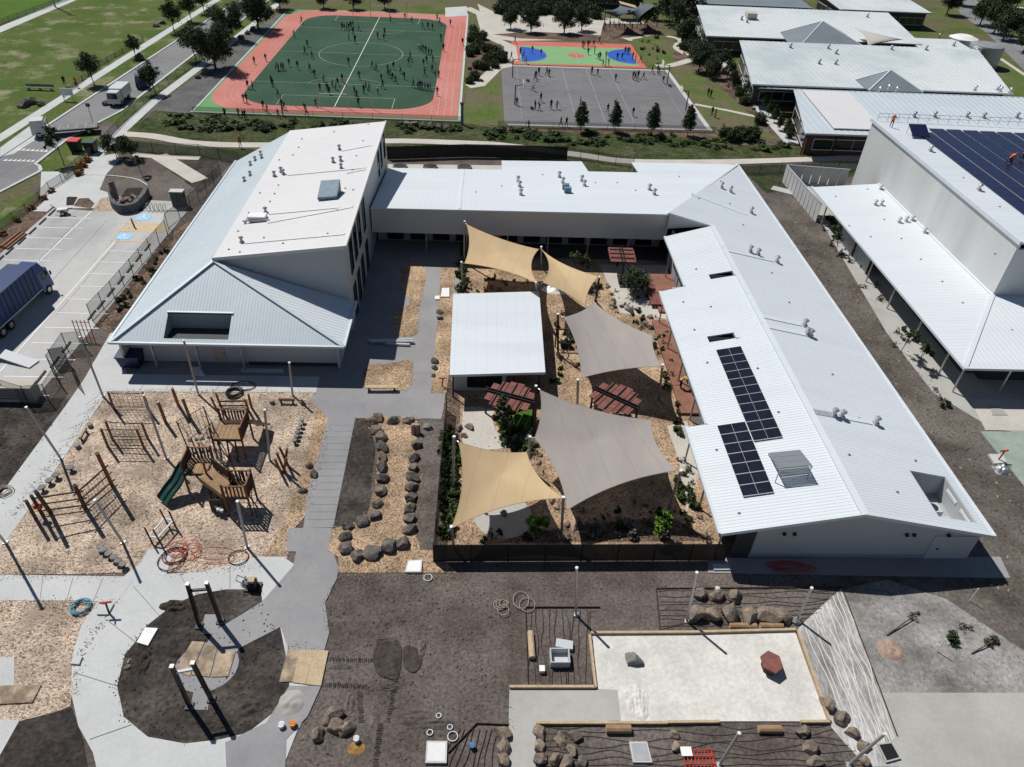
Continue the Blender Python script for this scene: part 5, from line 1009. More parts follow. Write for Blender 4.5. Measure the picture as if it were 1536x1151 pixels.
a = [(15.98, 26.41), (17.66, 26.38), (17.93, 26.41), (19.35, 26.39)]; log_seat('left log lying below the boulder row at the sand pit edge', a[0], a[1], .2, 'timber_pine'); log_seat('right log lying below the boulder row at the sand pit edge', a[2], a[3], .2, 'timber_pine')
a = [(3.47, 25.96), (3.5, 24.21)]; log_seat('upright lying yellow log left of the white boxes', a[0], a[1], .2, 'timber_raw')
a = [(7.38, 19.89), (8.73, 19.88)]; log_seat('thick squared log at the front edge of the sand pit', a[0], a[1], .24, 'timber_pine')
a = [(15.88, 19.85), (17.16, 19.84)]; log_seat('log at the front right edge of the sand pit', a[0], a[1], .22, 'timber_pine')

# ---------------- sand pit edging, drip lines, bed edges ----------------
for pts in ([(7.2, 25.91), (13.62, 25.97)], [(13.62, 25.97), (20.1, 26.17)], [(7.1, 25.77), (7.08, 22.34)], [(2.1, 22.4), (7.05, 22.39)], [(3.53, 20.28), (10.85, 20.25)], [(10.85, 20.29), (13.81, 20.31)], [(20.25, 26.12), (20.11, 20.33)], [(18.45, 20.29), (20.1, 20.29)]):
    k = MB(); k.beam((*pts[0], .12), (*pts[1], .12), .15, .28); o = tag(k.build('timber_edging', 'timber_raw', at=(*pts[0], 0)), 'x', 'edging', 'timber edging of the sand pit'); 
EDG = [o for o in bpy.data.objects if o.name.startswith('timber_edging')]
for o, l in zip(EDG, ('left half of the back timber edge of the sand pit', 'right half of the back timber edge of the sand pit', 'short left timber edge of the sand pit', 'timber edge above the concrete ramp', 'long timber edge below the concrete ramp and sand', 'short front timber edge of the sand pit', 'thin right timber edge of the sand pit along the spill', 'front right corner piece of the sand pit timber edge')): o['label'] = l
def drip(label, p0, p1, q0, q1, n, r=.022, wob=.18, m='drip_purple'):
    """n wavy irrigation tubes running from edge p0-p1 to edge q0-q1"""
    k = MB()
    for i in range(n):
        f = i / max(1, n - 1); a = V((*p0, 0)).lerp(V((*p1, 0)), f); b = V((*q0, 0)).lerp(V((*q1, 0)), f); pts = []
        L_ = int((b - a).length / .6) + 2; d = (b - a).normalized(); nn = Vector((-d.y, d.x, 0)); ph = random.uniform(0, 6)
        for j in range(L_ + 1):
            p = a.lerp(b, j / L_); w = wob * noise.noise(Vector((p.x * .5 + ph, p.y * .5, i * .35))) ; pts.append(p + nn * w * 2 + Vector((0, 0, .06)))
        k.path(pts, r, 4)
    o = k.build('drip_line', m); o['kind'] = 'stuff'; o['label'] = label; o['category'] = 'irrigation tubes'; return o
drip('wavy irrigation tubes on the bed above the boulders', [(12.01, 29.06)][0], [(11.58, 26.24)][0], [(24.08, 29.22)][0], [(21.37, 26.98)][0], 9)
drip('wavy irrigation tubes on the bed left of the sand pit', [(3.24, 27.81)][0], [(7.35, 27.63)][0], [(3.31, 22.6)][0], [(6.91, 22.59)][0], 12)
drip('wavy irrigation tubes on the bed below the sand pit', [(3.6, 20.09)][0], [(3.45, 17.34)][0], [(19.91, 20.1)][0], [(22.11, 17.2)][0], 9)
drip('irrigation tubes on the planted bed left of the ramp', [(-0.66, 20)][0], [(1.83, 19.99)][0], [(-1.94, 17.05)][0], [(1.77, 17.02)][0], 10)
drip('irrigation tubes half buried by the white sand spill', [(20.77, 26.5)][0], [(24.2, 29.27)][0], [(21.23, 18.61)][0], [(23.61, 19.33)][0], 11, r=.03, m='sand')
k = MB()
for s in ([(11.87, 29.26), (24.35, 29.43)], [(11.87, 29.26), (11.55, 26.1)], [(3.24, 27.81), (8.01, 27.83)], [(3.24, 27.81), (3.19, 22.52)], [(0.25, 20.33), (2.05, 20.25)], [(0.25, 20.33), (-1.26, 18.74)], [(24.35, 29.43), (23.69, 19.51)]):
    for a, b in zip(s[:-1], s[1:]): k.beam((*a, .07), (*b, .07), .045, .14)
o = struct(k.build('bed_edging', 'timber_dark'))
# excavated wheel ruts: raised berms and pits in the soil
def mound(name, c, rx, ry, h, m, seed, rot=0.0, ro=.8, n=22):
    k = MB(); vs = []; fs = []
    for j in range(n + 1):
        for i in range(n + 1):
            u = i / n * 2 - 1; v = j / n * 2 - 1; rr = sqrt(u * u + v * v); z = h * max(0, 1 - rr ** 2) * (1 + .9 * noise.noise(Vector((u * 2.5, v * 2.5, seed)))) + ro * h * noise.noise(Vector((u * 7, v * 7, seed + 5))) * max(0, 1 - rr)
            x, y = u * rx, v * ry; vs.append((c[0] + x * cos(rot) - y * sin(rot), c[1] + x * sin(rot) + y * cos(rot), max(z, -.02) if rr < 1 else -.03))
    for j in range(n):
        for i in range(n): q = j * (n + 1) + i; fs.append((q, q + 1, q + n + 2, q + n + 1))
    k.add(vs, fs); k.smooth = True; o = k.build(name, m); struct(o); return o
mound('sand_heap', [(9.36, 21.54)][0], 1.0, 1.45, .16, 'sand', 3, n=44)
sheet('rut_pit_large', subdiv_curve([(-5.92, 24.6), (-5.5, 25.47), (-4.55, 25.42), (-4.27, 24.6), (-4.33, 23.05), (-5.03, 23.05), (-5.68, 23.49)], 4, True), 8, 'dirt_tread')
sheet('rut_pit_small', subdiv_curve([(-4.24, 24.83), (-3.8, 25.12), (-3.08, 24.6), (-3.08, 23.81), (-3.45, 23.37), (-3.99, 23.7)], 4, True), 8, 'dirt_tread')
for c, rx, ry, h, s in (([(-5.25, 25.53)][0], .9, .3, .16, 1), ([(-3.11, 24.95)][0], .3, .7, .15, 2), ([(-4.87, 22.51)][0], .9, .3, .15, 4), ([(-3.15, 20.77)][0], 1.5, .6, .15, 6), ([(-7.74, 23.82)][0], 1.2, .25, .1, 8), ([(-6.95, 21.48)][0], .4, .8, .1, 9), ([(-5.4, 21.07)][0], .4, 1.0, .1, 10), ([(-1.97, 20.37)][0], 1.4, .4, .14, 11)): mound('soil_berm', c, rx, ry, h, 'dirt', s)
for c, rx, ry, h, s in (([(-18.58, 27.82)][0], 1.0, .5, .3, 21), ([(-19.09, 23.93)][0], .5, 1.0, .28, 22), ([(-12.39, 21.4)][0], 1.0, .8, .25, 23), ([(-13.83, 20.42)][0], 1.2, .6, .2, 24)): mound('soil_heap', c, rx, ry, h, 'dirt_dark', s)
def tracks(name, a, b, w, n, m='dirt_tread'):
    """ladder of tread bars pressed by a tracked machine"""
    k = MB(); a, b = V((*a, 0)), V((*b, 0)); d = (b - a).normalized(); s = Vector((-d.y, d.x, 0)) * w / 2
    for i in range(n):
        p = a.lerp(b, (i + random.uniform(0, .3)) / n) + s * random.uniform(-.2, .2); q = p + d * ((b - a).length / n * random.uniform(.25, .5)); u = s * random.uniform(.6, 1.1); k.face(*[(v.x, v.y, .073) for v in (p - u, q - u, q + u, p + u)])
    o = struct(k.build(name, m)); return o
for a, b, n in (([(-8.41, 24.21), (-5.86, 24.15)], 0, 22), ([(-8.55, 22.63), (-6.06, 22.52)], 0, 22), ([(-6.41, 22.2), (-6.07, 20.38)], 0, 16), ([(-4.43, 23.05), (-4.65, 20.38)], 0, 22), ([(-5.03, 20.38), (-5.03, 18.04)], 0, 20), ([(-13.83, 24.71), (-12.21, 24.72)], 0, 16), ([(-13.89, 23.06), (-11.82, 23.06)], 0, 18)): tracks('tread_mark', a[0], a[1], .32, n)

# ---------------- lids, boards and site clutter ----------------
def slab_thing(name, label, pts, h, m, cat, group=None, z=.085, fr=None):
    t = thing(name, label, cat, (pts[0][0], pts[0][1], 0), group); k = MB(); k.prism(pts, 0, z + h); k.build('cover', m, t)
    c = V((sum(p[0] for p in pts) / len(pts), sum(p[1] for p in pts) / len(pts), 0)); ins = [tuple((V((*p, 0)).lerp(c, .16))[:2]) for p in pts]
    if fr: k = MB(); k.prism(ins, z + h - .01, z + h + .008); k.build('inset', fr, t)
    return t
slab_thing('pit_lid', 'white square pit lid on the mulch below the dry creek', [(-4.46, 31.35), (-3.49, 31.42), (-3.5, 30.39), (-4.59, 30.38)], .1, 'concrete', 'pit lid', 'pit lids', fr='cap_white')
slab_thing('pit_lid', 'white pit lid with pale panel at the bottom near the ramp', [(-2.43, 19.32), (-1.32, 19.31), (-1.31, 18.15), (-2.43, 18.16)], .1, 'concrete', 'pit lid', 'pit lids', fr='plastic_white')
slab_thing('pit_lid', 'grey blue pit lid in the lower drip bed', [(8.55, 19.22), (9.54, 19.22), (9.64, 18.11), (8.6, 18.12)], .1, 'concrete', 'pit lid', 'pit lids', fr='steel_galv')
slab_thing('pit_lid', 'dark grate pit lid at the bottom right of the sand spill', [(22.31, 19.04), (23.18, 19.14), (23.31, 18.24), (22.4, 18.03)], .1, 'concrete_slab', 'pit lid', 'pit lids', fr='steel_black')
slab_thing('pit_lid', 'white pit lid on the inner edge of the concrete ring', [(-19.73, 26.23), (-18.97, 26.18), (-19.15, 25.02), (-19.88, 25.24)], .1, 'plastic_white', 'pit lid', 'pit lids')
slab_thing('pit_lid', 'small pale pit lid on the outer edge of the concrete ring', [(-23.11, 24.33), (-22.62, 24.33), (-22.59, 23.83), (-23.1, 23.87)], .1, 'concrete', 'pit lid', 'pit lids')
slab_thing('pit_lid', 'pale pit cover beside the blue hose coil', [(-23.17, 28.05), (-22.23, 27.91), (-22.29, 27.14), (-22.96, 27.14)], .1, 'concrete', 'pit lid', 'pit lids')
slab_thing('pit_lid', 'white pit lid on the mulch strip left of the hut', [(-3.91, 66.37), (-3.14, 66.41), (-3.07, 64.7), (-3.92, 64.66)], .1, 'cap_white', 'pit lid', 'pit lids')
slab_thing('pit_lid', 'small white slab beside the grey path left of the hut', [(-4.54, 64.8), (-4.07, 64.83), (-4.03, 64.16), (-4.51, 64.14)], .1, 'cap_white', 'pit lid', 'pit lids')
slab_thing('pit_lid', 'pale pit surround under the red standpipe by the green court', [(41.49, 42.39), (42.65, 42.37), (42.47, 41.38), (41.36, 41.29)], .1, 'concrete', 'pit lid', 'pit lids')
slab_thing('pit_lid', 'concrete pit with dark slot in the paving at the right edge', [(45.12, 48.68), (45.89, 48.61), (46.02, 47.41), (44.63, 47.38)], .02, 'concrete_slab', 'pit lid', 'pit lids')
slab_thing('pit_lid', 'white concrete pad in the shade in front of the courtyard corner of the wing', [(16.07, 31.23), (17.22, 31.23), (17.27, 30.74), (16.04, 30.73)], .08, 'concrete', 'pad')
for i, s in enumerate(([(-16.7, 25.34), (-15.97, 25.29), (-16.16, 23.12), (-17.07, 23.5)], [(-15.87, 25.11), (-15.13, 25.03), (-15.02, 23.06), (-16.1, 23.22)], [(-14.99, 24.71), (-13.98, 24.71), (-14, 23.11), (-14.92, 23.06)])):
    slab_thing('plywood_board', ('left', 'middle', 'right')[i] + ' mud stained plywood board on the round pad', s, .03, 'plywood', 'plywood board', 'plywood boards on the pad', z=.1)
for i, s in enumerate(([(-10.97, 24.81), (-10.25, 24.77), (-10.3, 22.79), (-11.03, 22.74)], [(-10.25, 24.77), (-9.43, 24.77), (-9.53, 22.63), (-10.29, 22.74)], [(-9.43, 24.77), (-8.58, 24.72), (-8.63, 22.52), (-9.51, 22.61)])):
    slab_thing('plywood_board', ('left', 'middle', 'right')[i] + ' plywood board bridging the path break', s, .03, 'plywood' if i == 0 else 'timber_raw', 'plywood board', 'plywood boards on the path', z=.1)
slab_thing('plywood_board', 'grey green sheet lying on mulch at the left edge', [(-26.42, 22.56), (-24.16, 22.6), (-24.16, 21.58), (-25.88, 21.49)], .03, 'plywood', 'board', z=.1)
slab_thing('door_panel', 'pale panel lying in the shade in front of the left block', [(-20.79, 52.11), (-17.14, 52.1), (-16.97, 51.62), (-20.67, 51.63)], .05, 'frame_light', 'panel', z=.09)
slab_thing('panel_sheet', 'white board on the ground beside the post in front of the left block', [(-25, 52.17), (-24.37, 52.19), (-23.56, 51.03), (-24.5, 51.01)], .04, 'cap_white', 'board', z=.09)
t = thing('steel_bundle', 'stack of blue grey steel beams lying on the shaded grey court', 'steel beams', [(-8.18, 56.37)][0] + (0,))
for i, s in enumerate(("200,705 460,698", "215,715 465,714", "300,722 440,728")):
    a = ([(-10.29, 56.58), (-6.13, 56.92)], [(-10.02, 56.31), (-6.02, 56.47)], [(-8.64, 56.16), (-6.39, 56.07)])[i]; k = MB(); k.beam((*a[0], .18 + .08 * (i == 1)), (*a[1], .18 + .08 * (i == 1)), .22, .2); k.build('beam', 'steel_galv', t)
a = [(-9.56, 49.37), (-6.87, 49.44)]; t = thing('timber_trestle', 'raw timber plank bench on the grey court below the mulch island', 'bench', (*a[0], 0)); k = MB(); k.beam((*a[0], .48), (*a[1], .48), .4, .08); k.build('plank', 'timber_raw', t)
for f in (.1, .9): p = V((*a[0], 0)).lerp(V((*a[1], 0)), f); k = MB(); k.box(p.x - .05, p.y - .18, .03, p.x + .05, p.y + .18, .44); k.build('leg', 'timber_dark', t)
# white steel boxes by the sand pit
t = thing('steel_box', 'open white steel box with its lid beside it left of the sand pit', 'box', (*[(5.14, 24.15)][0], 0)); c = [(5.12, 24.15)][0]
k = MB(); w, d_, h = 1.15, .95, .6
for q in ((-w/2, -d_/2, w/2, -d_/2 + .06), (-w/2, d_/2 - .06, w/2, d_/2), (-w/2, -d_/2 + .061, -w/2 + .06, d_/2 - .061), (w/2 - .06, -d_/2 + .061, w/2, d_/2 - .061)): k.box(c[0] + q[0], c[1] + q[1], 0, c[0] + q[2], c[1] + q[3], h)
k.box(c[0] - w/2 + .07, c[1] - d_/2 + .07, .02, c[0] + w/2 - .07, c[1] + d_/2 - .07, .1); k.build('box_body', 'frame_light', t)
c = [(5.48, 25.13)][0]; slab_thing('steel_tray', 'pale blue steel lid lying tilted behind the open white box', [(c[0] - .55, c[1] - .2), (c[0] + .48, c[1] - .4), (c[0] + .55, c[1] + .15), (c[0] - .45, c[1] + .35)], .2, 'frame_light', 'lid')
c = [(4.04, 23.48)][0]; k = MB(); k.box(c[0] - .15, c[1] - .18, 0, c[0] + .15, c[1] + .18, .3); t = thing('carton', 'small white carton on the soil left of the steel box', 'carton', (*c, 0)); k.build('body', 'plastic_white', t); k = MB(); k.box(c[0] - .16, c[1] - .19, .3, c[0] + .16, c[1] + .19, .32); k.build('flap', 'cap_white', t)
# hexagon table in the sand
c = (17.67, 23.63, 0); t = thing('hexagon_table', 'brown hexagonal timber table standing in the white sand', 'table', (c[0], c[1], 0))
k = MB(); k.prism([(c[0] + .66 * cos(radians(a + 30)), c[1] + .74 * sin(radians(a + 30))) for a in range(0, 360, 60)], .62, .74); k.build('top', 'timber_red', t)
k = MB(); k.prism([(c[0] + .5 * cos(radians(a + 30)), c[1] + .54 * sin(radians(a + 30))) for a in range(0, 360, 60)], .03, .615); k.build('pedestal', 'timber_dark', t)
# red grate with board
c = (11.97, 18.2, 0); t = thing('red_grate', 'red steel grate with white board lying in the lower drip bed', 'grate', (c[0], c[1], 0)); k = MB()
for i in range(9): k.box(c[0] - .6 + i * .2, c[1] - .6, .12, c[0] - .56 + i * .2, c[1] + .6, .18)
for j in (-.6, -.2, .2, .55): k.box(c[0] - .64, c[1] + j, .18, c[0] + 1.08, c[1] + j + .04, .22)
k.box(c[0] - .6, c[1] - .6, 0, c[0] - .54, c[1] + .6, .12); k.box(c[0] + .96, c[1] - .6, 0, c[0] + 1.02, c[1] + .6, .12); k.build('bars', 'plastic_red', t); k = MB(); k.box(c[0] - .7, c[1] + .2, .23, c[0] - .1, c[1] + .7, .26); k.build('board', 'cap_white', t)
# round markers, pipes, coils
def ringmark(label, p, r, m='plastic_white', name='pipe_ring', h=.1, rr=.03):
    k = MB(); k.path([(p[0] + r * cos(radians(a)), p[1] + r * sin(radians(a)), h) for a in range(0, 361, 24)], rr, 5); k.path([(p[0] + r * cos(radians(a)), p[1] + r * sin(radians(a)), .04) for a in range(0, 361, 24)], rr, 5)
    return tag(k.build(name, m, at=(p[0], p[1], 0)), label, 'pipe')
ringmark('white round pipe end in the soil below the pit lid', (-3.04, 30.02, 0), .27); ringmark('white round pipe end beside the bottom pit lid', (-1.04, 19.6, 0), .27); 
ringmark('small white pipe end on the bare soil near the ramp', (-2.29, 19.82, 0), .16); ringmark('small square topped white pipe near the garden bed', (-1.86, 20.76, 0), .14); ringmark('tiny white pipe beside the garden bed', (-1.21, 20.11, 0), .14)
def coil(label, p, r, n, m, cat='hose', tang=0.0, tr=.03, seed=1, name='hose_coil', ell=1.0):
    rnd = random.Random(seed); k = MB()
    for j in range(n):
        ox, oy = rnd.uniform(-tang, tang), rnd.uniform(-tang, tang); rr = r * rnd.uniform(.8, 1.08); e = ell * rnd.uniform(.8, 1.15); ph = rnd.uniform(0, 6)
        k.path([(p[0] + ox + rr * cos(radians(a) + ph), p[1] + oy + e * rr * sin(radians(a) + ph), .09 + tr + .03 * j + .02 * sin(3 * radians(a))) for a in range(0, 361, 18)], tr, 5)
    return tag(k.build(name, m, at=(p[0], p[1], 0)), label, cat)
coil('black pipe coil lying at the back edge of the playground', (-20.44, 48.7, 0), .62, 6, 'plastic_black', tr=.05); coil('thin grey pipe loop beside the black coil', (-19.96, 49.62, 0), 1.0, 2, 'rope_dark', tr=.035, ell=.7)
coil('tangled pink hose on the mulch by the ring path', (-19.38, 32.06, 0), .62, 9, 'plastic_pink', tang=.55, tr=.018, seed=3); coil('trailing pink hose leading right from the tangle', (-17.43, 31.8, 0), 1.4, 2, 'plastic_pink', tang=.3, tr=.018, ell=.3, seed=5)
coil('grey hose loop on the ring path edge', (-15.62, 31.54, 0), .75, 2, 'rope_dark', tr=.025, ell=.9, seed=8); coil('blue hose coil on the mulch by the entry path', (-24.06, 27.66, 0), .55, 7, 'hose_blue', tang=.12, tr=.025, seed=9)
coil('dark hose trailing across the mulch under the pink tangle', (-19.77, 31.51, 0), .8, 3, 'rope_dark', tang=.5, tr=.035, seed=12)
coil('pale rope tangle on the bare soil left of the upright post', (1.97, 27.75, 0), .35, 4, 'rope_light', tang=.5, tr=.025, seed=14); coil('pale cable loop beside the rope tangle', (3.17, 28.15, 0), .5, 2, 'rope_light', tang=.2, tr=.025, ell=1.2, seed=15)
coil('grey cable coil on the dark soil at the left edge', (-33.48, 37.29, 0), .45, 5, 'rope_light', tang=.15, tr=.03, seed=16); coil('red hose in the shade in front of the wing', (21.4, 31.04, 0), 1.5, 3, 'plastic_red', tang=.5, tr=.04, ell=.25, seed=18)
def standpipe(label, p, h=1.1, m='plastic_red', name='standpipe'):
    t = thing(name, label, 'standpipe', (p[0], p[1], 0)); k = MB(); k.tube((p[0], p[1], 0), (p[0] + .1, p[1], h), .06, n=7); k.build('riser', 'steel_black' if 'black' in label else m, t)
    k = MB(); k.tube((p[0] - .25, p[1], h), (p[0] + .4, p[1] + .05, h + .05), .07, n=7); k.tube((p[0] + .1, p[1], h), (p[0] + .1, p[1] - .2, h + .2), .05, n=6); k.build('valve', m, t); return t
standpipe('red topped black standpipe by the blue hose coil', (-22.31, 27.29, 0)); standpipe('red standpipe on the pale pad by the green court', [(41.95, 41.74)][0]); standpipe('red standpipe left of the hut fence corner', [(-3.12, 50.14)][0], .9)
# silver bag / tarpaulin heaps
def heap(label, p, rx, ry, h, m, name='tarpaulin', cat='tarpaulin', seed=1, zo=.07):
    o = mound(name, p, rx, ry, h, m, seed, ro=.35, n=14)
    if 'kind' in o: del o['kind']
    o.data.transform(Matrix.Translation((-p[0], -p[1], 0))); o.location = (p[0], p[1], zo); return tag(o, label, cat)
heap('crumpled grey tarpaulin on the lower path', (-10.08, 21.55, 0), .75, .8, .22, 'concrete_slab', seed=31); heap('silver wrapped bundle beside the pale standpipe pad', [(41.58, 40.65)][0], .55, .5, .5, 'steel_galv', seed=33)
heap('grey bag beside a dark machine on the ring path', [(-14.67, 29.59)][0], .35, .4, .45, 'frame_light', seed=35); heap('orange soil spill on the bare ground', [(-6.17, 19.01)][0], .5, .36, .05, 'leaf_orange', seed=37, zo=.02, name='soil_spill', cat='spill')
heap('dry branch pile on the dusty ground', [(25.64, 24.85)][0], .85, .75, .2, 'rock_pink', seed=38, zo=.05, name='leaf_pile', cat='leaf pile')
def bucket(label, p, m, r=.22, h=.34):
    t = thing('bucket', label, 'bucket', (p[0], p[1], 0), 'buckets on site'); k = MB(); k.tube((p[0], p[1], .0), (p[0], p[1], h), r * .8, r, n=12); k.build('pail', m, t); k = MB(); k.path([(p[0] + r * cos(radians(a)), p[1], h + r * .7 * sin(radians(a))) for a in range(0, 181, 30)], .012, 4); k.build('handle', 'steel_galv', t)
bucket('orange red bucket on the lower path beside a tarpaulin', (-9.74, 20.26, 0), 'plastic_orange', .2); bucket('white bucket on the lower path', (-10.33, 20.19, 0), 'plastic_white', .18); bucket('white bucket by the orange soil spill', (-6.19, 19.41, 0), 'plastic_white', .17); bucket('blue bucket in the planted bed left of the ramp', (0.02, 19.02, 0), 'plastic_blue', .16)
bucket('white bucket on the middle boulder above the sand pit', [(15.86, 29.12)][0], 'plastic_white', .17)
# compactor machine on the ring path
c = [(-14.07, 29.2)][0]; t = thing('plate_compactor', 'dark plate compactor parked on the ring path', 'compactor', (*c, 0)); k = MB(); k.box(c[0] - .5, c[1] - .35, .09, c[0] + .5, c[1] + .35, .2); k.build('base_plate', 'steel_black', t)
k = MB(); k.box(c[0] - .3, c[1] - .28, .2, c[0] + .25, c[1] + .28, .75); k.build('engine', 'plastic_black', t); k = MB(); k.tube((c[0] - .3, c[1] + .2, .6), (c[0] - .9, c[1] + .25, 1.0), .03); k.tube((c[0] - .3, c[1] - .2, .6), (c[0] - .9, c[1] - .15, 1.0), .03); k.tube((c[0] - .9, c[1] + .25, 1.0), (c[0] - .9, c[1] - .15, 1.0), .03); k.build('handle', 'steel_grey', t); k = MB(); k.box(c[0] - .2, c[1] - .2, .75, c[0] + .2, c[1] + .2, .95); k.build('tank', 'timber_raw', t)

# ---------------- ring: two portal frames ----------------
def portal(label, b0, t0, b1, t1, h):
    t = thing('portal_frame', label, 'frame', (b0[0], b0[1], 0), 'black portal frames in the ring'); T = []
    for b_, tp_ in ((b0, t0), (b1, t1)): k = MB(); k.beam((b_[0], b_[1], 0), tp_, .19, .19); k.build('post', 'steel_black', t); T.append((V(b_), V(tp_)))
    f = .86; p = T[0][0].lerp(T[0][1], f); q = T[1][0].lerp(T[1][1], f); k = MB(); k.beam(p, q, .14, .14); k.build('crossbar', 'steel_black' if 'rear' in label else 'frame_light', t)
    k = MB()
    for _, tp_ in T: k.obox((tp_.x, tp_.y, tp_.z + .04), (.22, .22, .07))
    k.build('cap', 'cap_white', t); k = MB()
    for b_, _ in T: k.obox((b_.x, b_.y, .1), (.42, .42, .16))
    k.build('footing', 'masonry_grey', t)
portal('rear black portal frame of two tall posts in the ring', (-16.58, 26.37, 0), (-16.47, 26.52, 4), (-15.44, 26.7, 0), (-15.41, 26.61, 4), 4.0)
portal('front black portal frame with white crossbar in the ring', (-15.6, 21.34, 0), (-15.61, 21.34, 4.1), (-14.52, 21.72, 0), (-14.61, 21.53, 4.1), 4.1)

# ---------------- playground equipment ----------------
def log_post(parent, base, top, r=.09, m='timber_log', name='post'):
    k = MB(); k.tube((base[0], base[1], -.05), top, r, r * .92, n=8); return k.build(name, m, parent)
def lean_log(label, base, top, group='leaning playground logs'):
    t = thing('log_post', label, 'log post', (base[0], base[1], 0), group); log_post(t, base, top, .13); k = MB(); d = (V(top) - V(base)).normalized() * .015; k.tube(top, V(top) + d, .11, n=8); k.build('sawn_end', 'timber_raw', t)
lean_log('lone leaning log right of the upper climbing net', (-24.84, 44.93, 0), (-24.63, 44.41, 2.6)); lean_log('tallest leaning log near the back edge of the playground', (-24.55, 47.1, 0), (-24.15, 46.14, 2.6)); lean_log('leaning log beside the rope bridge frame', (-23.1, 45.46, 0), (-22.93, 44.88, 2.6))
def net(parent, a0, a1, b0, b1, nu, nv, r=.018, m='rope', name='net'):
    k = MB(); a0, a1, b0, b1 = map(V, (a0, a1, b0, b1))
    def P(u, v): p = a0.lerp(b0, u).lerp(a1.lerp(b1, u), v); return p + Vector((0, 0, -.12 * sin(pi * u)))
    for i in range(nu + 1): k.path([P(i / nu, j / 6) for j in range(7)], r, 4)
    for j in range(nv + 1): k.path([P(i / 8, j / nv) for i in range(9)], r, 4)
    return k.build(name, m, parent)
def net_frame(label, A, At, B, Bt):
    t = thing('climbing_net', label, 'climbing net', (A[0], A[1], 0), 'climbing nets'); log_post(t, A, At, .1, 'timber_log'); log_post(t, B, Bt, .1, 'timber_log')
    a0 = V(A).lerp(V(At), .12); a1 = V(A).lerp(V(At), .95); b0 = V(B).lerp(V(Bt), .12); b1 = V(B).lerp(V(Bt), .95)
    net(t, a0, a1, b0, b1, 8, 5); MB().tube(a0, b0, .03, n=5).build('rope', 'rope_dark', t); MB().tube(a1, b1, .03, n=5).build('rope', 'rope_dark', t)
net_frame('climbing net between two logs at the back left of the playground', (-29.53, 46.54, 0), (-28.97, 45.72, 2.4), (-26.86, 46.6, 0), (-26.35, 45.79, 2.4))
net_frame('middle climbing net between two logs', (-28.3, 43.02, 0), (-27.82, 42.33, 2.4), (-25.61, 43.08, 0), (-25.13, 42.2, 2.4))
net_frame('lower climbing net between two logs above the orange pole frame', (-28.21, 42.04, 0), (-27.81, 41.46, 2.4), (-25.51, 42, 0), (-25.26, 41.51, 2.4))
cf = thing('climbing_gym', 'large dark timber climbing frame with rails and net at the left of the playground', 'climbing frame', (-27.12, 35.62, 0))
cf.location = (cf.location[0], cf.location[1], 0); ORG[cf] = tuple(cf.location)
DP = [((-29.51, 35.43, 0), (-28.59, 34.01, 3.6)), ((-27.34, 35.86, 0), (-26.51, 34.78, 3.4)), ((-26.35, 38.05, 0), (-25.6, 36.81, 4.4))]
for i, (b_, t_) in enumerate(DP): log_post(cf, b_, t_, .14, 'timber_dark' if i < 2 else 'timber_log')
for i in (0, 1):
    for f, m_ in ((.12, 'timber_dark'), (.42, 'timber_log'), (.72, 'timber_dark')):
        p = V(DP[i][0]).lerp(V(DP[i][1]), f * (1 if i < 2 else .8)); q = V(DP[i + 1][0]).lerp(V(DP[i + 1][1]), f * (1 if i == 0 else .75)); d = (q - p).normalized() * .35; k = MB(); k.tube(p - d, q + d, .06, n=6); k.build('rail', m_, cf)
net(cf, V(DP[1][0]).lerp(V(DP[1][1]), .12), V(DP[1][0]).lerp(V(DP[1][1]), .72), V(DP[2][0]).lerp(V(DP[2][1]), .09), V(DP[2][0]).lerp(V(DP[2][1]), .54), 9, 6, m='rope_light')
tt = thing('triple_post', 'pair of dark logs with red spinner at the left of the climbing frame', 'play posts', (-30.25, 34.87, 0)); tt.location = (tt.location[0], tt.location[1], 0); ORG[tt] = tuple(tt.location)
log_post(tt, (-30.25, 34.87, 0), (-29.59, 34.09, 2.6), .12, 'timber_dark'); log_post(tt, (-30.06, 35.34, 0), (-29.24, 34.27, 2.9), .12, 'timber_dark')
p = V((-30.06, 35.34, 0)).lerp(V((-29.24, 34.27, 2.9)), .4); k = MB(); k.obox(p, (.5, .25, .35)); k.build('spinner', 'plastic_red', tt)
lb = thing('low_balance_frame', 'grey low balance frame of four short posts by the pink hose', 'balance frame', (-21.19, 33.2, 0)); lb.location = (lb.location[0], lb.location[1], 0); ORG[lb] = tuple(lb.location)
Q = [((-21.69, 32.83, 0), (-21.67, 32.65, 1.7)), ((-21.01, 32.68, 0), (-21.09, 32.51, 1.7)), ((-21.13, 34.35, 0), (-21.24, 34.24, 1.7)), ((-20.51, 34.12, 0), (-20.59, 34.09, 1.7))]
for b_, t_ in Q: log_post(lb, b_, t_, .06, 'timber_dark')
for i, j in ((0, 2), (1, 3), (0, 1), (2, 3)): k = MB(); k.beam(V(Q[i][0]).lerp(V(Q[i][1]), .45), V(Q[j][0]).lerp(V(Q[j][1]), .45), .12, .07); k.build('beam', 'frame_light', lb)
def pods(lab, pts, h=.4, r=.26):
    for i, p in enumerate(pts):
        t = thing('stepping_pod', f'{ORD[i]} grey stepping pod {lab}', 'stepping pod', (p[0], p[1], 0), 'stepping pods'); k = MB(); k.tube((p[0], p[1], 0), (p[0], p[1], h), .09, n=7); k.build('stem', 'timber_dark', t)
        k = MB(); k.tube((p[0], p[1], h), (p[0], p[1], h + .08), r, r * .96, n=12); k.build('disc', 'rock_grey', t)
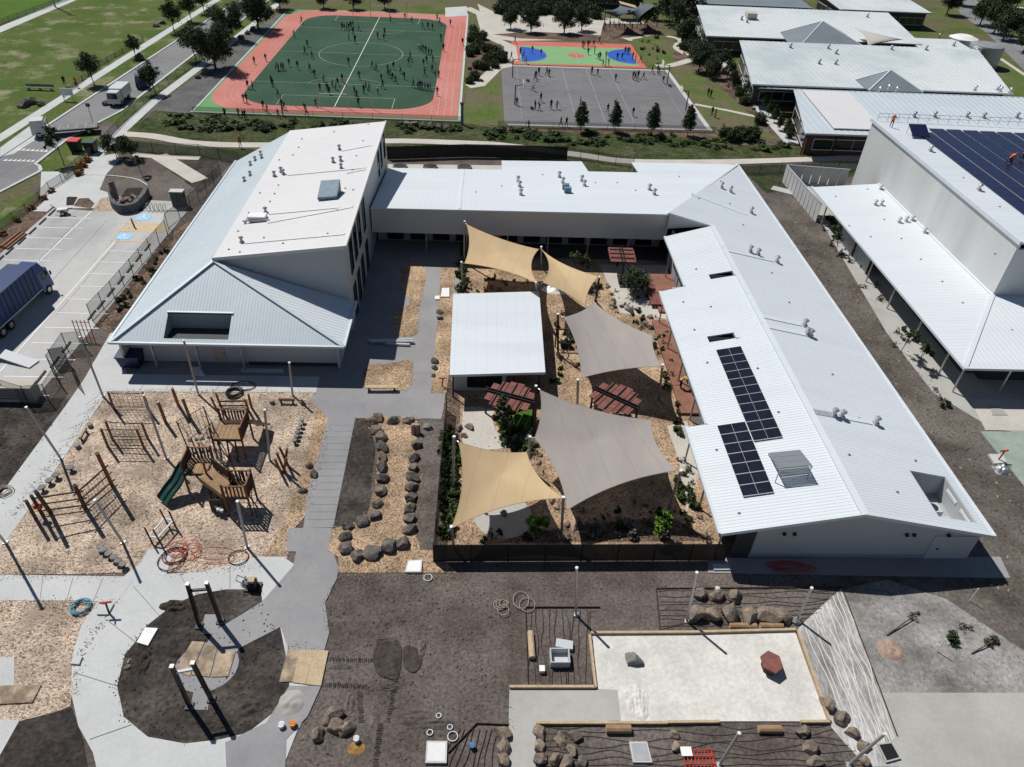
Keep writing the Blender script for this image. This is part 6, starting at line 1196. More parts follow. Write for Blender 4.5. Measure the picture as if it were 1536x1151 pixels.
pods('from the left in the short row left of the playground', [(-30.86, 37.38), (-30.68, 38.07), (-30.45, 38.63), (-29.75, 39.39)]); pods('from the top in the row beside the log cluster', [(-14.07, 45.07), (-14.08, 44.54), (-14.13, 44.05), (-14.14, 43.58), (-14.14, 43.1), (-14.18, 42.64)], r=.2); pods('from the top in the row at the front of the playground', [(-24.72, 32.14), (-24.38, 31.86), (-23.93, 31.57), (-23.48, 31.27), (-23.09, 30.99), (-22.71, 30.72)], r=.24)
def beam_thing(lab, p, q, h=.45, m='timber_log'):
    t = thing('balance_beam', lab, 'balance beam', (p[0], p[1], 0), 'balance beams'); k = MB(); k.tube((p[0], p[1], h), (q[0], q[1], h), .12, n=8); k.build('beam', m, t)
    for f in (.12, .88): c = V((p[0], p[1], 0)).lerp(V((q[0], q[1], 0)), f); k = MB(); k.tube((c.x, c.y, 0), (c.x, c.y, h - .05), .08, n=7); k.build('leg', 'timber_dark', t)
    for c in (p, q):
        d = (V((c[0], c[1], 0)) - (V((p[0], p[1], 0)) + V((q[0], q[1], 0))) / 2).normalized() * .6; k = MB(); k.tube((c[0] + d.x, c[1] + d.y, 0), (c[0] + d.x, c[1] + d.y, .35), .2, n=10); k.build('end_step', 'rock_grey', t)
a = [(-30.37, 42.49), (-30.41, 43.68)]; beam_thing('orange balance beam beside the left path of the playground', a[0], a[1], m='timber_raw'); a = [(-16.45, 47.52), (-15.17, 47.52)]; beam_thing('orange balance beam at the back right of the playground', a[0], a[1])
br = thing('rail_bridge', 'double rail balance bridge between crossed logs at the back of the playground', 'balance bridge', [(-19.97, 46.84)][0] + (0,))
for b_, t_ in (((-21.39, 46.73, 0), (-21.13, 45.75, 2)), ((-21, 46.84, 0), (-20.7, 45.82, 2.4)), ((-18.75, 46.57, 0), (-18.44, 45.58, 2)), ((-18.6, 46.95, 0), (-18.14, 45.75, 2.4))): log_post(br, b_, t_, .1)
for y0, z in ((108, .55), (140, .5)):
    a = [(-21.19, 47.03), (-19.05, 47.13)] if y0 == 108 else [(-21.05, 46.52), (-18.87, 46.6)]; k = MB(); k.tube((*a[0], z), (*a[1], z), .07, n=6); k.build('rail', 'timber_dark', br)
lc = thing('log_cluster', 'cluster of crossed leaning logs at the right of the playground', 'log cluster', [(-14.45, 39.96)][0] + (0,))
for b_, t_ in (((-14.49, 39.35, 0), (-14.63, 38.99, 1.9)), ((-14.56, 40.08, 0), (-14.61, 39.55, 2)), ((-14.44, 40.7, 0), (-14.48, 39.96, 2.2)), ((-14.51, 40.45, 0), (-13.99, 40.1, 1.9)), ((-14.43, 39.47, 0), (-13.93, 39.44, 1.6))): log_post(lc, b_, t_, .1)
# play towers
def tower_deck(parent, x0, y0, x1, y1, z, rails, m='timber_pine', railh=1.0):
    nb = max(3, int((x1 - x0) / .3))
    for i in range(nb): k = MB(); w = (x1 - x0) / nb; k.box(x0 + i * w, y0, z - .06, x0 + (i + 1) * w - .025, y1, z); k.build('deck_board', m, parent)
    k = MB(); k.box(x0, y0 - .06, z - .22, x1, y0 - .003, z - .02); k.box(x0, y1 + .003, z - .22, x1, y1 + .06, z - .02); k.box(x0 - .06, y0 - .06, z - .22, x0 - .003, y1 + .06, z - .02); k.box(x1 + .003, y0 - .06, z - .22, x1 + .06, y1 + .06, z - .02); k.build('bearer', 'timber_dark', parent)
    for x in (x0 - .05, x1 + .05):
        for y in (y0 - .05, y1 + .05): k = MB(); k.tube((x, y, 0), (x, y, z + railh + .2), .08, n=8); k.build('post', 'timber_log', parent)
    for side in rails:
        a, b = {'b': ((x0, y1 + .05), (x1, y1 + .05)), 'f': ((x0, y0 - .05), (x1, y0 - .05)), 'l': ((x0 - .05, y0), (x0 - .05, y1)), 'r': ((x1 + .05, y0), (x1 + .05, y1))}[side]
        n = max(4, int(hypot(b[0] - a[0], b[1] - a[1]) / .22)); k = MB()
        for i in range(n + 1): f = i / n; px, py = a[0] + (b[0] - a[0]) * f, a[1] + (b[1] - a[1]) * f; k.box(px - .045, py - .045, z + .02, px + .045, py + .045, z + railh)
        k.build('slat_rail', 'timber_dark', parent); k = MB(); k.beam((*a, z + railh + .03), (*b, z + railh + .03), .1, .07); k.build('hand_rail', 'timber_log', parent)
def slide(parent, a, b, w, m, waves=2, n=18, name='slide'):
    a, b = V(a), V(b); d = b - a; dx = Vector((d.x, d.y, 0)); s = Vector((-dx.y, dx.x, 0)).normalized(); k = MB(); prof = ((-w / 2 - .04, .22), (-w / 2, .0), (-.06, -.04), (0, .1), (.06, -.04), (w / 2, .0), (w / 2 + .04, .22)); vs = []; fs = []
    for i in range(n + 1):
        f = i / n; p = a.lerp(b, f); p.z += .14 * sin(f * pi * 2 * waves) * (1 - f) + (.12 if f < .02 else 0)
        if f > .9: p.z = max(p.z, b.z)
        for o, h in prof: vs.append(p + s * o + Vector((0, 0, h)))
        for o, h in prof[::-1]: vs.append(p + s * o + Vector((0, 0, h - .06)))
    P_ = len(prof) * 2
    for i in range(n):
        for j in range(P_): fs.append((i * P_ + j, i * P_ + (j + 1) % P_, (i + 1) * P_ + (j + 1) % P_, (i + 1) * P_ + j))
    fs += [tuple(range(P_)), tuple(range(n * P_ + P_ - 1, n * P_ - 1, -1))]
    k.add(vs, fs); k.smooth = False; return k.build(name, m, parent)
A0 = (-19.7, 40.89, 2); ta = thing('play_tower', 'timber play tower with slatted railings and wavy brown slide', 'play tower', (A0[0] + 1.8, A0[1] + 1, 0))
ax0, ay0, ax1, ay1 = A0[0] + .1, A0[1] + .1, A0[0] + 2.15, A0[1] + 2.2
tower_deck(ta, ax0, ay0, ax1, ay1, 2.0, 'br'); slide(ta, (ax1 + .1, ay1 - .4, 2.1), ((-16.81, 44.44, 0.5)[0], (-16.81, 44.44, 0.5)[1], .5), .9, 'plastic_brown', 2)
for i, (dx, dy) in enumerate(((.4, -.4), (1.0, -.4), (1.6, -.4))):
    k = MB(); k.beam((ax0 + dx, ay0 - .4, 0), (ax0 + dx, ay0 - .05, 1.9), .1, .1); k.build('prop', 'timber_dark', ta)
tb = thing('play_tower', 'timber play tower with sloping walkway and dark green double slide', 'play tower', (-19.54, 38.32, 0)); tb.location = (tb.location[0], tb.location[1], 0); ORG[tb] = tuple(tb.location)
B0 = (-20.1, 37.49, 1.9); tower_deck(tb, B0[0] - .5, B0[1], B0[0] + 1.0, B0[1] + 1.5, 1.9, 'bl')
B1 = (-17.1, 35.21, 1.9); tower_deck(tb, B1[0] - .1, B1[1] + .1, B1[0] + 1.4, B1[1] + 1.5, 1.9, 'brf')
p = V((B0[0] + 1.0, B0[1] + .1, 1.9)); q = V((B1[0], B1[1] + .8, 1.9)); d = (q - p); s = Vector((-d.y, d.x, 0)).normalized()
for i in range(14):
    c = p + d * ((i + .5) / 14); k = MB(); e_ = d / 14 * .45; k.add([c - e_ - s * .55 + Vector((0, 0, zz)) for zz in (-.05, 0)] + [c + e_ - s * .55 + Vector((0, 0, zz)) for zz in (-.05, 0)] + [c + e_ + s * .55 + Vector((0, 0, zz)) for zz in (-.05, 0)] + [c - e_ + s * .55 + Vector((0, 0, zz)) for zz in (-.05, 0)], [(1, 3, 5, 7), (0, 6, 4, 2), (0, 2, 3, 1), (2, 4, 5, 3), (4, 6, 7, 5), (6, 0, 1, 7)]); k.build('walk_board', 'timber_pine', tb)
for sg, m_ in ((1, 'timber_dark'), (-1, 'timber_pine')):
    k = MB()
    if sg > 0: k.beam(p + s * .6 + Vector((0, 0, .5)), q + s * .6 + Vector((0, 0, .5)), .07, .95)
    else: k.beam(p - s * .6 + Vector((0, 0, -.25)), q - s * .6 + Vector((0, 0, -.25)), .07, .5)
    k.build('side_panel', m_, tb)
for f in (.3, .7):
    for sg in (-1, 1): c = p + d * f + s * sg * .55; k = MB(); k.tube((c.x, c.y, 0), (c.x, c.y, 1.85), .08, n=7); k.build('post', 'timber_dark', tb)
sa = (-20.71, 37.51, 2.1); sb = (-22.05, 36.2, 0.35); slide(tb, (B0[0] - .5, B0[1] + .6, 2.0), (sb[0], sb[1], .35), 1.1, 'plastic_green', 1.5)
# rope course between towers
rc = thing('rope_course', 'rope bridge course with black discs hung between the two play towers', 'rope course', [(-21.17, 42.11)][0] + (0,))
RP = [((-22.17, 41.96, 0), (-22.32, 41.82, 2.9)), ((-21.01, 43.98, 0), (-20.84, 43.52, 2.9)), ((-21.32, 41.46, 0), (-21, 40.61, 2.4)), ((-20.02, 42.39, 0), (-19.72, 41.75, 2.9)), ((-20.28, 39.98, 0), (-20.18, 39.85, 2.6)), ((-18.24, 40.02, 0), (-17.96, 38.98, 2.2))]
for b_, t_ in RP: k = MB(); k.tube((b_[0], b_[1], 0), t_, .05, n=6); k.build('post', 'timber_dark', rc)
k = MB()
for i, j in ((0, 1), (2, 3), (0, 2), (1, 3), (4, 3), (4, 5), (3, 5)): k.tube(RP[i][1], RP[j][1], .025, n=5)
for i, j in ((0, 1), (2, 3), (4, 5)):
    for u in (.15, .32, .5, .68, .85):
        t_ = V(RP[i][1]).lerp(V(RP[j][1]), u); b2 = V(RP[i][0]).lerp(V(RP[j][0]), u); k.tube(t_, t_.lerp(b2, .75), .018, n=4)
k.build('rope', 'rope_dark', rc)
for x, y in [(-21.82, 41.91), (-21.34, 42.02), (-20.94, 42.12), (-20.48, 42.26), (-19.37, 39.69), (-19.03, 39.92), (-19.16, 39.39), (-18.78, 39.61)]: k = MB(); k.tube((x, y, .88), (x, y, .95), .17, n=10); k.build('disc', 'plastic_black', rc); k = MB(); k.tube((x, y, .95), (x, y, 2.3), .014, n=4); k.build('hanger', 'rope_dark', rc)
sw = thing('spinner_mast', 'thin spinner mast with crossed grey arms in front of the play tower', 'spinner', [(-16.48, 37.79)][0] + (0,))
c = [(-16.24, 36.99)][0]; k = MB(); k.tube((c[0], c[1], 0), (c[0] - .2, c[1], 2.8), .05, n=6); k.build('mast', 'steel_black', sw)
for a in (0, 60, 120): k = MB(); k.tube((c[0] - .1 - .9 * cos(radians(a)), c[1] - .9 * sin(radians(a)), 1.2), (c[0] - .1 + .9 * cos(radians(a)), c[1] + .9 * sin(radians(a)), 1.25), .03, n=5); k.build('arm', 'frame_light', sw)
sw = thing('climbing_arch', 'thin steel climbing arch at the front right of the play tower', 'climbing arch', [(-16.04, 37)][0] + (0,))
a = [(-16.81, 37.44), (-15.39, 36.34), (-15.26, 35.14), (-16.98, 36.54)]; k = MB(); 
for i in (0, 1): k.path([(a[i][0], a[i][1], 0), (a[i][0] - .2, a[i][1], 1.9), (a[3 - i][0] - .1, a[3 - i][1], 1.9), (a[3 - i][0], a[3 - i][1], 0)], .03, 5)
for f in (.2, .4, .6, .8): k.tube(V((a[0][0] - .2, a[0][1], 1.9)).lerp(V((a[3][0] - .1, a[3][1], 1.9)), f), V((a[1][0] - .2, a[1][1], 1.9)).lerp(V((a[2][0] - .1, a[2][1], 1.9)), f), .02, n=4)
k.build('bars', 'steel_black', sw)
lad = thing('grip_panel', 'panel of grey climbing grips under the walkway of the green slide tower', 'climbing panel', [(-18.17, 35.86)][0] + (0,))
for x, y in [(-18.21, 35.86), (-17.96, 35.81), (-18.1, 35.59), (-17.79, 35.49), (-17.89, 35.27), (-17.62, 35.17), (-17.89, 35.7)]: k = MB(); k.obox((x, y, .6), (.22, .18, .18)); k.build('grip', 'frame_light', lad)
c = [(-17.95, 35.48)][0]; k = MB(); k.box(c[0] - .6, c[1] + .12, 0, c[0] + .6, c[1] + .18, 1.2); k.build('board', 'timber_dark', lad)

# ---------------- courtyard furniture ----------------
def pergola(label, c, ang, rows, z=2.5, w=.62):
    t = thing('slat_pergola', label, 'pergola', (c[0], c[1], 0), 'red slat pergolas'); ca, sa = cos(ang), sin(ang)
    def W(u, v, zz): return (c[0] + u * ca - v * sa, c[1] + u * sa + v * ca, zz)
    n = len(rows)
    for i, L_ in enumerate(rows):
        u = (i - (n - 1) / 2) * (w + .06); k = MB(); 
        for zz in (0,): k.add([W(u + a * w / 2, b * L_ / 2, z + h) for h in (0, .06) for a, b in ((-1, -1), (1, -1), (1, 1), (-1, 1))], [(3, 2, 1, 0), (4, 5, 6, 7), (0, 1, 5, 4), (1, 2, 6, 5), (2, 3, 7, 6), (3, 0, 4, 7)])
        k.build('slat', 'timber_red', t)
    R_ = n * (w + .06) / 2
    for v in (-.15, .15): k = MB(); k.beam(W(-R_ - .3, v, z + .16), W(R_ + .3, v, z + .16), .09, .16); k.build('main_beam', 'steel_black', t)
    for u in (-R_ * .55, 0, R_ * .55): k = MB(); k.beam(W(u, -max(rows) * .45, z + .12), W(u, max(rows) * .45, z + .12), .07, .08); k.build('cross_beam', 'steel_black', t)
    for u in (-R_ - .2, R_ + .2): k = MB(); b_ = W(u, 0, 0); k.tube(b_, (b_[0], b_[1], z + .16), .09, n=8); k.build('post', 'steel_black', t)
c = (2.59, 45.85, 2.6); pergola('red brown slat pergola in front of the hut', c, radians(-22), (2.2, 3.2, 3.7, 3.8, 3.3, 2.3), w=.56)
c = (11.12, 45.82, 2.6); pergola('red brown slat pergola in the shadow of the small grey sail', c, radians(-38), (2.3, 3.3, 3.8, 3.9, 3.4, 2.3), w=.56)
c = (15.17, 70.22, 2.6); pergola('red slat pergola of straight slats against the back wall of the courtyard', c, radians(88), (2.7, 2.8, 2.8, 2.8, 2.8, 2.7), w=.5)
def deck(label, poly, z, w=.16, m='timber_deck', along='y'):
    t = thing('timber_deck', label, 'deck', (poly[0][0], poly[0][1], 0), 'decks under the wing eave'); xs = [p[0] for p in poly]; ys = [p[1] for p in poly]; x = min(xs)
    while x < max(xs):
        cut = []
        for i in range(len(poly)):
            a, b = poly[i], poly[(i + 1) % len(poly)]; xm = x + w / 2
            if (a[0] > xm) != (b[0] > xm): cut.append(a[1] + (xm - a[0]) / (b[0] - a[0]) * (b[1] - a[1]))
        cut.sort()
        for u, v in zip(cut[::2], cut[1::2]):
            k = MB(); k.box(x, u, 0.02, x + w - .015, v, z); k.build('plank', m, t)
        x += w
    return t
deck('long red brown timber deck below the middle of the wing eave', [(17.25, 46.8), (18.75, 46.8), (18.75, 61), (17.15, 61)], .28, .25); deck('red brown timber deck at the back corner of the courtyard', [(18.2, 62.6), (20.9, 62.6), (20.9, 70.2), (18.3, 70.2)], .28, .3)
a = [(19.01, 71.37), (19.39, 68.2)]; t = thing('timber_bench', 'broad red timber bench beside the back deck of the courtyard', 'bench', (18.3, 66.5, 0))
for i in range(3): k = MB(); k.box(17.5 + i * .36, 63.6, .42, 17.82 + i * .36, 68.8, .5); k.build('slat', 'timber_red', t)
for y in (64.2, 66.2, 68.2): k = MB(); k.box(17.55, y, 0, 18.5, y + .12, .415); k.build('leg', 'timber_dark', t)
# low retaining edge and lawn by the front pergola
sheet('courtyard_lawn', subdiv_curve([(1.65, 45.74), (4.3, 47.24), (4.67, 45.92), (4.47, 44.63), (3.18, 44.18), (1.92, 44.78)], 4, True), 8, 'grass_lush')
sheet('courtyard_path_sand', subdiv_curve([(-0.96, 47.34), (1.22, 47.17), (1.22, 45.84), (1.63, 44.15), (2.3, 42.53), (-0.85, 42.47), (-1.21, 45.79)], 4, True), 7, 'concrete_warm')
sheet('courtyard_gravel_mound', subdiv_curve([(2.66, 42.78), (3.48, 43.5), (3.93, 42.81), (3.89, 41.67), (2.94, 41.43)], 4, True), 8, 'dirt_dark')
k = MB(); a = subdiv_curve([(1.22, 45.84), (3.12, 46.99), (4.32, 47.7)], 4)
for p, q in zip(a[:-1], a[1:]): k.beam((p[0], p[1], .2), (q[0], q[1], .2), .25, .42)
tag(k.build('sleeper_edge', 'timber_dark', at=(a[0][0], a[0][1], 0)), 'dark timber sleeper edge above the small courtyard lawn', 'edging')
# round fire-pit ring under front tan sail
c = [(1.98, 35.3)][0]; sheet('courtyard_round_pad', [(c[0] + 2.1 * cos(radians(q)), c[1] + 2.0 * sin(radians(q))) for q in range(0, 360, 20)], 9, 'concrete_slab'); 
row([(-1.51, 44.71), (-1, 43.76), (-0.62, 44.85)], 'pale flat rock at the left gate of the courtyard, counted from its left', .75, 'rock_tan', 'rocks at the courtyard gate')
row([(4.52, 41.9), (4.98, 41.69), (4.78, 40.8), (4.95, 39.72), (4.81, 38.67), (5.52, 36.87), (5.84, 36.29), (6.43, 34.61), (6.97, 34.34)], 'brown rock down the strip between the two front sails, counted from the top', .6, 'rock_pink', 'rocks between the front sails')
row([(16.11, 56.35), (16.59, 57.22), (13.56, 67.52), (13.75, 66.12), (13.86, 64.92)], 'small rock among the plants near the grey sail, counted from the back', .6, 'rock_pink', 'rocks in the courtyard planting')
row([(3.31, 43.26), (4.1, 43.04)], 'big grey boulder beside the small courtyard lawn, counted from the left', 1.3, 'rock_grey', 'boulders by the courtyard lawn'); rock('grey boulder seat on the round pad under the front tan sail', [(1.99, 35.58)][0], .8, 'rock_grey')
row([(17.13, 61.77), (16.39, 60.49), (16.89, 59.9), (17.09, 58.11)], 'rock along the deck edge beside the small grey sail, counted from the back', .9, 'rock_tan', 'rocks along the deck')
rock('white rock at the right end of the back courtyard path', [(15.2, 62.98)][0], 1.0, 'rock_grey')
c = [(8.59, 66.76)][0]; mound('white_slide_mound', c, 2.2, 1.0, .5, 'cap_white', 51)
for i, (x, y) in enumerate([(10.61, 45.82), (11.94, 45.85)]):
    t = thing('picnic_seat', ('left' if i == 0 else 'right') + ' pale seat block under the shaded pergola', 'seat', (x, y, 0)); k = MB(); k.box(x - .8, y - .35, .5, x + .8, y + .35, .62); k.build('top', 'rock_grey', t); k = MB(); k.box(x - .6, y - .25, 0, x + .6, y + .25, .5); k.build('base', 'timber_dark', t)
t = thing('play_table', 'dark play frame with bench beside the post right of the hut', 'play frame', [(8.23, 56.94)][0] + (0,)); c = [(8.18, 56.37)][0]
for dx in (-1, 1): k = MB(); k.tube((c[0] + dx, c[1], 0), (c[0] + dx, c[1], 2.1), .07); k.build('post', 'timber_dark', t)
k = MB(); k.tube((c[0] - 1.2, c[1], 2.05), (c[0] + 1.2, c[1], 2.05), .08); k.build('beam', 'timber_dark', t); k = MB(); k.tube((c[0] - .5, c[1], .45), (c[0] + .5, c[1], .45), .35, n=10); k.build('seat', 'plastic_black', t)
# blue bin by the left block
c = [(-30.17, 51.83)][0]; t = thing('wheelie_container', 'big navy blue lidded waste bin at the left end of the block veranda', 'bin', (c[0], c[1] + .5, 0)); c = (c[0], c[1] + .6)
k = MB(); k.add([(c[0] + x * w, c[1] + y * w * .75, z) for z, w in ((.15, .78), (1.25, .95)) for x, y in ((-1, -1), (1, -1), (1, 1), (-1, 1))], [(3, 2, 1, 0), (4, 5, 6, 7), (0, 1, 5, 4), (1, 2, 6, 5), (2, 3, 7, 6), (3, 0, 4, 7)]); k.build('body', 'plastic_navy', t)
k = MB(); k.obox((c[0], c[1], 1.33), (2.0, 1.55, .12), rx=.06); k.build('lid', 'plastic_navy', t); k = MB()
for x in (-.65, .65):
    for y in (-.5, .5): k.tube((c[0] + x - .04, c[1] + y, .1), (c[0] + x + .04, c[1] + y, .1), .1, n=8)
k.build('castor', 'rubber', t)
# light poles / goals
def goal(label, x, y0, sgn):
    t = thing('goal_post', label, 'goal', (x, y0, 0)); 
    for dx, h in ((-6.2, 3.5), (-2.2, 5.5), (2.2, 5.5), (6.2, 3.5)): k = MB(); k.tube((x + dx, y0, 0), (x + dx, y0, h), .06, n=6); k.build('post', 'steel_galv', t)
    k = MB(); k.tube((x - 2.2, y0, 2.3), (x + 2.2, y0, 2.3), .06, n=6); k.build('crossbar', 'cap_white', t)
goal('white goal frame with outer posts at the near end of the pitch', -24.0, 121.9, 1)
goal('far goal frame at the back of the pitch', -24.0, 186.6, -1)
def hoop(label, x, y, dirx):
    t = thing('basketball_hoop', label, 'basketball hoop', (x, y, 0), 'basketball hoops'); k = MB(); k.tube((x, y, 0), (x, y, 3.2), .09, n=7); k.tube((x, y, 3.15), (x + dirx * 1.3, y, 3.35), .06, n=6); k.build('pole', 'steel_black', t)
    k = MB(); k.box(x + dirx * 1.3 - .03, y - .9, 2.9, x + dirx * 1.3 + .03, y + .9, 3.95); k.build('backboard', 'cap_white', t)
    k = MB(); k.path([(x + dirx * (1.56 + .0) + .23 * cos(radians(a)), y + .23 * sin(radians(a)), 3.05) for a in range(0, 361, 30)], .015, 4); k.build('ring', 'plastic_orange', t)
hoop('basketball hoop at the left end of the near court', 5.4, 126.8, 1); hoop('basketball hoop at the right end of the near court', 34.6, 126.8, -1); hoop('basketball hoop at the left end of the far court', 5.4, 142.4, 1); hoop('basketball hoop at the right end of the far court', 34.4, 142.4, -1)
p = (2.6, 210.5, 0); t = thing('light_mast', 'tall pale mast at the front right corner of the running track', 'mast', (-3.2, 116.2, 0)); k = MB(); k.tube((-3.2, 116.2, 0), (-3.2, 116.2, 3.2), .22, n=8); k.build('shaft', 'rock_grey', t); k = MB(); k.obox((-3.2, 116.2, 3.3), (.6, .6, .2)); k.build('head', 'frame_dark', t)
p = (-95.6, 183.5, 0); t = thing('light_mast', 'lamp mast on the park lawn at the top left', 'mast', (p[0], p[1], 0)); k = MB(); k.tube((p[0], p[1], 0), (p[0], p[1], 14), .2, .14, n=8); k.build('shaft', 'steel_grey', t); k = MB(); k.obox((p[0], p[1], 14.1), (1.6, .3, .3)); k.build('head', 'frame_dark', t)

# ---------------- vegetation ----------------
def leaf_cloud(seed, blobs, n, ls, m, flat=1.0, name='crown'):
    """crown of many small leaf quads spread through overlapping clumps"""
    rnd = random.Random(seed); k = MB(); tot = sum(b[3] ** 2 for b in blobs)
    for (bx, by, bz, br) in blobs:
        cnt = int(n * br ** 2 / tot); subs = []
        for _ in range(max(4, int(cnt / 26))):
            d = Vector((rnd.gauss(0, 1), rnd.gauss(0, 1), rnd.gauss(0, 1) * flat)).normalized() * br * rnd.uniform(.45, 1.0); subs.append(Vector((bx, by, bz)) + d)
        for i in range(cnt):
            c = rnd.choice(subs) + Vector((rnd.gauss(0, 1), rnd.gauss(0, 1), rnd.gauss(0, .8))) * br * .17
            u = Vector((rnd.uniform(-1, 1), rnd.uniform(-1, 1), rnd.uniform(-.7, .7))).normalized(); w = u.cross(Vector((rnd.uniform(-1, 1), rnd.uniform(-1, 1), rnd.uniform(-1, 1)))).normalized(); s = ls * rnd.uniform(.6, 1.3)
            k.add([c - u * s, c - w * s * .5, c + u * s, c + w * s * .5], [(0, 1, 2, 3)])
    me = k.mesh(name); me.materials.append(MATS[m]); return me
def trunk_mesh(h, r, br, seed, name='trunk'):
    rnd = random.Random(seed); k = MB(); p = Vector((0, 0, -.1)); pts = [p]
    for i in range(4): p = p + Vector((rnd.uniform(-.12, .12), rnd.uniform(-.12, .12), h / 4)); pts.append(p)
    for i in range(4): k.tube(pts[i], pts[i + 1], r * (1 - .17 * i), r * (1 - .17 * (i + 1)), n=7)
    for (bx, by, bz, b_r) in br: s = pts[rnd.choice((2, 3))]; k.tube(s, Vector((bx, by, bz)), r * .45, r * .15, n=5)
    me = k.mesh(name); me.materials.append(MATS['bark']); return me
TREES = {}
def tree_kind(key, h, blobs, n, ls, m, r=.12, flat=1.0, seeds=(1, 2)):
    TREES[key] = [(leaf_cloud(s, blobs, n, ls, m, flat), trunk_mesh(h, r, blobs, s)) for s in seeds]
rb = random.Random(4)
def ball(cx, cz, r, n, sp, rr): return [(cx + rb.uniform(-sp, sp), rb.uniform(-sp, sp), cz + rb.uniform(-sp, sp) * .8, rr * rb.uniform(.75, 1.2)) for _ in range(n)]
tree_kind('street', 2.2, ball(0, 3.1, 1, 7, .7, 1.1) + [(0, 0, 4.6, .8)], 4200, .13, 'leaf_dark', .09)
tree_kind('cone', 1.6, [(0, 0, 1.9, 1.0), (.1, 0, 2.7, 1.0), (-.05, .1, 3.4, .8), (0, 0, 4.1, .55), (0, 0, 4.6, .3)], 4200, .12, 'leaf_dark', .08)
tree_kind('round', 1.7, ball(0, 2.9, 1, 9, 1.1, 1.5), 6500, .16, 'leaf_dark', .16)
tree_kind('gum', 3.6, ball(0, 5.8, 1, 12, 2.6, 2.0) + ball(1.2, 4.2, 1, 4, 1.6, 1.4), 13000, .2, 'leaf_dark', .3)
tree_kind('olive', 2.0, ball(0, 2.6, 1, 7, 1.0, 1.0), 3200, .14, 'leaf_olive', .09)
tree_kind('sapling', 1.4, ball(0, 1.7, 1, 4, .45, .42), 420, .12, 'leaf_olive', .035)
def shrub_kind(key, r, m, n=420, ls=.12, seeds=(1, 2, 3)): TREES[key] = [(leaf_cloud(s + 9, [(0, 0, r * .6, r * .8), (r * .4, .1, r * .5, r * .5), (-r * .35, -.1, r * .45, r * .55)], n, ls, m), trunk_mesh(r * .6, .03, [(0, 0, r * .6, r)], s, 'stem')) for s in seeds]
shrub_kind('sh_dark', .6, 'leaf_dark'); shrub_kind('sh_green', .6, 'leaf_green'); shrub_kind('sh_olive', .6, 'leaf_olive'); shrub_kind('sh_dry', .6, 'leaf_dry', 130, .09); shrub_kind('sh_orange', .5, 'leaf_orange'); shrub_kind('sh_grey', .6, 'leaf_grey', 160)
shrub_kind('sh_big', 1.5, 'leaf_dark', 2400, .14); shrub_kind('sh_bigolive', 1.5, 'leaf_olive', 2400, .14); TREES['bright'] = [(leaf_cloud(7, [(0, 0, 1.0, .5), (.1, .1, 1.3, .4)], 240, .15, 'leaf_bright'), trunk_mesh(.8, .03, [(0, 0, 1.0, .4)], 7, 'stem'))]
def plant(key, label, p, sc=1.0, cat='tree', group=None, name='tree', sz=None):
    cr, tk = random.choice(TREES[key]); t = thing(name, label, cat, (p[0], p[1], 0), group); t.rotation_euler = (0, 0, random.uniform(0, 6.28)); t.scale = (sc, sc, sc * (sz or 1))
    for nm, me in (('trunk' if cat == 'tree' else 'stem', tk), ('crown' if cat == 'tree' else 'foliage', cr)): o = bpy.data.objects.new(nm, me); COL.objects.link(o); o.parent = t
    return t
for lab, p, s in (('slim dark street tree beside the park footpath nearest the road corner', (-64.9, 129.1, 0), 1.05), ('second slim street tree up the park side of the road', (-64.2, 145.9, 0), .8), ('third street tree up the park side of the road', (-63.8, 166.1, 0), 1.2), ('fourth street tree up the park side of the road', (-63, 174.5, 0), 1.1), ('farthest street tree on the park side of the road', (-62.7, 182.8, 0), 1.0),
                  ('round street tree on the school side of the road by the small truck', (-53.9, 126.1, 0), 1.0), ('street tree left of the big gum beside the road', (-53.3, 145.6, 0), 1.3)): plant('street', lab, p, s, group='street trees')
plant('gum', 'big dark gum tree between the road and the running track', (-48.3, 141.1, 0), .85, name='gum_tree'); plant('gum', 'dark gum tree behind the big gum at the roadside', (-51.3, 161.5, 0), .72, name='gum_tree'); plant('gum', 'tall gum tree at the top of the running track beside the road', (-47.9, 171, 0), .85, name='gum_tree'); plant('gum', 'dark tree at the top edge right of the road', (-47.6, 190.3, 0), .6, name='gum_tree')
for lab, x in (('left', (-37.9, 192.8, 0)), ('middle', (-31.1, 193.4, 0)), ('right', (-23.9, 194.7, 0))): plant('round', f'{lab} small round tree behind the far end of the track', x, .95, group='trees behind the track')
for lab, x, s in (('first', (15.3, 114.5, 0), 1.0), ('second', (20.8, 115.3, 0), .95), ('third', (26.4, 114, 0), 1.05), ('fourth', (32.2, 114.6, 0), 1.0)): plant('cone', f'{lab} small conical tree from the left in front of the ball court', x, s, group='trees in front of the ball court')
for lab, x, s in (('dark round tree at the left of the tan play area', (6, 179.8, 0), .9), ('dark round tree in the middle of the tan play area', (10.4, 177.4, 0), 1.0), ('broad dark tree right in the tan play area', (17.9, 178, 0), 1.15), ('dark tree at the right end of the tan play area', (22.1, 181.1, 0), .95)): plant('round', lab, x, s, group='trees in the tan play area')
for n_, p in enumerate([(4.1, 195.4), (7, 196.7), (10, 196.5), (13.2, 196.4), (16.6, 197.7), (20.2, 197.6), (24.4, 197.6), (26.9, 194.5)]): plant('sh_big', f'{ORD[n_]} dark hedge shrub from the left behind the tan play area', p, 1.5, 'shrub', 'hedge behind the tan play area', 'hedge_shrub')
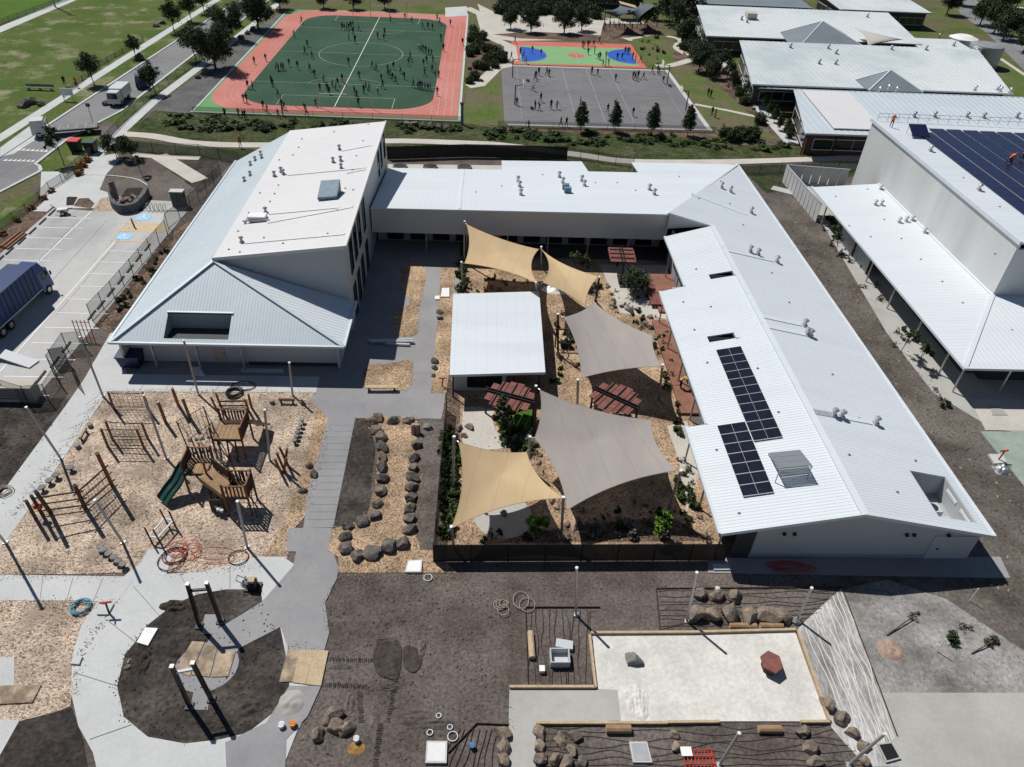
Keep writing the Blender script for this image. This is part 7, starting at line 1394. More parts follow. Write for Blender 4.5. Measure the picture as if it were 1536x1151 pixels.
for n_, p in enumerate([(42, 195), (43.8, 189.9), (49.5, 207.4), (51.3, 203.9), (56.8, 212.7), (49.9, 193.6), (37.2, 184.8), (44.8, 182.3), (38.9, 206.2)]): plant('olive', f'{ORD[n_]} olive green tree in the grove left of the pale roofs', p, 1.2 + .5 * (n_ % 2), group='trees in the grove left of the pale roofs')
for n_, p in enumerate([(44.6, 173.8), (45.7, 170.6), (45.2, 156), (46.5, 151.5), (44, 146.7), (47, 147.1), (42.4, 151), (46.9, 142), (43, 158.7)]): plant('olive' if n_ % 2 else 'round', f'{ORD[n_]} bushy tree in the mulched yard beside the path, counted from the top', p, .75 + .3 * (n_ % 3 == 0), group='trees in the mulched yard')
for n_, p in enumerate([(38.2, 114), (39, 112.9), (40.4, 114.2), (41.2, 113.1), (42.6, 114.4)]): plant('sh_big', f'{ORD[n_]} dark bush from the left in the clump behind the rear path', p, 1.0, 'shrub', 'bush clump behind the rear path', 'bush')
for n_, p in enumerate([(48.7, 128.5), (48.4, 125), (48.5, 122.3), (48.2, 118.5), (48.3, 115.5), (48, 113.1)]): plant('cone', f'{ORD[n_]} small dark conifer from the top along the terrace path', p, .62, group='conifers along the terrace')
for n_, p in enumerate([(128.1, 203.9), (126.9, 195.3), (125.7, 188.6), (129.1, 187.8), (136, 229.3), (142.7, 220.3), (151.1, 226.9), (124.3, 177.4), (125.1, 215.6)]): plant('round', f'{ORD[n_]} round tree at the top right beyond the school roofs', p, 1.35, group='street trees at the top right')
for n_, p in enumerate([(54.4, 178.9), (57.8, 180), (60.8, 179.9), (64.1, 180.4), (67, 179.6)]): plant('sh_big', f'{ORD[n_]} green shrub from the left between the two pale school roofs', p, 1.15, 'shrub', 'shrubs between the school roofs', 'shrub')
for n_, p in enumerate([(48.8, 137.4), (48.8, 134.3), (49.8, 133.6)]): plant('sh_big', f'{ORD[n_]} dark shrub from the left at the corner of the pale striped roof', p, 1.1, 'shrub', 'shrubs at the striped roof', 'shrub')
# garden between the track and the court path
BED = [(-3.3, 178.3), (0.6, 168.3), (4.8, 153.5), (1.2, 143.6), (-0.3, 137.2), (-2.5, 137.7)]; 
for n_, (x, y) in enumerate(scatter(BED, 34, 1.2)): plant(random.choice(('sh_big', 'sh_bigolive', 'sh_olive')), 'bushy green shrub in the garden bed beside the running track', (x, y), random.uniform(.6, 1.0), 'shrub', 'shrubs beside the running track', 'shrub')
# tussocks along rear meadow
MEAD = [(-49.7, 116.3), (-33.3, 115.5), (-3.5, 115.4), (-3.4, 112.5), (-32.2, 110.9), (-45.5, 109.7)]; 
for x, y in scatter(MEAD, 60, .7): plant(random.choice(('sh_dark', 'sh_green')), 'dark tussock on the rough bank in front of the running track', (x, y), random.uniform(1.0, 2.2), 'shrub', 'tussocks in front of the track', 'tussock', .5)
MEAD = [(-2.4, 114), (35.4, 114.6), (47.2, 111.3), (43.3, 108.8), (17.8, 109.3), (-2.4, 110.8)]
for x, y in scatter(MEAD, 60, .7): plant(random.choice(('sh_dark', 'sh_green')), 'dark tussock on the rough bank in front of the ball court', (x, y), random.uniform(1.0, 2.2), 'shrub', 'tussocks in front of the ball court', 'tussock', .5)
row([(-11.5, 114), (-10.5, 114.7), (-9.1, 114.6), (-7.8, 114.4), (-6.6, 114.2), (-5.3, 114)], 'dark rock from the left along the right corner of the track bank', 1.6, 'rock_basalt', 'rocks on the track bank')
row([(-59.1, 119.8), (-58.7, 121.8), (-70.9, 117.9), (-70.3, 119.2), (-68.7, 118.7), (-63.5, 146), (-68.8, 169.9), (-68.5, 172.3)], 'dark rock on the park side of the footpath, counted from the road corner outwards', 1.7, 'rock_basalt', 'rocks by the park footpath')
row([(-49.6, 135.2), (-49.2, 137.6), (-49.4, 162.9), (-48.9, 166.3), (-48.7, 169.7)], 'dark rock between the big gums and the track, counted from the left', 1.6, 'rock_basalt', 'rocks by the gums')
# courtyard planting
def bed(poly, n, keys, label, group, s=(.5, 1.0), d=.45, name='shrub'):
    for x, y in scatter(poly, n, d): plant(random.choice(keys), label, (x, y), random.uniform(*s), 'shrub', group, name)
bed([(-2.59, 44.96), (-1.81, 44.17), (-1.24, 36.31), (-1.7, 33.48), (-2.16, 33.48), (-2.59, 40.37)], 34, ('sh_dark', 'sh_green', 'sh_olive'), 'dense green shrub along the black fence left of the front tan sail', 'shrubs along the left courtyard fence', (.7, 1.15))
bed([(-1.07, 33.84), (6.44, 34.52), (13.85, 35.86), (16.76, 33.3), (-1.04, 32.96)], 20, ('sh_dry', 'sh_olive', 'sh_grey'), 'low young plant behind the black front fence of the courtyard', 'young plants behind the front fence', (.5, .9))
bed([(16.35, 48.84), (17.23, 48.87), (16.16, 35.25), (15.05, 34.61), (14.97, 38.53), (16.52, 45.38)], 18, ('sh_dry', 'sh_olive', 'sh_green'), 'young plant in the bed between the grey sails and the wing deck', 'young plants beside the wing deck', (.5, .9))
bed([(16.67, 59.06), (18.32, 59.12), (17.42, 49.79), (16.23, 49.76)], 14, ('sh_olive', 'sh_green', 'sh_dry'), 'young plant right of the small grey sail', 'young plants right of the small sail', (.5, .9))
bed([(-2.21, 72), (-1.47, 72.04), (-1.33, 65.73), (-2.29, 65.69)], 8, ('sh_dark', 'sh_green'), 'green shrub at the back left corner of the courtyard', 'shrubs at the back left courtyard corner', (.7, 1.1))
bed([(7.43, 62.27), (8.78, 62.33), (7.34, 48.61), (6.59, 48.6)], 9, ('sh_olive', 'sh_green', 'sh_dry'), 'young plant in the bed right of the hut', 'young plants right of the hut', (.5, 1.0))
bed([(11.74, 71.21), (16.27, 62.62), (16.34, 59.05), (14.04, 61.32), (11.57, 66.29)], 16, ('sh_olive', 'sh_dry', 'sh_grey'), 'young plant in the stony bed at the back of the courtyard', 'young plants at the back of the courtyard', (.4, .9))
bed([(1.86, 45.06), (4.02, 44.7), (4.17, 41.96), (2.35, 42.69)], 10, ('sh_dark', 'sh_green'), 'dark shrub around the boulders by the courtyard lawn', 'shrubs by the courtyard boulders', (.8, 1.2))
plant('round', 'dense dark round tree at the back right of the courtyard', [(16.24, 66.75)][0], .72, name='courtyard_tree', sz=.75)
for n_, (p, k_) in enumerate((((4.16, 33.42, 0), 'bright'), ((12.92, 33.5, 0), 'bright'), ((10.57, 68.99, 0), 'sapling'), ((8.11, 54.41, 0), 'sapling'), ((2.65, 43.86, 0), 'sapling'), ((10.87, 33.96, 0), 'sh_grey'), ((8.41, 33.94, 0), 'sh_grey'), ((-1.11, 72.06, 0), 'sh_green'))):
    plant(k_, ('bright green sapling just inside the left half of the front fence', 'bright green sapling just inside the right half of the front fence', 'grey green young tree beside the back tan sail', 'young tree between the hut and small sail', 'young tree on the small courtyard lawn', 'silvery bush in the shade of the largest sail, right one', 'silvery bush in the shade of the largest sail, left one', 'leafy shrub beside the back left sail post')[n_], p, 1.5 if k_ == 'bright' else (1.6 if k_ == 'sapling' else 1.3), 'shrub', name='sapling')
bed([(41.1, 174.5), (49.3, 173.4), (48.2, 144.2), (47.4, 117.2), (45.8, 117), (45.4, 146), (40.9, 155.5)], 46, ('sh_olive', 'sh_dry', 'sh_bigolive', 'sh_green'), 'scrubby shrub in the mulched yard left of the pale roofs', 'scrub in the mulched yard', (.6, 1.2), .8)
bed([(32.7, 172.1), (38.9, 177.7), (38, 158), (34.7, 154.6)], 14, ('sh_olive', 'sh_dry'), 'scrubby shrub on the lawn right of the colour court', 'scrub right of the colour court', (.6, 1.1), .8)
bed([(13.33, 69.12), (18.95, 67.98), (18.32, 59.12), (17.33, 59.08), (14.21, 62.54)], 14, ('sh_dry', 'sh_olive'), 'small tuft among the stones at the back right of the courtyard', 'tufts at the back right of the courtyard', (.3, .6), .35)
bed([(6.79, 35.77), (14.16, 37.5), (15.81, 33.71), (7.26, 33.21)], 22, ('sh_dry', 'sh_olive', 'sh_grey'), 'small tuft in the shade of the largest sail', 'tufts under the largest sail', (.3, .6), .35)
bed([(-1.46, 71.3), (5.7, 68.07), (5.63, 66.57), (-2.02, 65.7)], 14, ('sh_dry', 'sh_dark'), 'small tuft in the shade behind the hut', 'tufts behind the hut', (.3, .7), .35)
# car park gardens, forecourt, east strip
for n_, p in enumerate([(-52.8, 75.7), (-52.9, 79.1), (-52.8, 82.3), (-52.8, 85), (-52.7, 87.2)]): plant('sh_orange', f'{ORD[n_]} orange leaved shrub from the left along the car park garden', p, 1.0, 'shrub', 'shrubs in the car park garden', 'shrub')
for n_, p in enumerate([(-51.8, 92.6), (-52.4, 94.3), (-52.6, 95.7), (-52.6, 96.6), (-52.5, 97.2), (-52.3, 95.2)]): plant('sh_orange', f'{ORD[n_]} yellow orange shrub by the school entry, counted from the front', p, 1.2, 'shrub', 'shrubs by the school entry', 'shrub')
plant('sapling', 'young tree on the nature strip near the street bins', [(-53.7, 92.6)][0] if 0 else (-55.1, 95.7, 0), 2.0, name='sapling'); plant('olive', 'thin young tree at the forecourt corner', [(-49.3, 98.4)][0], .8); plant('olive', 'young tree beside the forecourt path', [(-47.2, 98.3)][0], .8); plant('sapling', 'dark shrub on the forecourt soil', [(-44.3, 93.2)][0], 1.2, 'shrub', name='shrub')
bed([(-33.69, 59.92), (-33.46, 73.07), (-34.73, 74.61), (-35.44, 61.07)], 16, ('sh_dark', 'sh_olive'), 'dark shrub in the garden behind the car park fence', 'shrubs behind the car park fence', (.5, .9))
bed([(42.7, 85.5), (44.9, 85.6), (42.32, 53.4), (41.91, 47.67), (39.94, 48.52), (40.52, 66.2)], 22, ('sh_dry', 'sh_olive', 'sh_dry'), 'sparse young plant on the bare strip between the wing and the hall', 'young plants between wing and hall', (.6, 1.1))
for n_, p in enumerate(((41.8, 76.9, 0), (44.37, 72.8, 0), (41.3, 54.61, 0), (40.67, 56.52, 0))): plant('sapling', f'{ORD[n_]} thin young tree from the back on the strip between wing and hall', p, 1.3, group='young trees between wing and hall', name='sapling')
# uprooted saplings lying on the dusty ground
def felled(lab, p, q, key):
    t = thing('fallen_sapling', lab, 'sapling', (p[0], p[1], 0), 'fallen saplings'); k = MB(); k.tube((p[0], p[1], .1), (q[0], q[1], .3), .05, .03, n=5); k.build('stem', 'bark', t)
    o = bpy.data.objects.new('foliage', TREES[key][0][0]); COL.objects.link(o); o.parent = t; o.location = (q[0] - p[0], q[1] - p[1], 0); o.scale = (.9, .9, .6); o['kind'] = 'stuff'; del o['kind']
felled('fallen sapling on the left of the dusty ground', [(25.84, 25.82)][0], [(28.28, 27.21)][0], 'sh_dry'); felled('fallen sapling on the right of the dusty ground', [(30.63, 24.56)][0], [(32.4, 25.34)][0], 'sh_olive')
plant('sh_dark', 'dark green bush on the dusty ground between the fallen saplings', [(29.87, 25.46)][0], 1.0, 'shrub', name='bush'); plant('sh_dry', 'dry small bush right of the dark bush on dusty ground', [(31.17, 26.32)][0], .8, 'shrub', name='bush')
for i, p in enumerate([(32.56, 28.41), (28.54, 24.73)]):
    k = MB(); k.tube((p[0], p[1], 0), (p[0], p[1], 1.4), .035, n=5); tag(k.build('survey_stake', 'cap_white', at=(p[0], p[1], 0)), ('white stake standing on the grey ground near the wing corner', 'white stake standing beside the dark bush')[i], 'stake')

# ---------------- people ----------------
def person_mesh(name, J, R, mats, hi=None):
    """continuous skinned body; J joints, R radii"""
    names = list(J); idx = {n: i for i, n in enumerate(names)}
    E = [('pelvis', 'waist'), ('waist', 'chest'), ('chest', 'neck'), ('neck', 'head'), ('head', 'crown'), ('chest', 'shl'), ('shl', 'ell'), ('ell', 'hal'), ('chest', 'shr'), ('shr', 'elr'), ('elr', 'har'), ('pelvis', 'hil'), ('hil', 'knl'), ('knl', 'anl'), ('anl', 'tol'), ('pelvis', 'hir'), ('hir', 'knr'), ('knr', 'anr'), ('anr', 'tor')]
    me = bpy.data.meshes.new(name + '_cage'); me.from_pydata([J[n] for n in names], [(idx[a], idx[b]) for a, b in E], []); ob = bpy.data.objects.new(name, me); COL.objects.link(ob)
    md = ob.modifiers.new('skin', 'SKIN'); ob.modifiers.new('sub', 'SUBSURF').levels = 1
    for n in names: v = me.skin_vertices[0].data[idx[n]]; v.radius = (R[n], R[n] * .8); v.use_root = (n == 'pelvis')
    dg = bpy.context.evaluated_depsgraph_get(); dg.update(); out = bpy.data.meshes.new_from_object(ob.evaluated_get(dg)); out.name = name; bpy.data.objects.remove(ob); out.materials.clear()
    for m in mats: out.materials.append(MATS[m])
    hz = J['neck'][2]; hd = Vector(J['head']); hp = J['pelvis'][2]
    hands = [Vector(J['hal']), Vector(J['har'])]
    for p in out.polygons:
        c = p.center; i = 1
        if (c - hd).length < .16 and c.z > hz: i = 3 if (c.z > hd.z + .0 or c.y > hd.y + .02) else 2
        elif c.z > hz - .02 and abs(c.x) < .12: i = 2
        elif min((c - h).length for h in hands) < .1: i = 2
        elif c.z < hp + .02: i = 0
        p.material_index = i; p.use_smooth = True
    zmin = min(v.co.z for v in out.vertices)
    for v in out.vertices: v.co.z -= zmin
    return out
RAD = dict(pelvis=.15, waist=.13, chest=.16, neck=.06, head=.105, crown=.085, shl=.075, ell=.05, hal=.045, shr=.075, elr=.05, har=.045, hil=.1, knl=.065, anl=.05, tol=.045, hir=.1, knr=.065, anr=.05, tor=.045)
STAND = dict(pelvis=(0, 0, .86), waist=(0, 0, 1.02), chest=(0, 0, 1.22), neck=(0, 0, 1.4), head=(0, -.01, 1.52), crown=(0, 0, 1.62), shl=(.17, 0, 1.32), ell=(.25, .02, 1.08), hal=(.25, -.08, .86), shr=(-.17, 0, 1.32), elr=(-.25, .02, 1.08), har=(-.24, -.1, .88), hil=(.1, 0, .8), knl=(.11, -.02, .46), anl=(.12, .02, .09), tol=(.13, -.14, .04), hir=(-.1, 0, .8), knr=(-.11, -.02, .46), anr=(-.12, .02, .09), tor=(-.13, -.14, .04))
WALK = dict(STAND, knl=(.1, -.2, .48), anl=(.1, -.28, .1), tol=(.1, -.44, .07), knr=(-.1, .06, .46), anr=(-.1, .32, .14), tor=(-.1, .22, .04), ell=(.24, .16, 1.1), hal=(.22, .2, .9), elr=(-.24, -.12, 1.1), har=(-.2, -.32, 1.0))
RUN = dict(STAND, chest=(0, -.1, 1.2), neck=(0, -.16, 1.37), head=(0, -.2, 1.5), crown=(0, -.2, 1.6), shl=(.17, -.1, 1.3), shr=(-.17, -.1, 1.3), ell=(.27, .1, 1.12), hal=(.25, -.08, 1.0), elr=(-.27, -.22, 1.12), har=(-.2, -.42, 1.25), knl=(.1, -.3, .6), anl=(.1, -.16, .2), tol=(.1, -.32, .14), knr=(-.1, .1, .46), anr=(-.1, .42, .3), tor=(-.1, .4, .15))
BEND = dict(STAND, waist=(0, -.06, 1.0), chest=(0, -.34, 1.02), neck=(0, -.5, 1.0), head=(0, -.6, .98), crown=(0, -.66, 1.04), shl=(.17, -.36, .98), shr=(-.17, -.36, .98), ell=(.2, -.42, .72), hal=(.16, -.5, .5), elr=(-.2, -.42, .72), har=(-.16, -.5, .5), pelvis=(0, .06, .86), hil=(.1, .06, .8), hir=(-.1, .06, .8))
KNEEL = dict(STAND, pelvis=(0, .1, .45), waist=(0, .05, .6), chest=(0, -.12, .78), neck=(0, -.24, .9), head=(0, -.3, 1.0), crown=(0, -.32, 1.1), shl=(.17, -.14, .84), shr=(-.17, -.14, .84), ell=(.22, -.26, .62), hal=(.14, -.42, .42), elr=(-.22, -.26, .62), har=(-.14, -.42, .42), hil=(.1, .08, .4), knl=(.13, -.26, .42), anl=(.13, -.2, .08), tol=(.13, -.34, .04), hir=(-.1, .08, .4), knr=(-.12, -.14, .1), anr=(-.12, .26, .1), tor=(-.12, .38, .06))
KID = [person_mesh('student', J, RAD, ['cloth_black', 'cloth_navy', 'skin', 'hair_dark']) for J in (STAND, WALK, RUN)]
UNI = [('cloth_black', 'cloth_navy'), ('cloth_grey', 'cloth_navy'), ('cloth_black', 'cloth_teal'), ('skin', 'cloth_navy'), ('cloth_navy', 'cloth_pale')]
for me_ in list(KID):
    for lo_, up_ in UNI[1:]:
        c_ = me_.copy(); c_.materials[0] = MATS[lo_]; c_.materials[1] = MATS[up_]; KID.append(c_)
def person(label, p, me, rz=None, s=1.0, z=0.0, group=None):
    o = bpy.data.objects.new('person', me); COL.objects.link(o); o.location = (p[0], p[1], z); o.rotation_euler = (0, 0, random.uniform(0, 6.28) if rz is None else rz); o.scale = (s, s, s); return tag(o, label, 'person', group)
FIELD = [(-40, 177.1), (-39.2, 165.1), (-35.2, 158.4), (-34.6, 152.8), (-32.7, 149.9), (-40.7, 146.9), (-42.3, 144.8), (-37.5, 141.3), (-37.1, 141.2), (-36.6, 141.5), (-36.3, 141.7), (-35.8, 144.1), (-33.9, 142.4), (-31.5, 141.5), (-30, 137.8), (-28.1, 135.8), (-30.6, 173.1), (-30.1, 172.7), (-29.5, 172.5), (-29.1, 173.1), (-28.8, 173.9), (-28.7, 175.9), (-27, 172.6), (-27.9, 164.7), (-26.3, 162.3), (-27.6, 168.9), (-22.2, 166.6), (-20.8, 165.4), (-21.1, 169.9), (-21.1, 181.5), (-18.1, 184.6), (-16.4, 181.4), (-13.5, 176.7), (-12.4, 176.9), (-11.3, 175.4), (-10.8, 185), (-10, 180.7), (-7.6, 180.2), (-9, 166.4), (-8.1, 158.6), (-4.4, 163.4), (-13.1, 159.3), (-12.6, 158), (-12.1, 157.3), (-11.5, 156.1), (-10.9, 155.5), (-10.3, 154.6), (-10.9, 149.6), (-9.7, 149.8), (-14.2, 152.4), (-14.2, 147.4), (-14.2, 150.5), (-11.3, 147.1), (-10.7, 141.3), (-9.5, 143.8), (-8.8, 141.5), (-8.1, 140.5), (-25.2, 145.9), (-20.7, 144.7), (-19.8, 143.6), (-17.5, 142.1), (-16.9, 140.5), (-16.7, 144.6), (-17.1, 139.4), (-16.2, 137.8), (-15.5, 136.3), (-15.2, 142.4), (-14.2, 138.6), (-18.1, 137), (-22.1, 137.6), (-24.8, 135.7), (-25.2, 133.5), (-26.1, 132.9), (-25.3, 131.4), (-27.7, 130.1), (-26.4, 129.8), (-25.9, 128.8), (-27, 122.1), (-33.9, 126.5), (-36, 131.7), (-36.7, 133.7), (-39.8, 130.2), (-38.9, 129.8), (-38.7, 123.1), (-38.1, 122.7), (-34.8, 119.9), (-33.8, 118.3), (-32.2, 121.1), (-31.6, 120.3), (-28.3, 120), (-27.6, 117.8), (-31.7, 116.4), (-31.2, 117.3), (-20.2, 122.8), (-21.7, 128.8), (-21.1, 127.4), (-20.2, 132), (-19.5, 131.1), (-20.3, 130), (-17.9, 129.7), (-17.4, 132.9), (-12.2, 134), (-11.4, 133.5), (-11, 133.4), (-10.6, 133.1), (-10.1, 133), (-9.6, 132.7), (-9.2, 133), (-7.8, 129.9)]
for p in FIELD:
    on = -40 < p[0] < -8.4 and 122 < p[1] < 186.5
    person('student in school uniform out on the green pitch' if on else 'student in school uniform on the red running track', p, random.choice(KID), None, random.uniform(.9, 1.06), .06, 'students on the green pitch' if on else 'students on the running track')
for p in [(-39.7, 116), (-37.7, 116.2), (-36.8, 115.4), (-36.5, 115.5)]: person('student in school uniform on the bank in front of the running track', p, KID[1], None, .95, 0, 'students on the track bank')
for p in [(9.8, 142.2), (10.4, 144.2), (9.5, 141.1), (11.9, 144.4), (12.3, 143.7), (20.6, 146.2), (21.6, 145.4), (24.6, 142.2), (28.2, 144), (28.5, 143.4), (29.2, 144.4), (30.2, 144.5), (8.8, 134.6), (5.7, 126.2), (9.9, 128.6), (8.7, 124.6), (9.4, 124.3), (11.4, 125), (12.4, 125.1), (16.6, 127.7), (22.4, 127.2), (20.8, 124), (24.9, 122.9), (32.6, 148.4), (33.8, 149.1), (33.8, 147.6), (34.9, 149.2), (33.6, 142.3)]: person('student in school uniform playing on the grey ball court', p, random.choice(KID), None, random.uniform(.9, 1.06), .055, 'students on the ball court')
for p in [(7.4, 158.1), (8, 156.6), (9.9, 159.6), (11.6, 158.2), (8.3, 152), (20.8, 165.8), (21, 164.9), (21.9, 165.4), (22.4, 167.2), (23.3, 166.8), (21.4, 160.1), (22.8, 160.9), (23.1, 157), (23.4, 156.5), (24.8, 157.8), (23.6, 152.6), (24, 152.1), (24.6, 152.4), (29.3, 161.8), (29.9, 161.9), (30.4, 162.5), (27, 157), (28.1, 157.9), (30.3, 158), (30.6, 156.4), (31.6, 156)]: person('student in school uniform on the green and blue court', p, random.choice(KID), None, random.uniform(.88, 1.04), .06, 'students on the colour court')
for p in [(40.4, 135.2), (40.7, 134.4), (38.6, 124.7), (38.9, 123.6)]: person('student in school uniform on the lawn right of the ball court', p, KID[0], None, .98, .05, 'students on the side lawn')
for p in [(7.2, 114.9), (12.4, 116.8), (13.3, 116.8)]: person('student in school uniform walking in front of the ball court', p, KID[1], None, .98, .05, 'students in front of the ball court')
for p in [(5.5, 154.6), (4.6, 154.7), (6.6, 167.3), (24.9, 169.8)]: person('student in school uniform at the edge of the colour court', p, KID[1], None, .95, .06, 'students beside the colour court')
for p in [(33.7, 204.1), (29.9, 190.7), (47.9, 161.1), (48.5, 160.6), (49.1, 160.1), (48.1, 157.8), (48.4, 152.5)]: person('student in school uniform near the shaded play area', p, KID[0], None, .95, .06, 'students near the shaded play area')
for p in [(27.4, 182.4), (27.9, 183.9), (29.1, 184.8), (30.1, 185.6), (30.3, 183.5), (31.1, 185.8), (31.2, 183.7), (32, 184.5), (32.3, 183.2), (33.9, 185.5), (34.1, 183.5), (35.5, 185.1)]: person('student in school uniform under the dark shade sails', p, random.choice(KID), None, .95, .05, 'students under the dark sails')
OW = person_mesh('worker', STAND, RAD, ['cloth_navy', 'cloth_orange', 'skin', 'helmet_white']); OK_ = person_mesh('worker_kneeling', KNEEL, RAD, ['cloth_navy', 'cloth_orange', 'skin', 'plastic_red']); YW = person_mesh('worker_bending', BEND, RAD, ['cloth_navy', 'cloth_yellow', 'skin', 'helmet_white'])
p = (52, 92.7, 9.6); person('worker in orange shirt standing at the back corner of the hall roof', p, OW, 2.5, 1.1, zh_(p[0], 0))
p = (61.3, 81.7, 9.7); person('worker in red orange kneeling on the hall solar panels', p, OK_, 1.2, 1.2, zh_(p[0], 0) + .17); p = (63.9, 83.3, 9.7); person('worker in orange kneeling at the right edge of the hall roof', p, OK_, .4, 1.2, zh_(p[0], 0) + .17)
person('worker in yellow vest bending on the deck under the wing eave', (17.75, 50.2), YW, 1.6, 1.1, .29)
person('worker in orange standing on the rear path behind the two storey block', (-34.2, 103.7, 0), OW, 0, 1.1, .06); person('person in orange vest walking on the park footpath', (-67.1, 127.8, 0), person_mesh('worker_walking', WALK, RAD, ['cloth_navy', 'cloth_orange', 'skin', 'hair_dark']), .8, 1.1, .05)
person('person in dark clothes on the footpath beside the sign', (-69.2, 128.3, 0), KID[1], .6, 1.1, .05)

# ---------------- vehicles ----------------
def wheel(parent, c, r, w, axis=(0, 1, 0)):
    a = Vector(axis).normalized() * w / 2; c = V(c); k = MB(); k.tube(c - a, c + a, r, n=14); o = k.build('wheel', 'rubber', parent); k = MB(); k.tube(c - a * 1.04, c + a * 1.04, r * .55, n=10); k.build('rim', 'steel_galv', o); return o
class Fr:                                # local frame along a heading
    def __init__(s, o, ang): s.o = V(o); s.c = cos(ang); s.s = sin(ang)
    def __call__(s, u, v, z): return (s.o.x + u * s.c - v * s.s, s.o.y + u * s.s + v * s.c, s.o.z + z)
def fbox(k, F, u0, v0, z0, u1, v1, z1, taper=0.0):
    vs = [F(u, v, z) for z, t in ((z0, 0), (z1, taper)) for u, v in ((u0, v0 + t), (u1 - t, v0 + t), (u1 - t, v1 - t), (u0, v1 - t))]
    return k.add(vs, [(3, 2, 1, 0), (4, 5, 6, 7), (0, 1, 5, 4), (1, 2, 6, 5), (2, 3, 7, 6), (3, 0, 4, 7)])
# blue curtain-sided truck
p0 = (-42.24, 63.56, 0); F = Fr((p0[0] + 0.2, p0[1] + 0.1, .05), radians(45)); p1 = [(-42.84, 63.78), (-43.43, 56.91)]
ang = atan2(p1[0][1] - p1[1][1], p1[0][0] - p1[1][0]); F = Fr((p1[0][0] - .5, p1[0][1] + 1.0, .05), ang)
bt = thing('box_truck', 'navy blue curtain sided truck parked across the car park bays', 'truck', F(-4, 0, 0))
k = MB(); fbox(k, F, -11.0, -1.2, 1.1, -1.9, 1.2, 3.7); cb = k.build('cargo_box', 'truck_blue', bt)
k = MB()
for v in (-1.225, 1.225):
    for i in range(14): u = -10.6 + i * .65; k.beam(F(u, v, 1.15), F(u, v, 3.65), .03, .03)
k.build('curtain_strap', 'truck_blue', cb); k = MB(); fbox(k, F, -11.03, -1.23, 1.02, -1.87, 1.23, 1.12); k.build('side_rail', 'frame_light', cb)
k = MB(); fbox(k, F, -1.7, -1.15, .55, 0, 1.15, 2.55, .12); cab = k.build('cab', 'truck_cab', bt); k = MB(); fbox(k, F, -1.6, -1.0, 2.55, -.4, 1.0, 3.3, .25); k.build('wind_deflector', 'truck_cab', cab)
k = MB(); k.face(F(-.03, -.95, 1.6), F(-.03, .95, 1.6), F(-.1, .9, 2.4), F(-.1, -.9, 2.4)); k.face(F(-1.2, -1.14, 1.65), F(-.3, -1.14, 1.65), F(-.4, -1.06, 2.35), F(-1.2, -1.06, 2.35)); k.build('window', 'glass_dark', cab)
for v in (-1.35, 1.35): k = MB(); k.obox(F(-.2, v, 2.0), (.15, .1, .4), ang); k.build('mirror', 'plastic_black', cab)
k = MB(); fbox(k, F, -11, -.5, .6, -.2, .5, 1.0); k.build('chassis', 'frame_dark', bt)
ax_ = (F(0, 1, 0)[0] - F(0, 0, 0)[0], F(0, 1, 0)[1] - F(0, 0, 0)[1], 0)
for u in (-.9, -7.2, -8.4):
    for v in (-1.0, 1.0): wheel(bt, F(u, v, .48), .48, .32, ax_)
# white tray truck on the road and small white truck
def truck(label, base, ang, L_, cabm, tray=True, box=False, name='tray_truck', s=1.0):
    F = Fr((base[0], base[1], .04), ang); t = thing(name, label, 'truck', (base[0], base[1], 0)); k = MB(); fbox(k, F, -1.6 * s, -1.05 * s, .5, .2 * s, 1.05 * s, 2.4 * s, .15); c = k.build('cab', cabm, t)
    k = MB(); k.face(F(.19 * s, -.85 * s, 1.35 * s), F(.19 * s, .85 * s, 1.35 * s), F(.08 * s, .8 * s, 2.2 * s), F(.08 * s, -.8 * s, 2.2 * s)); k.face(F(-1.2 * s, -1.04 * s, 1.4 * s), F(-.1 * s, -1.04 * s, 1.4 * s), F(-.15 * s, -.93 * s, 2.1 * s), F(-1.2 * s, -.93 * s, 2.1 * s)); k.build('window', 'glass_dark', c)
    k = MB(); fbox(k, F, -L_, -.45 * s, .5, -.1, .45 * s, .8); k.build('chassis', 'frame_dark', t)
    if tray:
        k = MB(); fbox(k, F, -L_, -1.15 * s, .85, -1.75 * s, 1.15 * s, .98); tr = k.build('tray', 'rock_grey', t); k = MB()
        for i in range(6): u = -L_ + .4 + i * (L_ - 2.6) / 5; k.beam(F(u, -1.1 * s, 1.0), F(u, 1.1 * s, 1.0), .08, .05)
        k.beam(F(-1.85 * s, -1.1 * s, 1), F(-1.85 * s, -1.1 * s, 2.2), .08, .08); k.beam(F(-1.85 * s, 1.1 * s, 1), F(-1.85 * s, 1.1 * s, 2.2), .08, .08); k.beam(F(-1.85 * s, -1.1 * s, 2.2), F(-1.85 * s, 1.1 * s, 2.2), .08, .08); k.build('head_board', 'steel_grey', tr)
    if box: k = MB(); fbox(k, F, -L_, -1.1 * s, .8, -1.65 * s, 1.1 * s, 2.6 * s); k.build('cargo_box', 'truck_white', t)
    a_ = (F(0, 1, 0)[0] - F(0, 0, 0)[0], F(0, 1, 0)[1] - F(0, 0, 0)[1], 0)
    for u in (-.7 * s, -L_ + 1.2):
        for v in (-.9 * s, .9 * s): wheel(t, F(u, v, .42), .42, .28, a_)
    return t
a = [(-62.7, 104.7), (-54.9, 107.5)]; truck('white flat tray truck stopped across the road near the street bins', (a[0][0] - .6, a[0][1] + .8), atan2(a[0][1] - a[1][1], a[0][0] - a[1][0]), 8.2, 'truck_white')
a = [(-57.5, 118.6), (-57.7, 125)]; ang = atan2(a[0][1] - a[1][1], a[0][0] - a[1][0]); truck('small white box truck driving down the road', (a[0][0], a[0][1] + .4), ang, 5.2, 'truck_white', False, True, 'small_truck', .9)
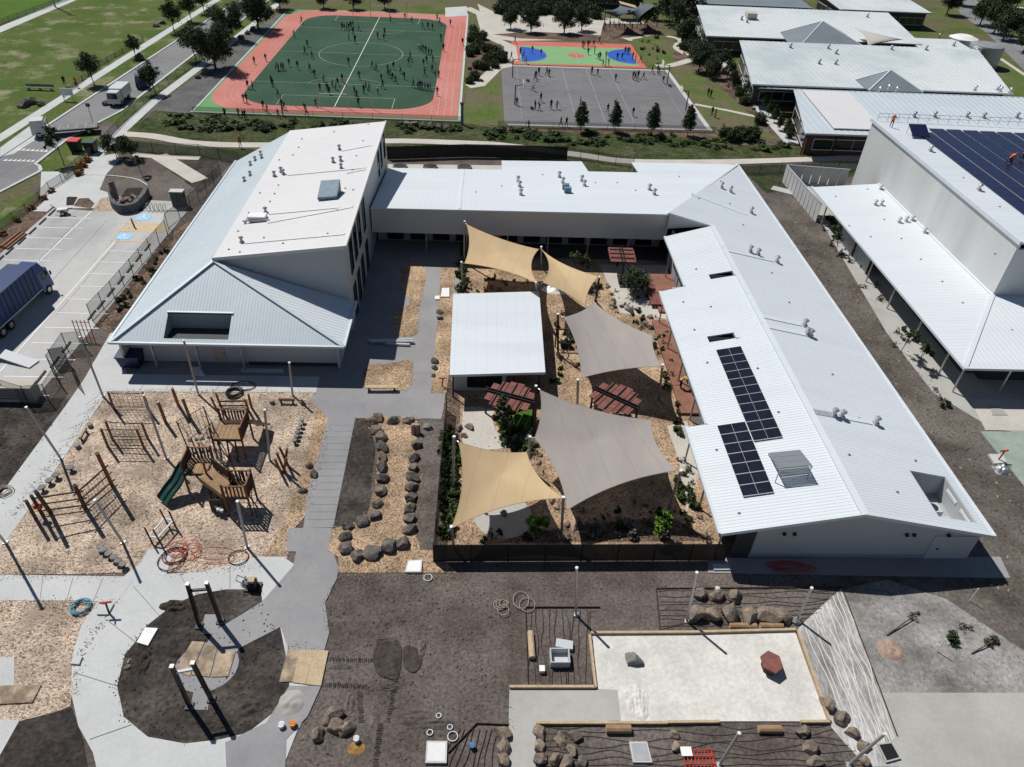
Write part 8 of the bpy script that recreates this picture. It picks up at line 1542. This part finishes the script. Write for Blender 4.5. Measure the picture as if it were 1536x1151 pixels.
a = [(-56.2, 124.6), (-58.2, 128.5)]; truck('dark blue machine truck behind the small white truck', (a[0][0] - .4, a[0][1] + 3.5), ang + .2, 4.2, 'truck_blue', True, False, 'crane_truck', .85)
def car(label, p, ang, m):
    F = Fr((p[0], p[1], .03), ang); t = thing('parked_car', label, 'car', (p[0], p[1], 0)); k = MB(); fbox(k, F, -2.2, -.88, .35, 2.2, .88, .85, .06); b = k.build('body', m, t); k = MB(); fbox(k, F, -1.5, -.78, .85, 1.0, .78, 1.45, .22); k.build('cabin', 'glass_dark', b); k = MB(); fbox(k, F, -1.2, -.55, 1.45, .5, .55, 1.48); k.build('roof', m, b)
    for u in (-1.35, 1.35):
        for v in (-.8, .8): wheel(t, F(u, v, .32), .32, .2, (-sin(ang), cos(ang), 0))
car('dark car on the street at the top right', (138.3, 222, 0), radians(-20), 'frame_dark')
def binth(label, p, lid, s=1.0):
    t = thing('street_bin', label, 'bin', (p[0], p[1], 0), 'street bins'); k = MB(); k.add([(p[0] + x * w, p[1] + y * w, z) for z, w in ((.1, .55 * s), (1.5 * s, .72 * s)) for x, y in ((-1, -1), (1, -1), (1, 1), (-1, 1))], [(3, 2, 1, 0), (4, 5, 6, 7), (0, 1, 5, 4), (1, 2, 6, 5), (2, 3, 7, 6), (3, 0, 4, 7)]); k.build('body', 'plastic_black', t); k = MB(); k.obox((p[0], p[1], 1.58 * s), (1.55 * s, 1.55 * s, .14)); k.build('lid', lid, t); k = MB()
    for x in (-.4, .4): k.tube((p[0] + x * s - .05, p[1] + .4 * s, .11), (p[0] + x * s + .05, p[1] + .4 * s, .11), .11, n=8)
    k.build('wheel', 'rubber', t)
binth('tall dark bin with red lid at the kerb behind the tray truck', (-55.5, 100.6, 0), 'plastic_red', 1.0); binth('tall dark bin with green lid at the kerb', (-53.3, 100.3, 0), 'cabinet_green', 1.0)
# ---------------- forecourt and car park objects ----------------
pl = thing('curved_planter', 'dark grey curved masonry entry wall half built above the car park', 'wall', [(-42.9, 85.1)][0] + (0,))
cw = subdiv_curve([(-43.9, 83.5), (-42.8, 82.2), (-41.8, 82), (-41, 82.8), (-40.9, 85.2), (-41.2, 87.2)], 5); 
for i, (p, q) in enumerate(zip(cw[:-1], cw[1:])): k = MB(); k.beam((p[0], p[1], .55), (q[0], q[1], .55), .5, 1.1); k.build('block', 'masonry_grey', pl)
cw = subdiv_curve([(-43.9, 83.5), (-45.5, 86.4), (-45.7, 87.4)], 3)
for p, q in zip(cw[:-1], cw[1:]): k = MB(); k.beam((p[0], p[1], .4), (q[0], q[1], .4), .25, .8); k.build('low_block', 'masonry_grey', pl)
for i, (x, y) in enumerate([(-44.6, 85.7), (-44.4, 86)]): k = MB(); k.beam((x, y, 0), (x - .3, y + .4, 2.0), .16, .5); k.build('buttress', 'rock_grey', pl)
row([(-43.5, 85), (-43.1, 85.5), (-42.7, 86.3), (-42.5, 85.1), (-42.2, 86.1)], 'pale rubble block inside the curved entry wall, counted from the left', .9, 'rock_pink', 'rubble inside the entry wall')
c = [(-36.4, 84.3)][0]; t = thing('green_cabinet', 'tall dark green electrical cabinet at the corner of the forecourt', 'cabinet', (*c, 0)); k = MB(); k.box(c[0] - .75, c[1] - .3, 0, c[0] + .75, c[1] + .5, 1.9); k.build('body', 'cabinet_green', t); k = MB(); k.box(c[0] - .82, c[1] - .36, 1.9, c[0] + .82, c[1] + .56, 2.0); k.build('roof', 'frame_light', t); k = MB(); k.box(c[0] - .03, c[1] - .315, .2, c[0] + .03, c[1] - .302, 1.7); k.build('door_gap', 'plastic_black', t)
for i, (x, y) in enumerate([(-39.7, 83), (-39.2, 82.9), (-38.7, 82.9), (-38.2, 82.9), (-37.7, 82.9)]):
    t = thing('bike_hoop', f'{ORD[i]} steel bike hoop from the left by the forecourt', 'bike rack', (x, y, 0), 'bike hoops'); k = MB(); k.path([(x, y - .35, 0), (x, y - .35, .7), (x, y - .2, .85), (x, y + .2, .85), (x, y + .35, .7), (x, y + .35, 0)], .035, 6); k.build('hoop', 'steel_grey', t)
    k = MB(); k.box(x - .1, y - .45, 0, x + .1, y - .27, .05); k.box(x - .1, y + .27, 0, x + .1, y + .45, .05); k.build('foot', 'cap_white', t)
p = [(-39.6, 78.4)][0]; t = thing('bollard', 'single rusty orange bollard on the yellow hatched bay', 'bollard', (*p, 0)); k = MB(); k.tube((p[0], p[1], .03), (p[0] - .1, p[1], 1.1), .09, n=9); k.build('post', 'timber_log', t); k = MB(); k.tube((p[0] - .1, p[1], 1.1), (p[0] - .105, p[1], 1.16), .11, n=9); k.build('cap', 'plastic_orange', t)
p = [(-48.7, 81.2)][0]; t = thing('power_trowel', 'white and black wheeled machine parked in a left car park bay', 'machine', (*p, 0)); k = MB(); k.obox((p[0], p[1], .6), (1.1, .6, .35), .3); k.build('body', 'plastic_white', t); k = MB(); k.tube((p[0] - .5, p[1] - .1, .7), (p[0] - 1.4, p[1] + .3, 1.1), .04); k.tube((p[0] + .4, p[1], .6), (p[0] + 1.2, p[1] - .1, .9), .06); k.build('handle', 'steel_black', t)
for s in (-.35, .35): wheel(t, (p[0] + .1, p[1] + s, .33), .28, .12)
ws = 0
for grp_, lab in (([(-50.2, 81.5), (-50.2, 79.2), (-50.2, 76.8), (-50.21, 74.41), (-50.36, 72.09), (-50.47, 70.26)], 'left'), ([(-36.45, 73.63), (-36.53, 71.27), (-36.57, 68.95), (-36.61, 66.6), (-36.67, 64.22), (-36.7, 61.89), (-36.81, 60.04)] + [(-36.88, 54.84), (-36.86, 52.55), (-37.09, 50.49)], 'right')):
    for i, (x, y) in enumerate(grp_): k = MB(); k.box(x - .075, y - .8, .04, x + .075, y + .8, .16); tag(k.build('wheel_stop', 'plastic_black', at=(x, y, 0)), f'{ORD[i]} black wheel stop from the back in the {lab} row of parking bays', 'wheel stop', f'wheel stops {lab}')
t = thing('timber_stack', 'stack of orange timber planks at the left edge of the car park garden', 'timber stack', [(-51.5, 74.5)][0] + (0,)); a = [(-51.79, 72.88), (-51.5, 76.4)]
for i in range(5): k = MB(); k.beam((a[0][0] + i * .25, a[0][1] - .1 * i, .12 + .12 * (i % 2)), (a[1][0] + i * .25, a[1][1] - .1 * i, .12 + .12 * (i % 2)), .22, .14); k.build('plank', 'timber_log', t)
t = thing('trolley_rack', 'dark red steel trolley rack leaning on the car park fence', 'rack', [(-35.37, 56.17)][0] + (0,)); c = [(-35.26, 55.9)][0]
for i in range(5): k = MB(); k.tube((c[0] - .8 + i * .35, c[1] - .3, 0), (c[0] - 1.1 + i * .35, c[1] + .3, 2.1), .035, n=5); k.build('bar', 'timber_red', t)
for z in (.5, 1.2, 1.9): k = MB(); f = z / 2.1; k.tube((c[0] - .9 - .3 * f, c[1] - .3 + .6 * f, z), (c[0] + .7 - .3 * f, c[1] - .3 + .6 * f, z), .03, n=5); k.build('rail', 'plastic_red', t)
a = [(-41.91, 53.29), (-38.4, 52.12)]; t = thing('concrete_wall_panel', 'pale tilted ramp panel at the near end of the car park', 'panel', (*a[0], 0)); k = MB(); k.beam((a[0][0], a[0][1], .5), (a[1][0], a[1][1], .12), 1.1, .1); k.build('plate', 'frame_light', t); k = MB(); k.box(a[0][0] - .1, a[0][1] - .4, 0, a[0][0] + .1, a[0][1] + .4, .45); k.build('support', 'steel_grey', t)
t = thing('site_container', 'white site container at the near left end of the car park', 'container', [(-37.41, 47.65)][0] + (0,)); c = [(-38.93, 47.38), (-35.65, 47.13)]; k = MB(); k.box(c[0][0] - 3, c[1][1], 0, c[1][0] - .3, c[1][1] + 1.1, 1.5); k.build('shell', 'wall_beige', t)
for i in range(6): k = MB(); k.box(c[1][0] - 3.2, c[1][1] - .03, .35 + i * .18, c[1][0] - .8, c[1][1] - .004, .43 + i * .18); k.build('louvre', 'masonry_grey', t)
# signs
p = (-65.4, 121, 0); t = thing('park_sign', 'white sign on two posts beside the park footpath', 'sign', (p[0], p[1], 0)); k = MB()
for dx in (-.7, .7): k.tube((p[0] + dx, p[1], 0), (p[0] + dx, p[1], 1.9), .05, n=6)
k.build('post', 'steel_grey', t); k = MB(); k.box(p[0] - .95, p[1] - .04, .9, p[0] + .95, p[1] + .04, 2.0); k.build('panel', 'cap_white', t)
p = (-57.7, 111.3, 0); t = thing('street_sign', 'slim street pole with small sign beside the tray truck', 'sign', (p[0], p[1], 0)); k = MB(); k.tube((p[0], p[1], 0), (p[0], p[1], 3.0), .05, n=6); k.build('pole', 'steel_grey', t); k = MB(); k.box(p[0] - .3, p[1] - .03, 2.5, p[0] + .3, p[1] + .03, 3.0); k.build('plate', 'frame_dark', t)
p = (-72.1, 125.8, 0); t = thing('park_bench', 'long grey park bench on the lawn left of the footpath', 'bench', (p[0], p[1], 0)); k = MB(); k.box(p[0] - 2.2, p[1] - .25, .42, p[0] + 2.2, p[1] + .25, .5); k.build('seat', 'rock_grey', t); k = MB(); k.box(p[0] - 2.2, p[1] + .28, .55, p[0] + 2.2, p[1] + .36, .95); k.build('backrest', 'rock_grey', t)
for dx in (-1.8, 0, 1.8): k = MB(); k.box(p[0] + dx - .06, p[1] - .2, 0, p[0] + dx + .06, p[1] + .36, .415); k.build('leg', 'steel_grey', t)
# speed hump teeth painted on the road
k = MB()
for s, n_ in (([(-63.3, 96.5), (-59.2, 96.5)], 7), ([(-63.4, 100.3), (-59.1, 100)], 7)):
    for i in range(n_):
        f = i / n_; p = V((*s[0], 0)).lerp(V((*s[1], 0)), f); q = V((*s[0], 0)).lerp(V((*s[1], 0)), f + .6 / n_); k.face((p.x, p.y, .05), (q.x, q.y, .05), ((p.x + q.x) / 2 + .15, (p.y + q.y) / 2 + .75, .05))
    band(k, s, .12, .051)
struct(k.build('road_hump_marking', 'line_white')); k = MB(); band(k, [(-59.8, 82.7), (-60.6, 90.5), (-58.9, 97.2)], .1, .052); band(k, [(-59, 143.5), (-56.8, 155.5), (-55.9, 170.9)], .1, .052); struct(k.build('road_line', 'line_faint'))

# ---------------- school buildings beyond the courts ----------------
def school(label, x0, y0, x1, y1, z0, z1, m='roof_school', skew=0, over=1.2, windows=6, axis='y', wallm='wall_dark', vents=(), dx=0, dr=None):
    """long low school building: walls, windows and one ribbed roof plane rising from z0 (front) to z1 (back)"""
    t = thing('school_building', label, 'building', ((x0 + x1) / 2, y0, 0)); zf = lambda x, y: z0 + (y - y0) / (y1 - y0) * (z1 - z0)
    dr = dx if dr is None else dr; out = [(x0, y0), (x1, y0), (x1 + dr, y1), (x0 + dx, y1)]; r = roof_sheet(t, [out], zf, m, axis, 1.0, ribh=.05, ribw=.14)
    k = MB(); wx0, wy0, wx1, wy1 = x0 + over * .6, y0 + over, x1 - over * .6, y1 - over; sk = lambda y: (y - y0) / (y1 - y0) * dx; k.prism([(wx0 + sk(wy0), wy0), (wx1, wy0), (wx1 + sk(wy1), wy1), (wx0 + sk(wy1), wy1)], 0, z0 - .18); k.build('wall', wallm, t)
    for i in range(windows): w = (wx1 - wx0 - 1) / windows; u0 = wx0 + 1 + i * w; window(t, [(u0 + .4, wy0, .8), (u0 + w - .4, wy0, .8), (u0 + w - .4, wy0, 2.4), (u0 + .4, wy0, 2.4)], .06, frame='frame_light', mull=2)
    n = max(2, int((y1 - y0) / 7))
    for i in range(n): w = (wy1 - wy0) / n; ya, yb = wy0 + i * w + .6, wy0 + (i + 1) * w - .6; xa, xb = wx0 + sk(ya), wx0 + sk(yb); window(t, [(xb, yb, .6), (xa, ya, .6), (xa, ya, 2.5), (xb, yb, 2.5)], .06, frame='frame_light', mull=1)
    for x, y in vents: vent(r, x, y, zf(x, y), .9, 'steel_grey')
    k = MB(); k.beam((x0, y0 - .1, z0 - .02), (x1, y0 - .1, z0 - .02), .22, .24); k.build('gutter', 'frame_light', t)
    return t, zf
ta_, _ = school('pale roofed school building second from the top with a small white roof unit', 46.3, 164.4, 92.5, 190, 3.6, 4.6, dx=3.5, vents=[(57.4, 178.2), (58.1, 176.2)] + [(88.9, 185)])
k = MB(); c = [(59.8, 179.6)][0]; k.obox((c[0], c[1], 5.0), (2.2, 2.2, .9)); k.build('roof_unit', 'wall_beige', ta_)
school('long pale ribbed school roof in the middle row at the right', 46.2, 130.2, 92.5, 156.5, 3.8, 4.8, dx=4.7, dr=7.5, vents=[(62.4, 143.1), (65.6, 143.2), (68.1, 149.8), (67.7, 153), (60, 152.7), (80.9, 154), (88.3, 154.8)])
tc_, zc_ = school('striped blue grey school roof with large white skylight sheet behind the sports hall', 47.6, 107.0, 110, 124.5, 3.6, 4.8, 'roof_galv', dx=3.7, vents=[(67.4, 114.6), (70.8, 114.9), (76.2, 115.2), (78.9, 115.2), (84.6, 115.7)], wallm='timber_dark')
wp = [(52.3, 123), (59.4, 123.5), (55.4, 109.4), (48.8, 109)]; xs = [p[0] for p in wp]; ys = [p[1] for p in wp]
k = MB(); f_ = lambda y: zc_(0, y) + .16; a0, a1, b0, b1 = 52.4, 60.2, 108.6, 123.6
k.add([(a0, b0, f_(b0)), (a1, b0, f_(b0)), (a1, b1, f_(b1)), (a0, b1, f_(b1)), (a0, b0, f_(b0) + .12), (a1, b0, f_(b0) + .12), (a1, b1, f_(b1) + .12), (a0, b1, f_(b1) + .12)], [(3, 2, 1, 0), (4, 5, 6, 7), (0, 1, 5, 4), (1, 2, 6, 5), (2, 3, 7, 6), (3, 0, 4, 7)]); k.build('skylight_sheet', 'roof_warm', tc_)
zz = plane3((47.4, 129, 3.6), (110, 129, 3.6), (80, 124.5, 4.85)); roof_sheet(tc_, [[(51.4, 124.5), (110, 124.5), (110, 130), (47.2, 129.4)]], zz, 'roof_galv', 'y', 1.0, ribh=.05, ribw=.14)
for x, y in [(66.6, 126), (68.8, 127.5), (69.7, 126.4), (84.6, 128.8), (89.1, 129.6), (89, 128.6), (90.6, 128.3)]: vent(tc_, x, y, 4.5, .9)
for x, y in ((48.2, 108), (53, 108), (58, 108)): k = MB(); k.tube((x, y, 0), (x, y, 3.5), .1, n=6); k.build('post', 'timber_dark', tc_)
school('small white flat roof with two vents beside the water tank', 91.0, 160.0, 102.4, 169.6, 3.4, 3.7, 'roof_school', windows=2, vents=[(99.2, 170.5), (99.4, 164.4)])
school('blue white school roof at the top edge right of centre', 86.9, 195.8, 110, 214, 3.8, 4.6, windows=3)
school('slate grey roofed school building at the top edge above the pale roofs', 50, 196, 80, 214, 3.8, 4.4, 'roof_slate', windows=3)
school('low dark building with pale roof edge at the top centre', 4, 206, 40, 222, 3.4, 4.2, 'roof_school', windows=8)
def pyramid(label, pts, apex, m):
    t = thing('canopy_roof', label, 'roof', (apex[0], apex[1], 0), 'slate pyramid canopies'); z = pts[0][2]
    for i in range(4): a, b = pts[i], pts[(i + 1) % 4]; k = MB(); k.face(a, b, apex); k.face((a[0], a[1], z - .15), (apex[0], apex[1], z - .15), (b[0], b[1], z - .15)); k.face(a, (a[0], a[1], z - .15), (b[0], b[1], z - .15), b); k.build('roof_plane', m, t); k = MB(); k.beam(a, apex, .25, .15); k.build('hip_cap', 'roof_school', t)
    for p in pts: k = MB(); k.tube((p[0] * .9 + apex[0] * .1, p[1] * .9 + apex[1] * .1, 0), (p[0] * .9 + apex[0] * .1, p[1] * .9 + apex[1] * .1, z - .1), .1, n=6); k.build('post', 'steel_grey', t)
pyramid('slate grey pyramid canopy between the two upper pale school roofs', [(63, 156.5, 3.6), (78.5, 156.5, 3.6), (78.5, 169.5, 3.6), (63, 169.5, 3.6)], (71.5, 168, 6.6), 'roof_slate')
pyramid('small slate grey pyramid canopy in front of the middle pale school roof', [(66, 128.5, 4.0), (75.5, 128.5, 4.0), (75.5, 134.5, 4.0), (66, 134.5, 4.0)], (71.5, 134, 6.0), 'roof_slate')
sail('shade_sail', 'cream triangular shade sail between the upper school roofs', [(78.9, 167.6, 5.5), (90.7, 167.7, 3.6), (78.6, 159.3, 4)], 'sail_cream', .08, 'shade sails at the school')
c = (106.3, 163.8); t = thing('water_tank', 'corrugated steel water tank with white dome lid at the far right', 'tank', (*c, 0)); k = MB(); k.tube((*c, 0), (*c, 4.2), 3.3, n=32); k.build('shell', 'steel_galv', t)
k = MB()
for i in range(14): z = .2 + i * .29; k.path([(c[0] + 3.33 * cos(radians(a)), c[1] + 3.33 * sin(radians(a)), z) for a in range(0, 361, 15)], .04, 4)
k.build('corrugation', 'steel_grey', t); k = MB(); k.tube((*c, 4.2), (*c, 4.45), 3.3, 2.2, n=32); k.build('lid', 'steel_galv', t)
c = (104.5, 170.2); t = thing('water_tank', 'white domed water tank behind the corrugated one', 'tank', (*c, 0)); k = MB(); k.tube((*c, 0), (*c, 4.0), 2.9, n=28); k.build('shell', 'steel_galv', t); k = MB(); k.tube((*c, 4.0), (*c, 4.5), 2.95, 1.6, n=28); k.build('dome', 'cap_white', t)
# dark shade sails and play structure at the top
sail('shade_sail', 'dark slate shade sail over the far play area, left one', [(26, 176.3, 5), (29.6, 179.5, 3.4), (34.3, 179.5, 5.2), (31.6, 189.2, 4)], 'sail_slate', .06, 'dark sails at the far play area'); sail('shade_sail', 'dark slate shade sail over the far play area, right one', [(31.5, 178.6, 5), (34.8, 180.7, 3.2), (38.6, 182.4, 5.6), (37, 193.2, 4)], 'sail_slate', .06, 'dark sails at the far play area')
t = thing('far_play_structure', 'dark play structure with tan roof under the far shade sails', 'play structure', (34.4, 193.7, 0)); t.location = (t.location[0], t.location[1], 0); ORG[t] = tuple(t.location); c = t.location
for dx, dy in ((-2, -1), (2, -1), (-2, 2), (2, 2)): k = MB(); k.tube((c[0] + dx, c[1] + dy, 0), (c[0] + dx, c[1] + dy, 3.0), .12, n=6); k.build('post', 'steel_black', t)
k = MB(); k.box(c[0] - 2.2, c[1] - 1.2, 1.4, c[0] + 2.2, c[1] + 2.2, 1.55); k.build('deck', 'timber_dark', t); k = MB(); k.obox((c[0], c[1] + .5, 3.2), (4.2, 3.2, .12), ry=.2); k.build('roof', 'sail_tan', t)
k = MB()
for n_, (x, y) in enumerate([(27.4, 182.6), (31.3, 214.4), (36.6, 187.3), (40.7, 188), (44.8, 196.9)]):
    t = thing('shade_post', f'{ORD[n_]} tall thin post around the far play area, counted from the left', 'post', (x, y, 0), 'posts of the far play area'); k = MB(); k.tube((x, y, 0), (x, y, 5.5), .1, n=6); k.build('shaft', 'steel_black', t); k = MB(); k.tube((x, y, 5.5), (x, y, 5.6), .13, n=6); k.build('cap', 'steel_grey', t)
# planter tubs and outdoor tables seen behind the link building
for n_, p in enumerate([(-11.2, 98.2), (-7.1, 98.5), (-2.4, 98.7)]):
    t = thing('round_tub', f'{ORD[n_]} round dark mat from the left behind the link building', 'tub', (p[0], p[1], 0), 'round tubs behind the link building'); k = MB(); k.tube((p[0], p[1], 0), (p[0], p[1], .35), 1.0, n=16); k.build('wall', 'rock_grey', t); k = MB(); k.tube((p[0], p[1], .35), (p[0], p[1], .37), .88, n=16); k.build('soil', 'dirt_dark', t)
sheet('rear_paving', [(-13, 99.3), (3.5, 100.1), (3.5, 98.4), (-12.7, 96.7)], 6, 'concrete_warm')


# ---------------- loose material: clods, rubble, spilled wood chips ----------------
def litter(name, label, cat, pts, size, m, flat=.6):
    k = MB(); rnd = random.Random(len(pts))
    for x, y, z in pts:
        s = size[0] + (size[1] - size[0]) * rnd.random() ** 2.5; a = rnd.uniform(0, 6.28); vs = [(x + s * cos(a + j * 1.57 + rnd.uniform(-.4, .4)) * rnd.uniform(.7, 1.2), y + s * sin(a + j * 1.57) * rnd.uniform(.7, 1.2), z - .01) for j in range(4)]
        vs.append((x + rnd.uniform(-.3, .3) * s, y + rnd.uniform(-.3, .3) * s, z + s * flat)); k.add(vs, [(0, 1, 4), (1, 2, 4), (2, 3, 4), (3, 0, 4)])
    o = stuff(k.build(name, m)); o['label'] = label; o['category'] = cat; return o
def area(poly, n, z=.012): return [(x, y, z) for x, y in scatter(poly, n)]
FRONT = [(-8.95, 29.98), (7.39, 30.08), (15.44, 30.13), (23.39, 29.53), (12.57, 29.22), (2.92, 28.15), (2.14, 22.52), (-0.3, 20.37), (-2.29, 17.05), (-9.09, 17.1), (-9.3, 20.78), (-8.53, 24.2), (-8.9, 28.35)]
litter('soil_clod', 'loose brown clods on the bare ground in front of the school', 'soil clods', area(FRONT, 2600), (.02, .12), 'dirt')
EAST = [(40.4, 94.6), (40.5, 85.4), (41.27, 66.23), (41.63, 49.49), (40.96, 34.26), (37.48, 28.55), (27.49, 29.56), (36.75, 32.12), (36.1, 49.35), (36.76, 73.19)]
litter('soil_clod', 'loose clods on the bare strip between the wing and the hall', 'soil clods', area(EAST, 2200, .02), (.03, .16), 'dirt_grey')
litter('rubble', 'pale rubble scattered on the bare strip between the wing and the hall', 'rubble', area(EAST, 170, .02), (.05, .2), 'rock_pink')
litter('soil_clod', 'dark clods inside the concrete ring', 'soil clods', area([(-13.54, 28.83), (-17.29, 28.46), (-19.67, 26.18), (-20.19, 24.42), (-19.86, 22.56), (-18.85, 20.86), (-17.24, 19.82), (-15.19, 19.45), (-12.11, 20.02), (-10.5, 22.14), (-10.75, 23.36), (-11.95, 26.2)], 900, .062), (.02, .13), 'dirt_dark')
litter('soil_clod', 'dark clods on the soil left of the playground', 'soil clods', area([(-38.52, 42.64), (-39.18, 47.86), (-33.12, 47.42), (-32.8, 44.3), (-32.99, 35.6), (-33.68, 33.51)], 500, .03), (.03, .14), 'dirt_dark')
litter('rubble', 'grey rubble on the dusty ground at the right', 'rubble', area([(24.77, 29.01), (31.09, 28.52), (34.25, 24.65), (32.8, 22.21), (23.82, 22.23)], 420, .048), (.02, .1), 'rock_grey')
litter('rubble', 'stones scattered through the courtyard mulch', 'rubble', area([(-2, 32.2), (15.6, 32.2), (16, 60), (18, 70), (0, 71), (-1.5, 61.5), (6.5, 61.5), (6.5, 47), (-2, 46)], 700, .04), (.04, .2), 'rock_pink')
litter('bark_litter', 'dark bark litter through the courtyard mulch', 'bark litter', area([(-2, 32.2), (15.6, 32.2), (16, 60), (18, 70), (0, 71), (-1.5, 61.5), (6.5, 61.5), (6.5, 47), (-2, 46)], 1600, .036), (.05, .18), 'mulch_dark', .2)
def spill(lines, n, w=.22, z=.088):
    out = []
    for ln_ in lines:
        for a, b in zip(ln_[:-1], ln_[1:]):
            for _ in range(max(4, int(n * hypot(b[0] - a[0], b[1] - a[1])))):
                f = random.random(); out.append((a[0] + (b[0] - a[0]) * f + random.gauss(0, w), a[1] + (b[1] - a[1]) * f + random.gauss(0, w), z))
    return out
litter('wood_chip', 'wood chips spilled over the playground path edges', 'wood chips', spill([[(-30.95, 48.69), (-23.36, 48.89), (-13.94, 48.96)], [(-31.07, 47.64), (-31.8, 35.01)], [(-11.84, 44.76), (-12.15, 37.14), (-12.5, 33.73)], [(-31.07, 30.16), (-22.71, 30)], [(-19.89, 30.33), (-14.51, 30.9)], [(-29.2, 28.07), (-22.36, 28.05), (-22.84, 24.42), (-22.16, 21.78)]], 34), (.02, .06), 'mulch', .3)
litter('wood_chip', 'wood chips spilled round the dry creek and mulch islands', 'wood chips', spill([[(-9.19, 30.14), (-0.96, 30.19)], [(-9, 45.18), (-7.71, 42.53), (-7.47, 38.24), (-7.69, 35.05), (-10.01, 34.39)], [(-5.14, 46.13), (-4.27, 39.91), (-4.26, 34.77), (-3.72, 32.32)], [(-8.39, 71.2), (-6.02, 71.02), (-6.03, 61.02), (-6.04, 57.78), (-8.13, 58.23), (-8.36, 66.87)], [(-10.07, 52.94), (-6.03, 53.72), (-5.83, 50.31), (-9.44, 49.85), (-10.07, 52.94)]], 34, .2, .075), (.02, .06), 'mulch_orange', .3)
litter('wood_chip', 'larger wood chips lying through the playground mulch', 'wood chips', area([(-30.55, 48.35), (-14.46, 48.77), (-12.1, 44.75), (-12.5, 33.73), (-12.78, 30.91), (-26.21, 30.4), (-31.18, 30.36), (-31.8, 34.11)], 3800, .042), (.03, .11), 'mulch', .25)
litter('soil_crumb', 'soil crumbs tracked onto the concrete ring and paths', 'soil crumbs', spill([[(-13.56, 28.93), (-17.32, 28.56), (-19.72, 26.32), (-20.26, 24.42), (-20, 22.56), (-18.79, 20.71), (-15.24, 19.38)], [(-11.12, 25.07), (-8.85, 24.72)], [(-8.93, 29.88), (-9.27, 28.1), (-8.75, 25.97)], [(2.1, 22.11), (2, 18.03)]], 26, .16, .09), (.015, .05), 'dirt')
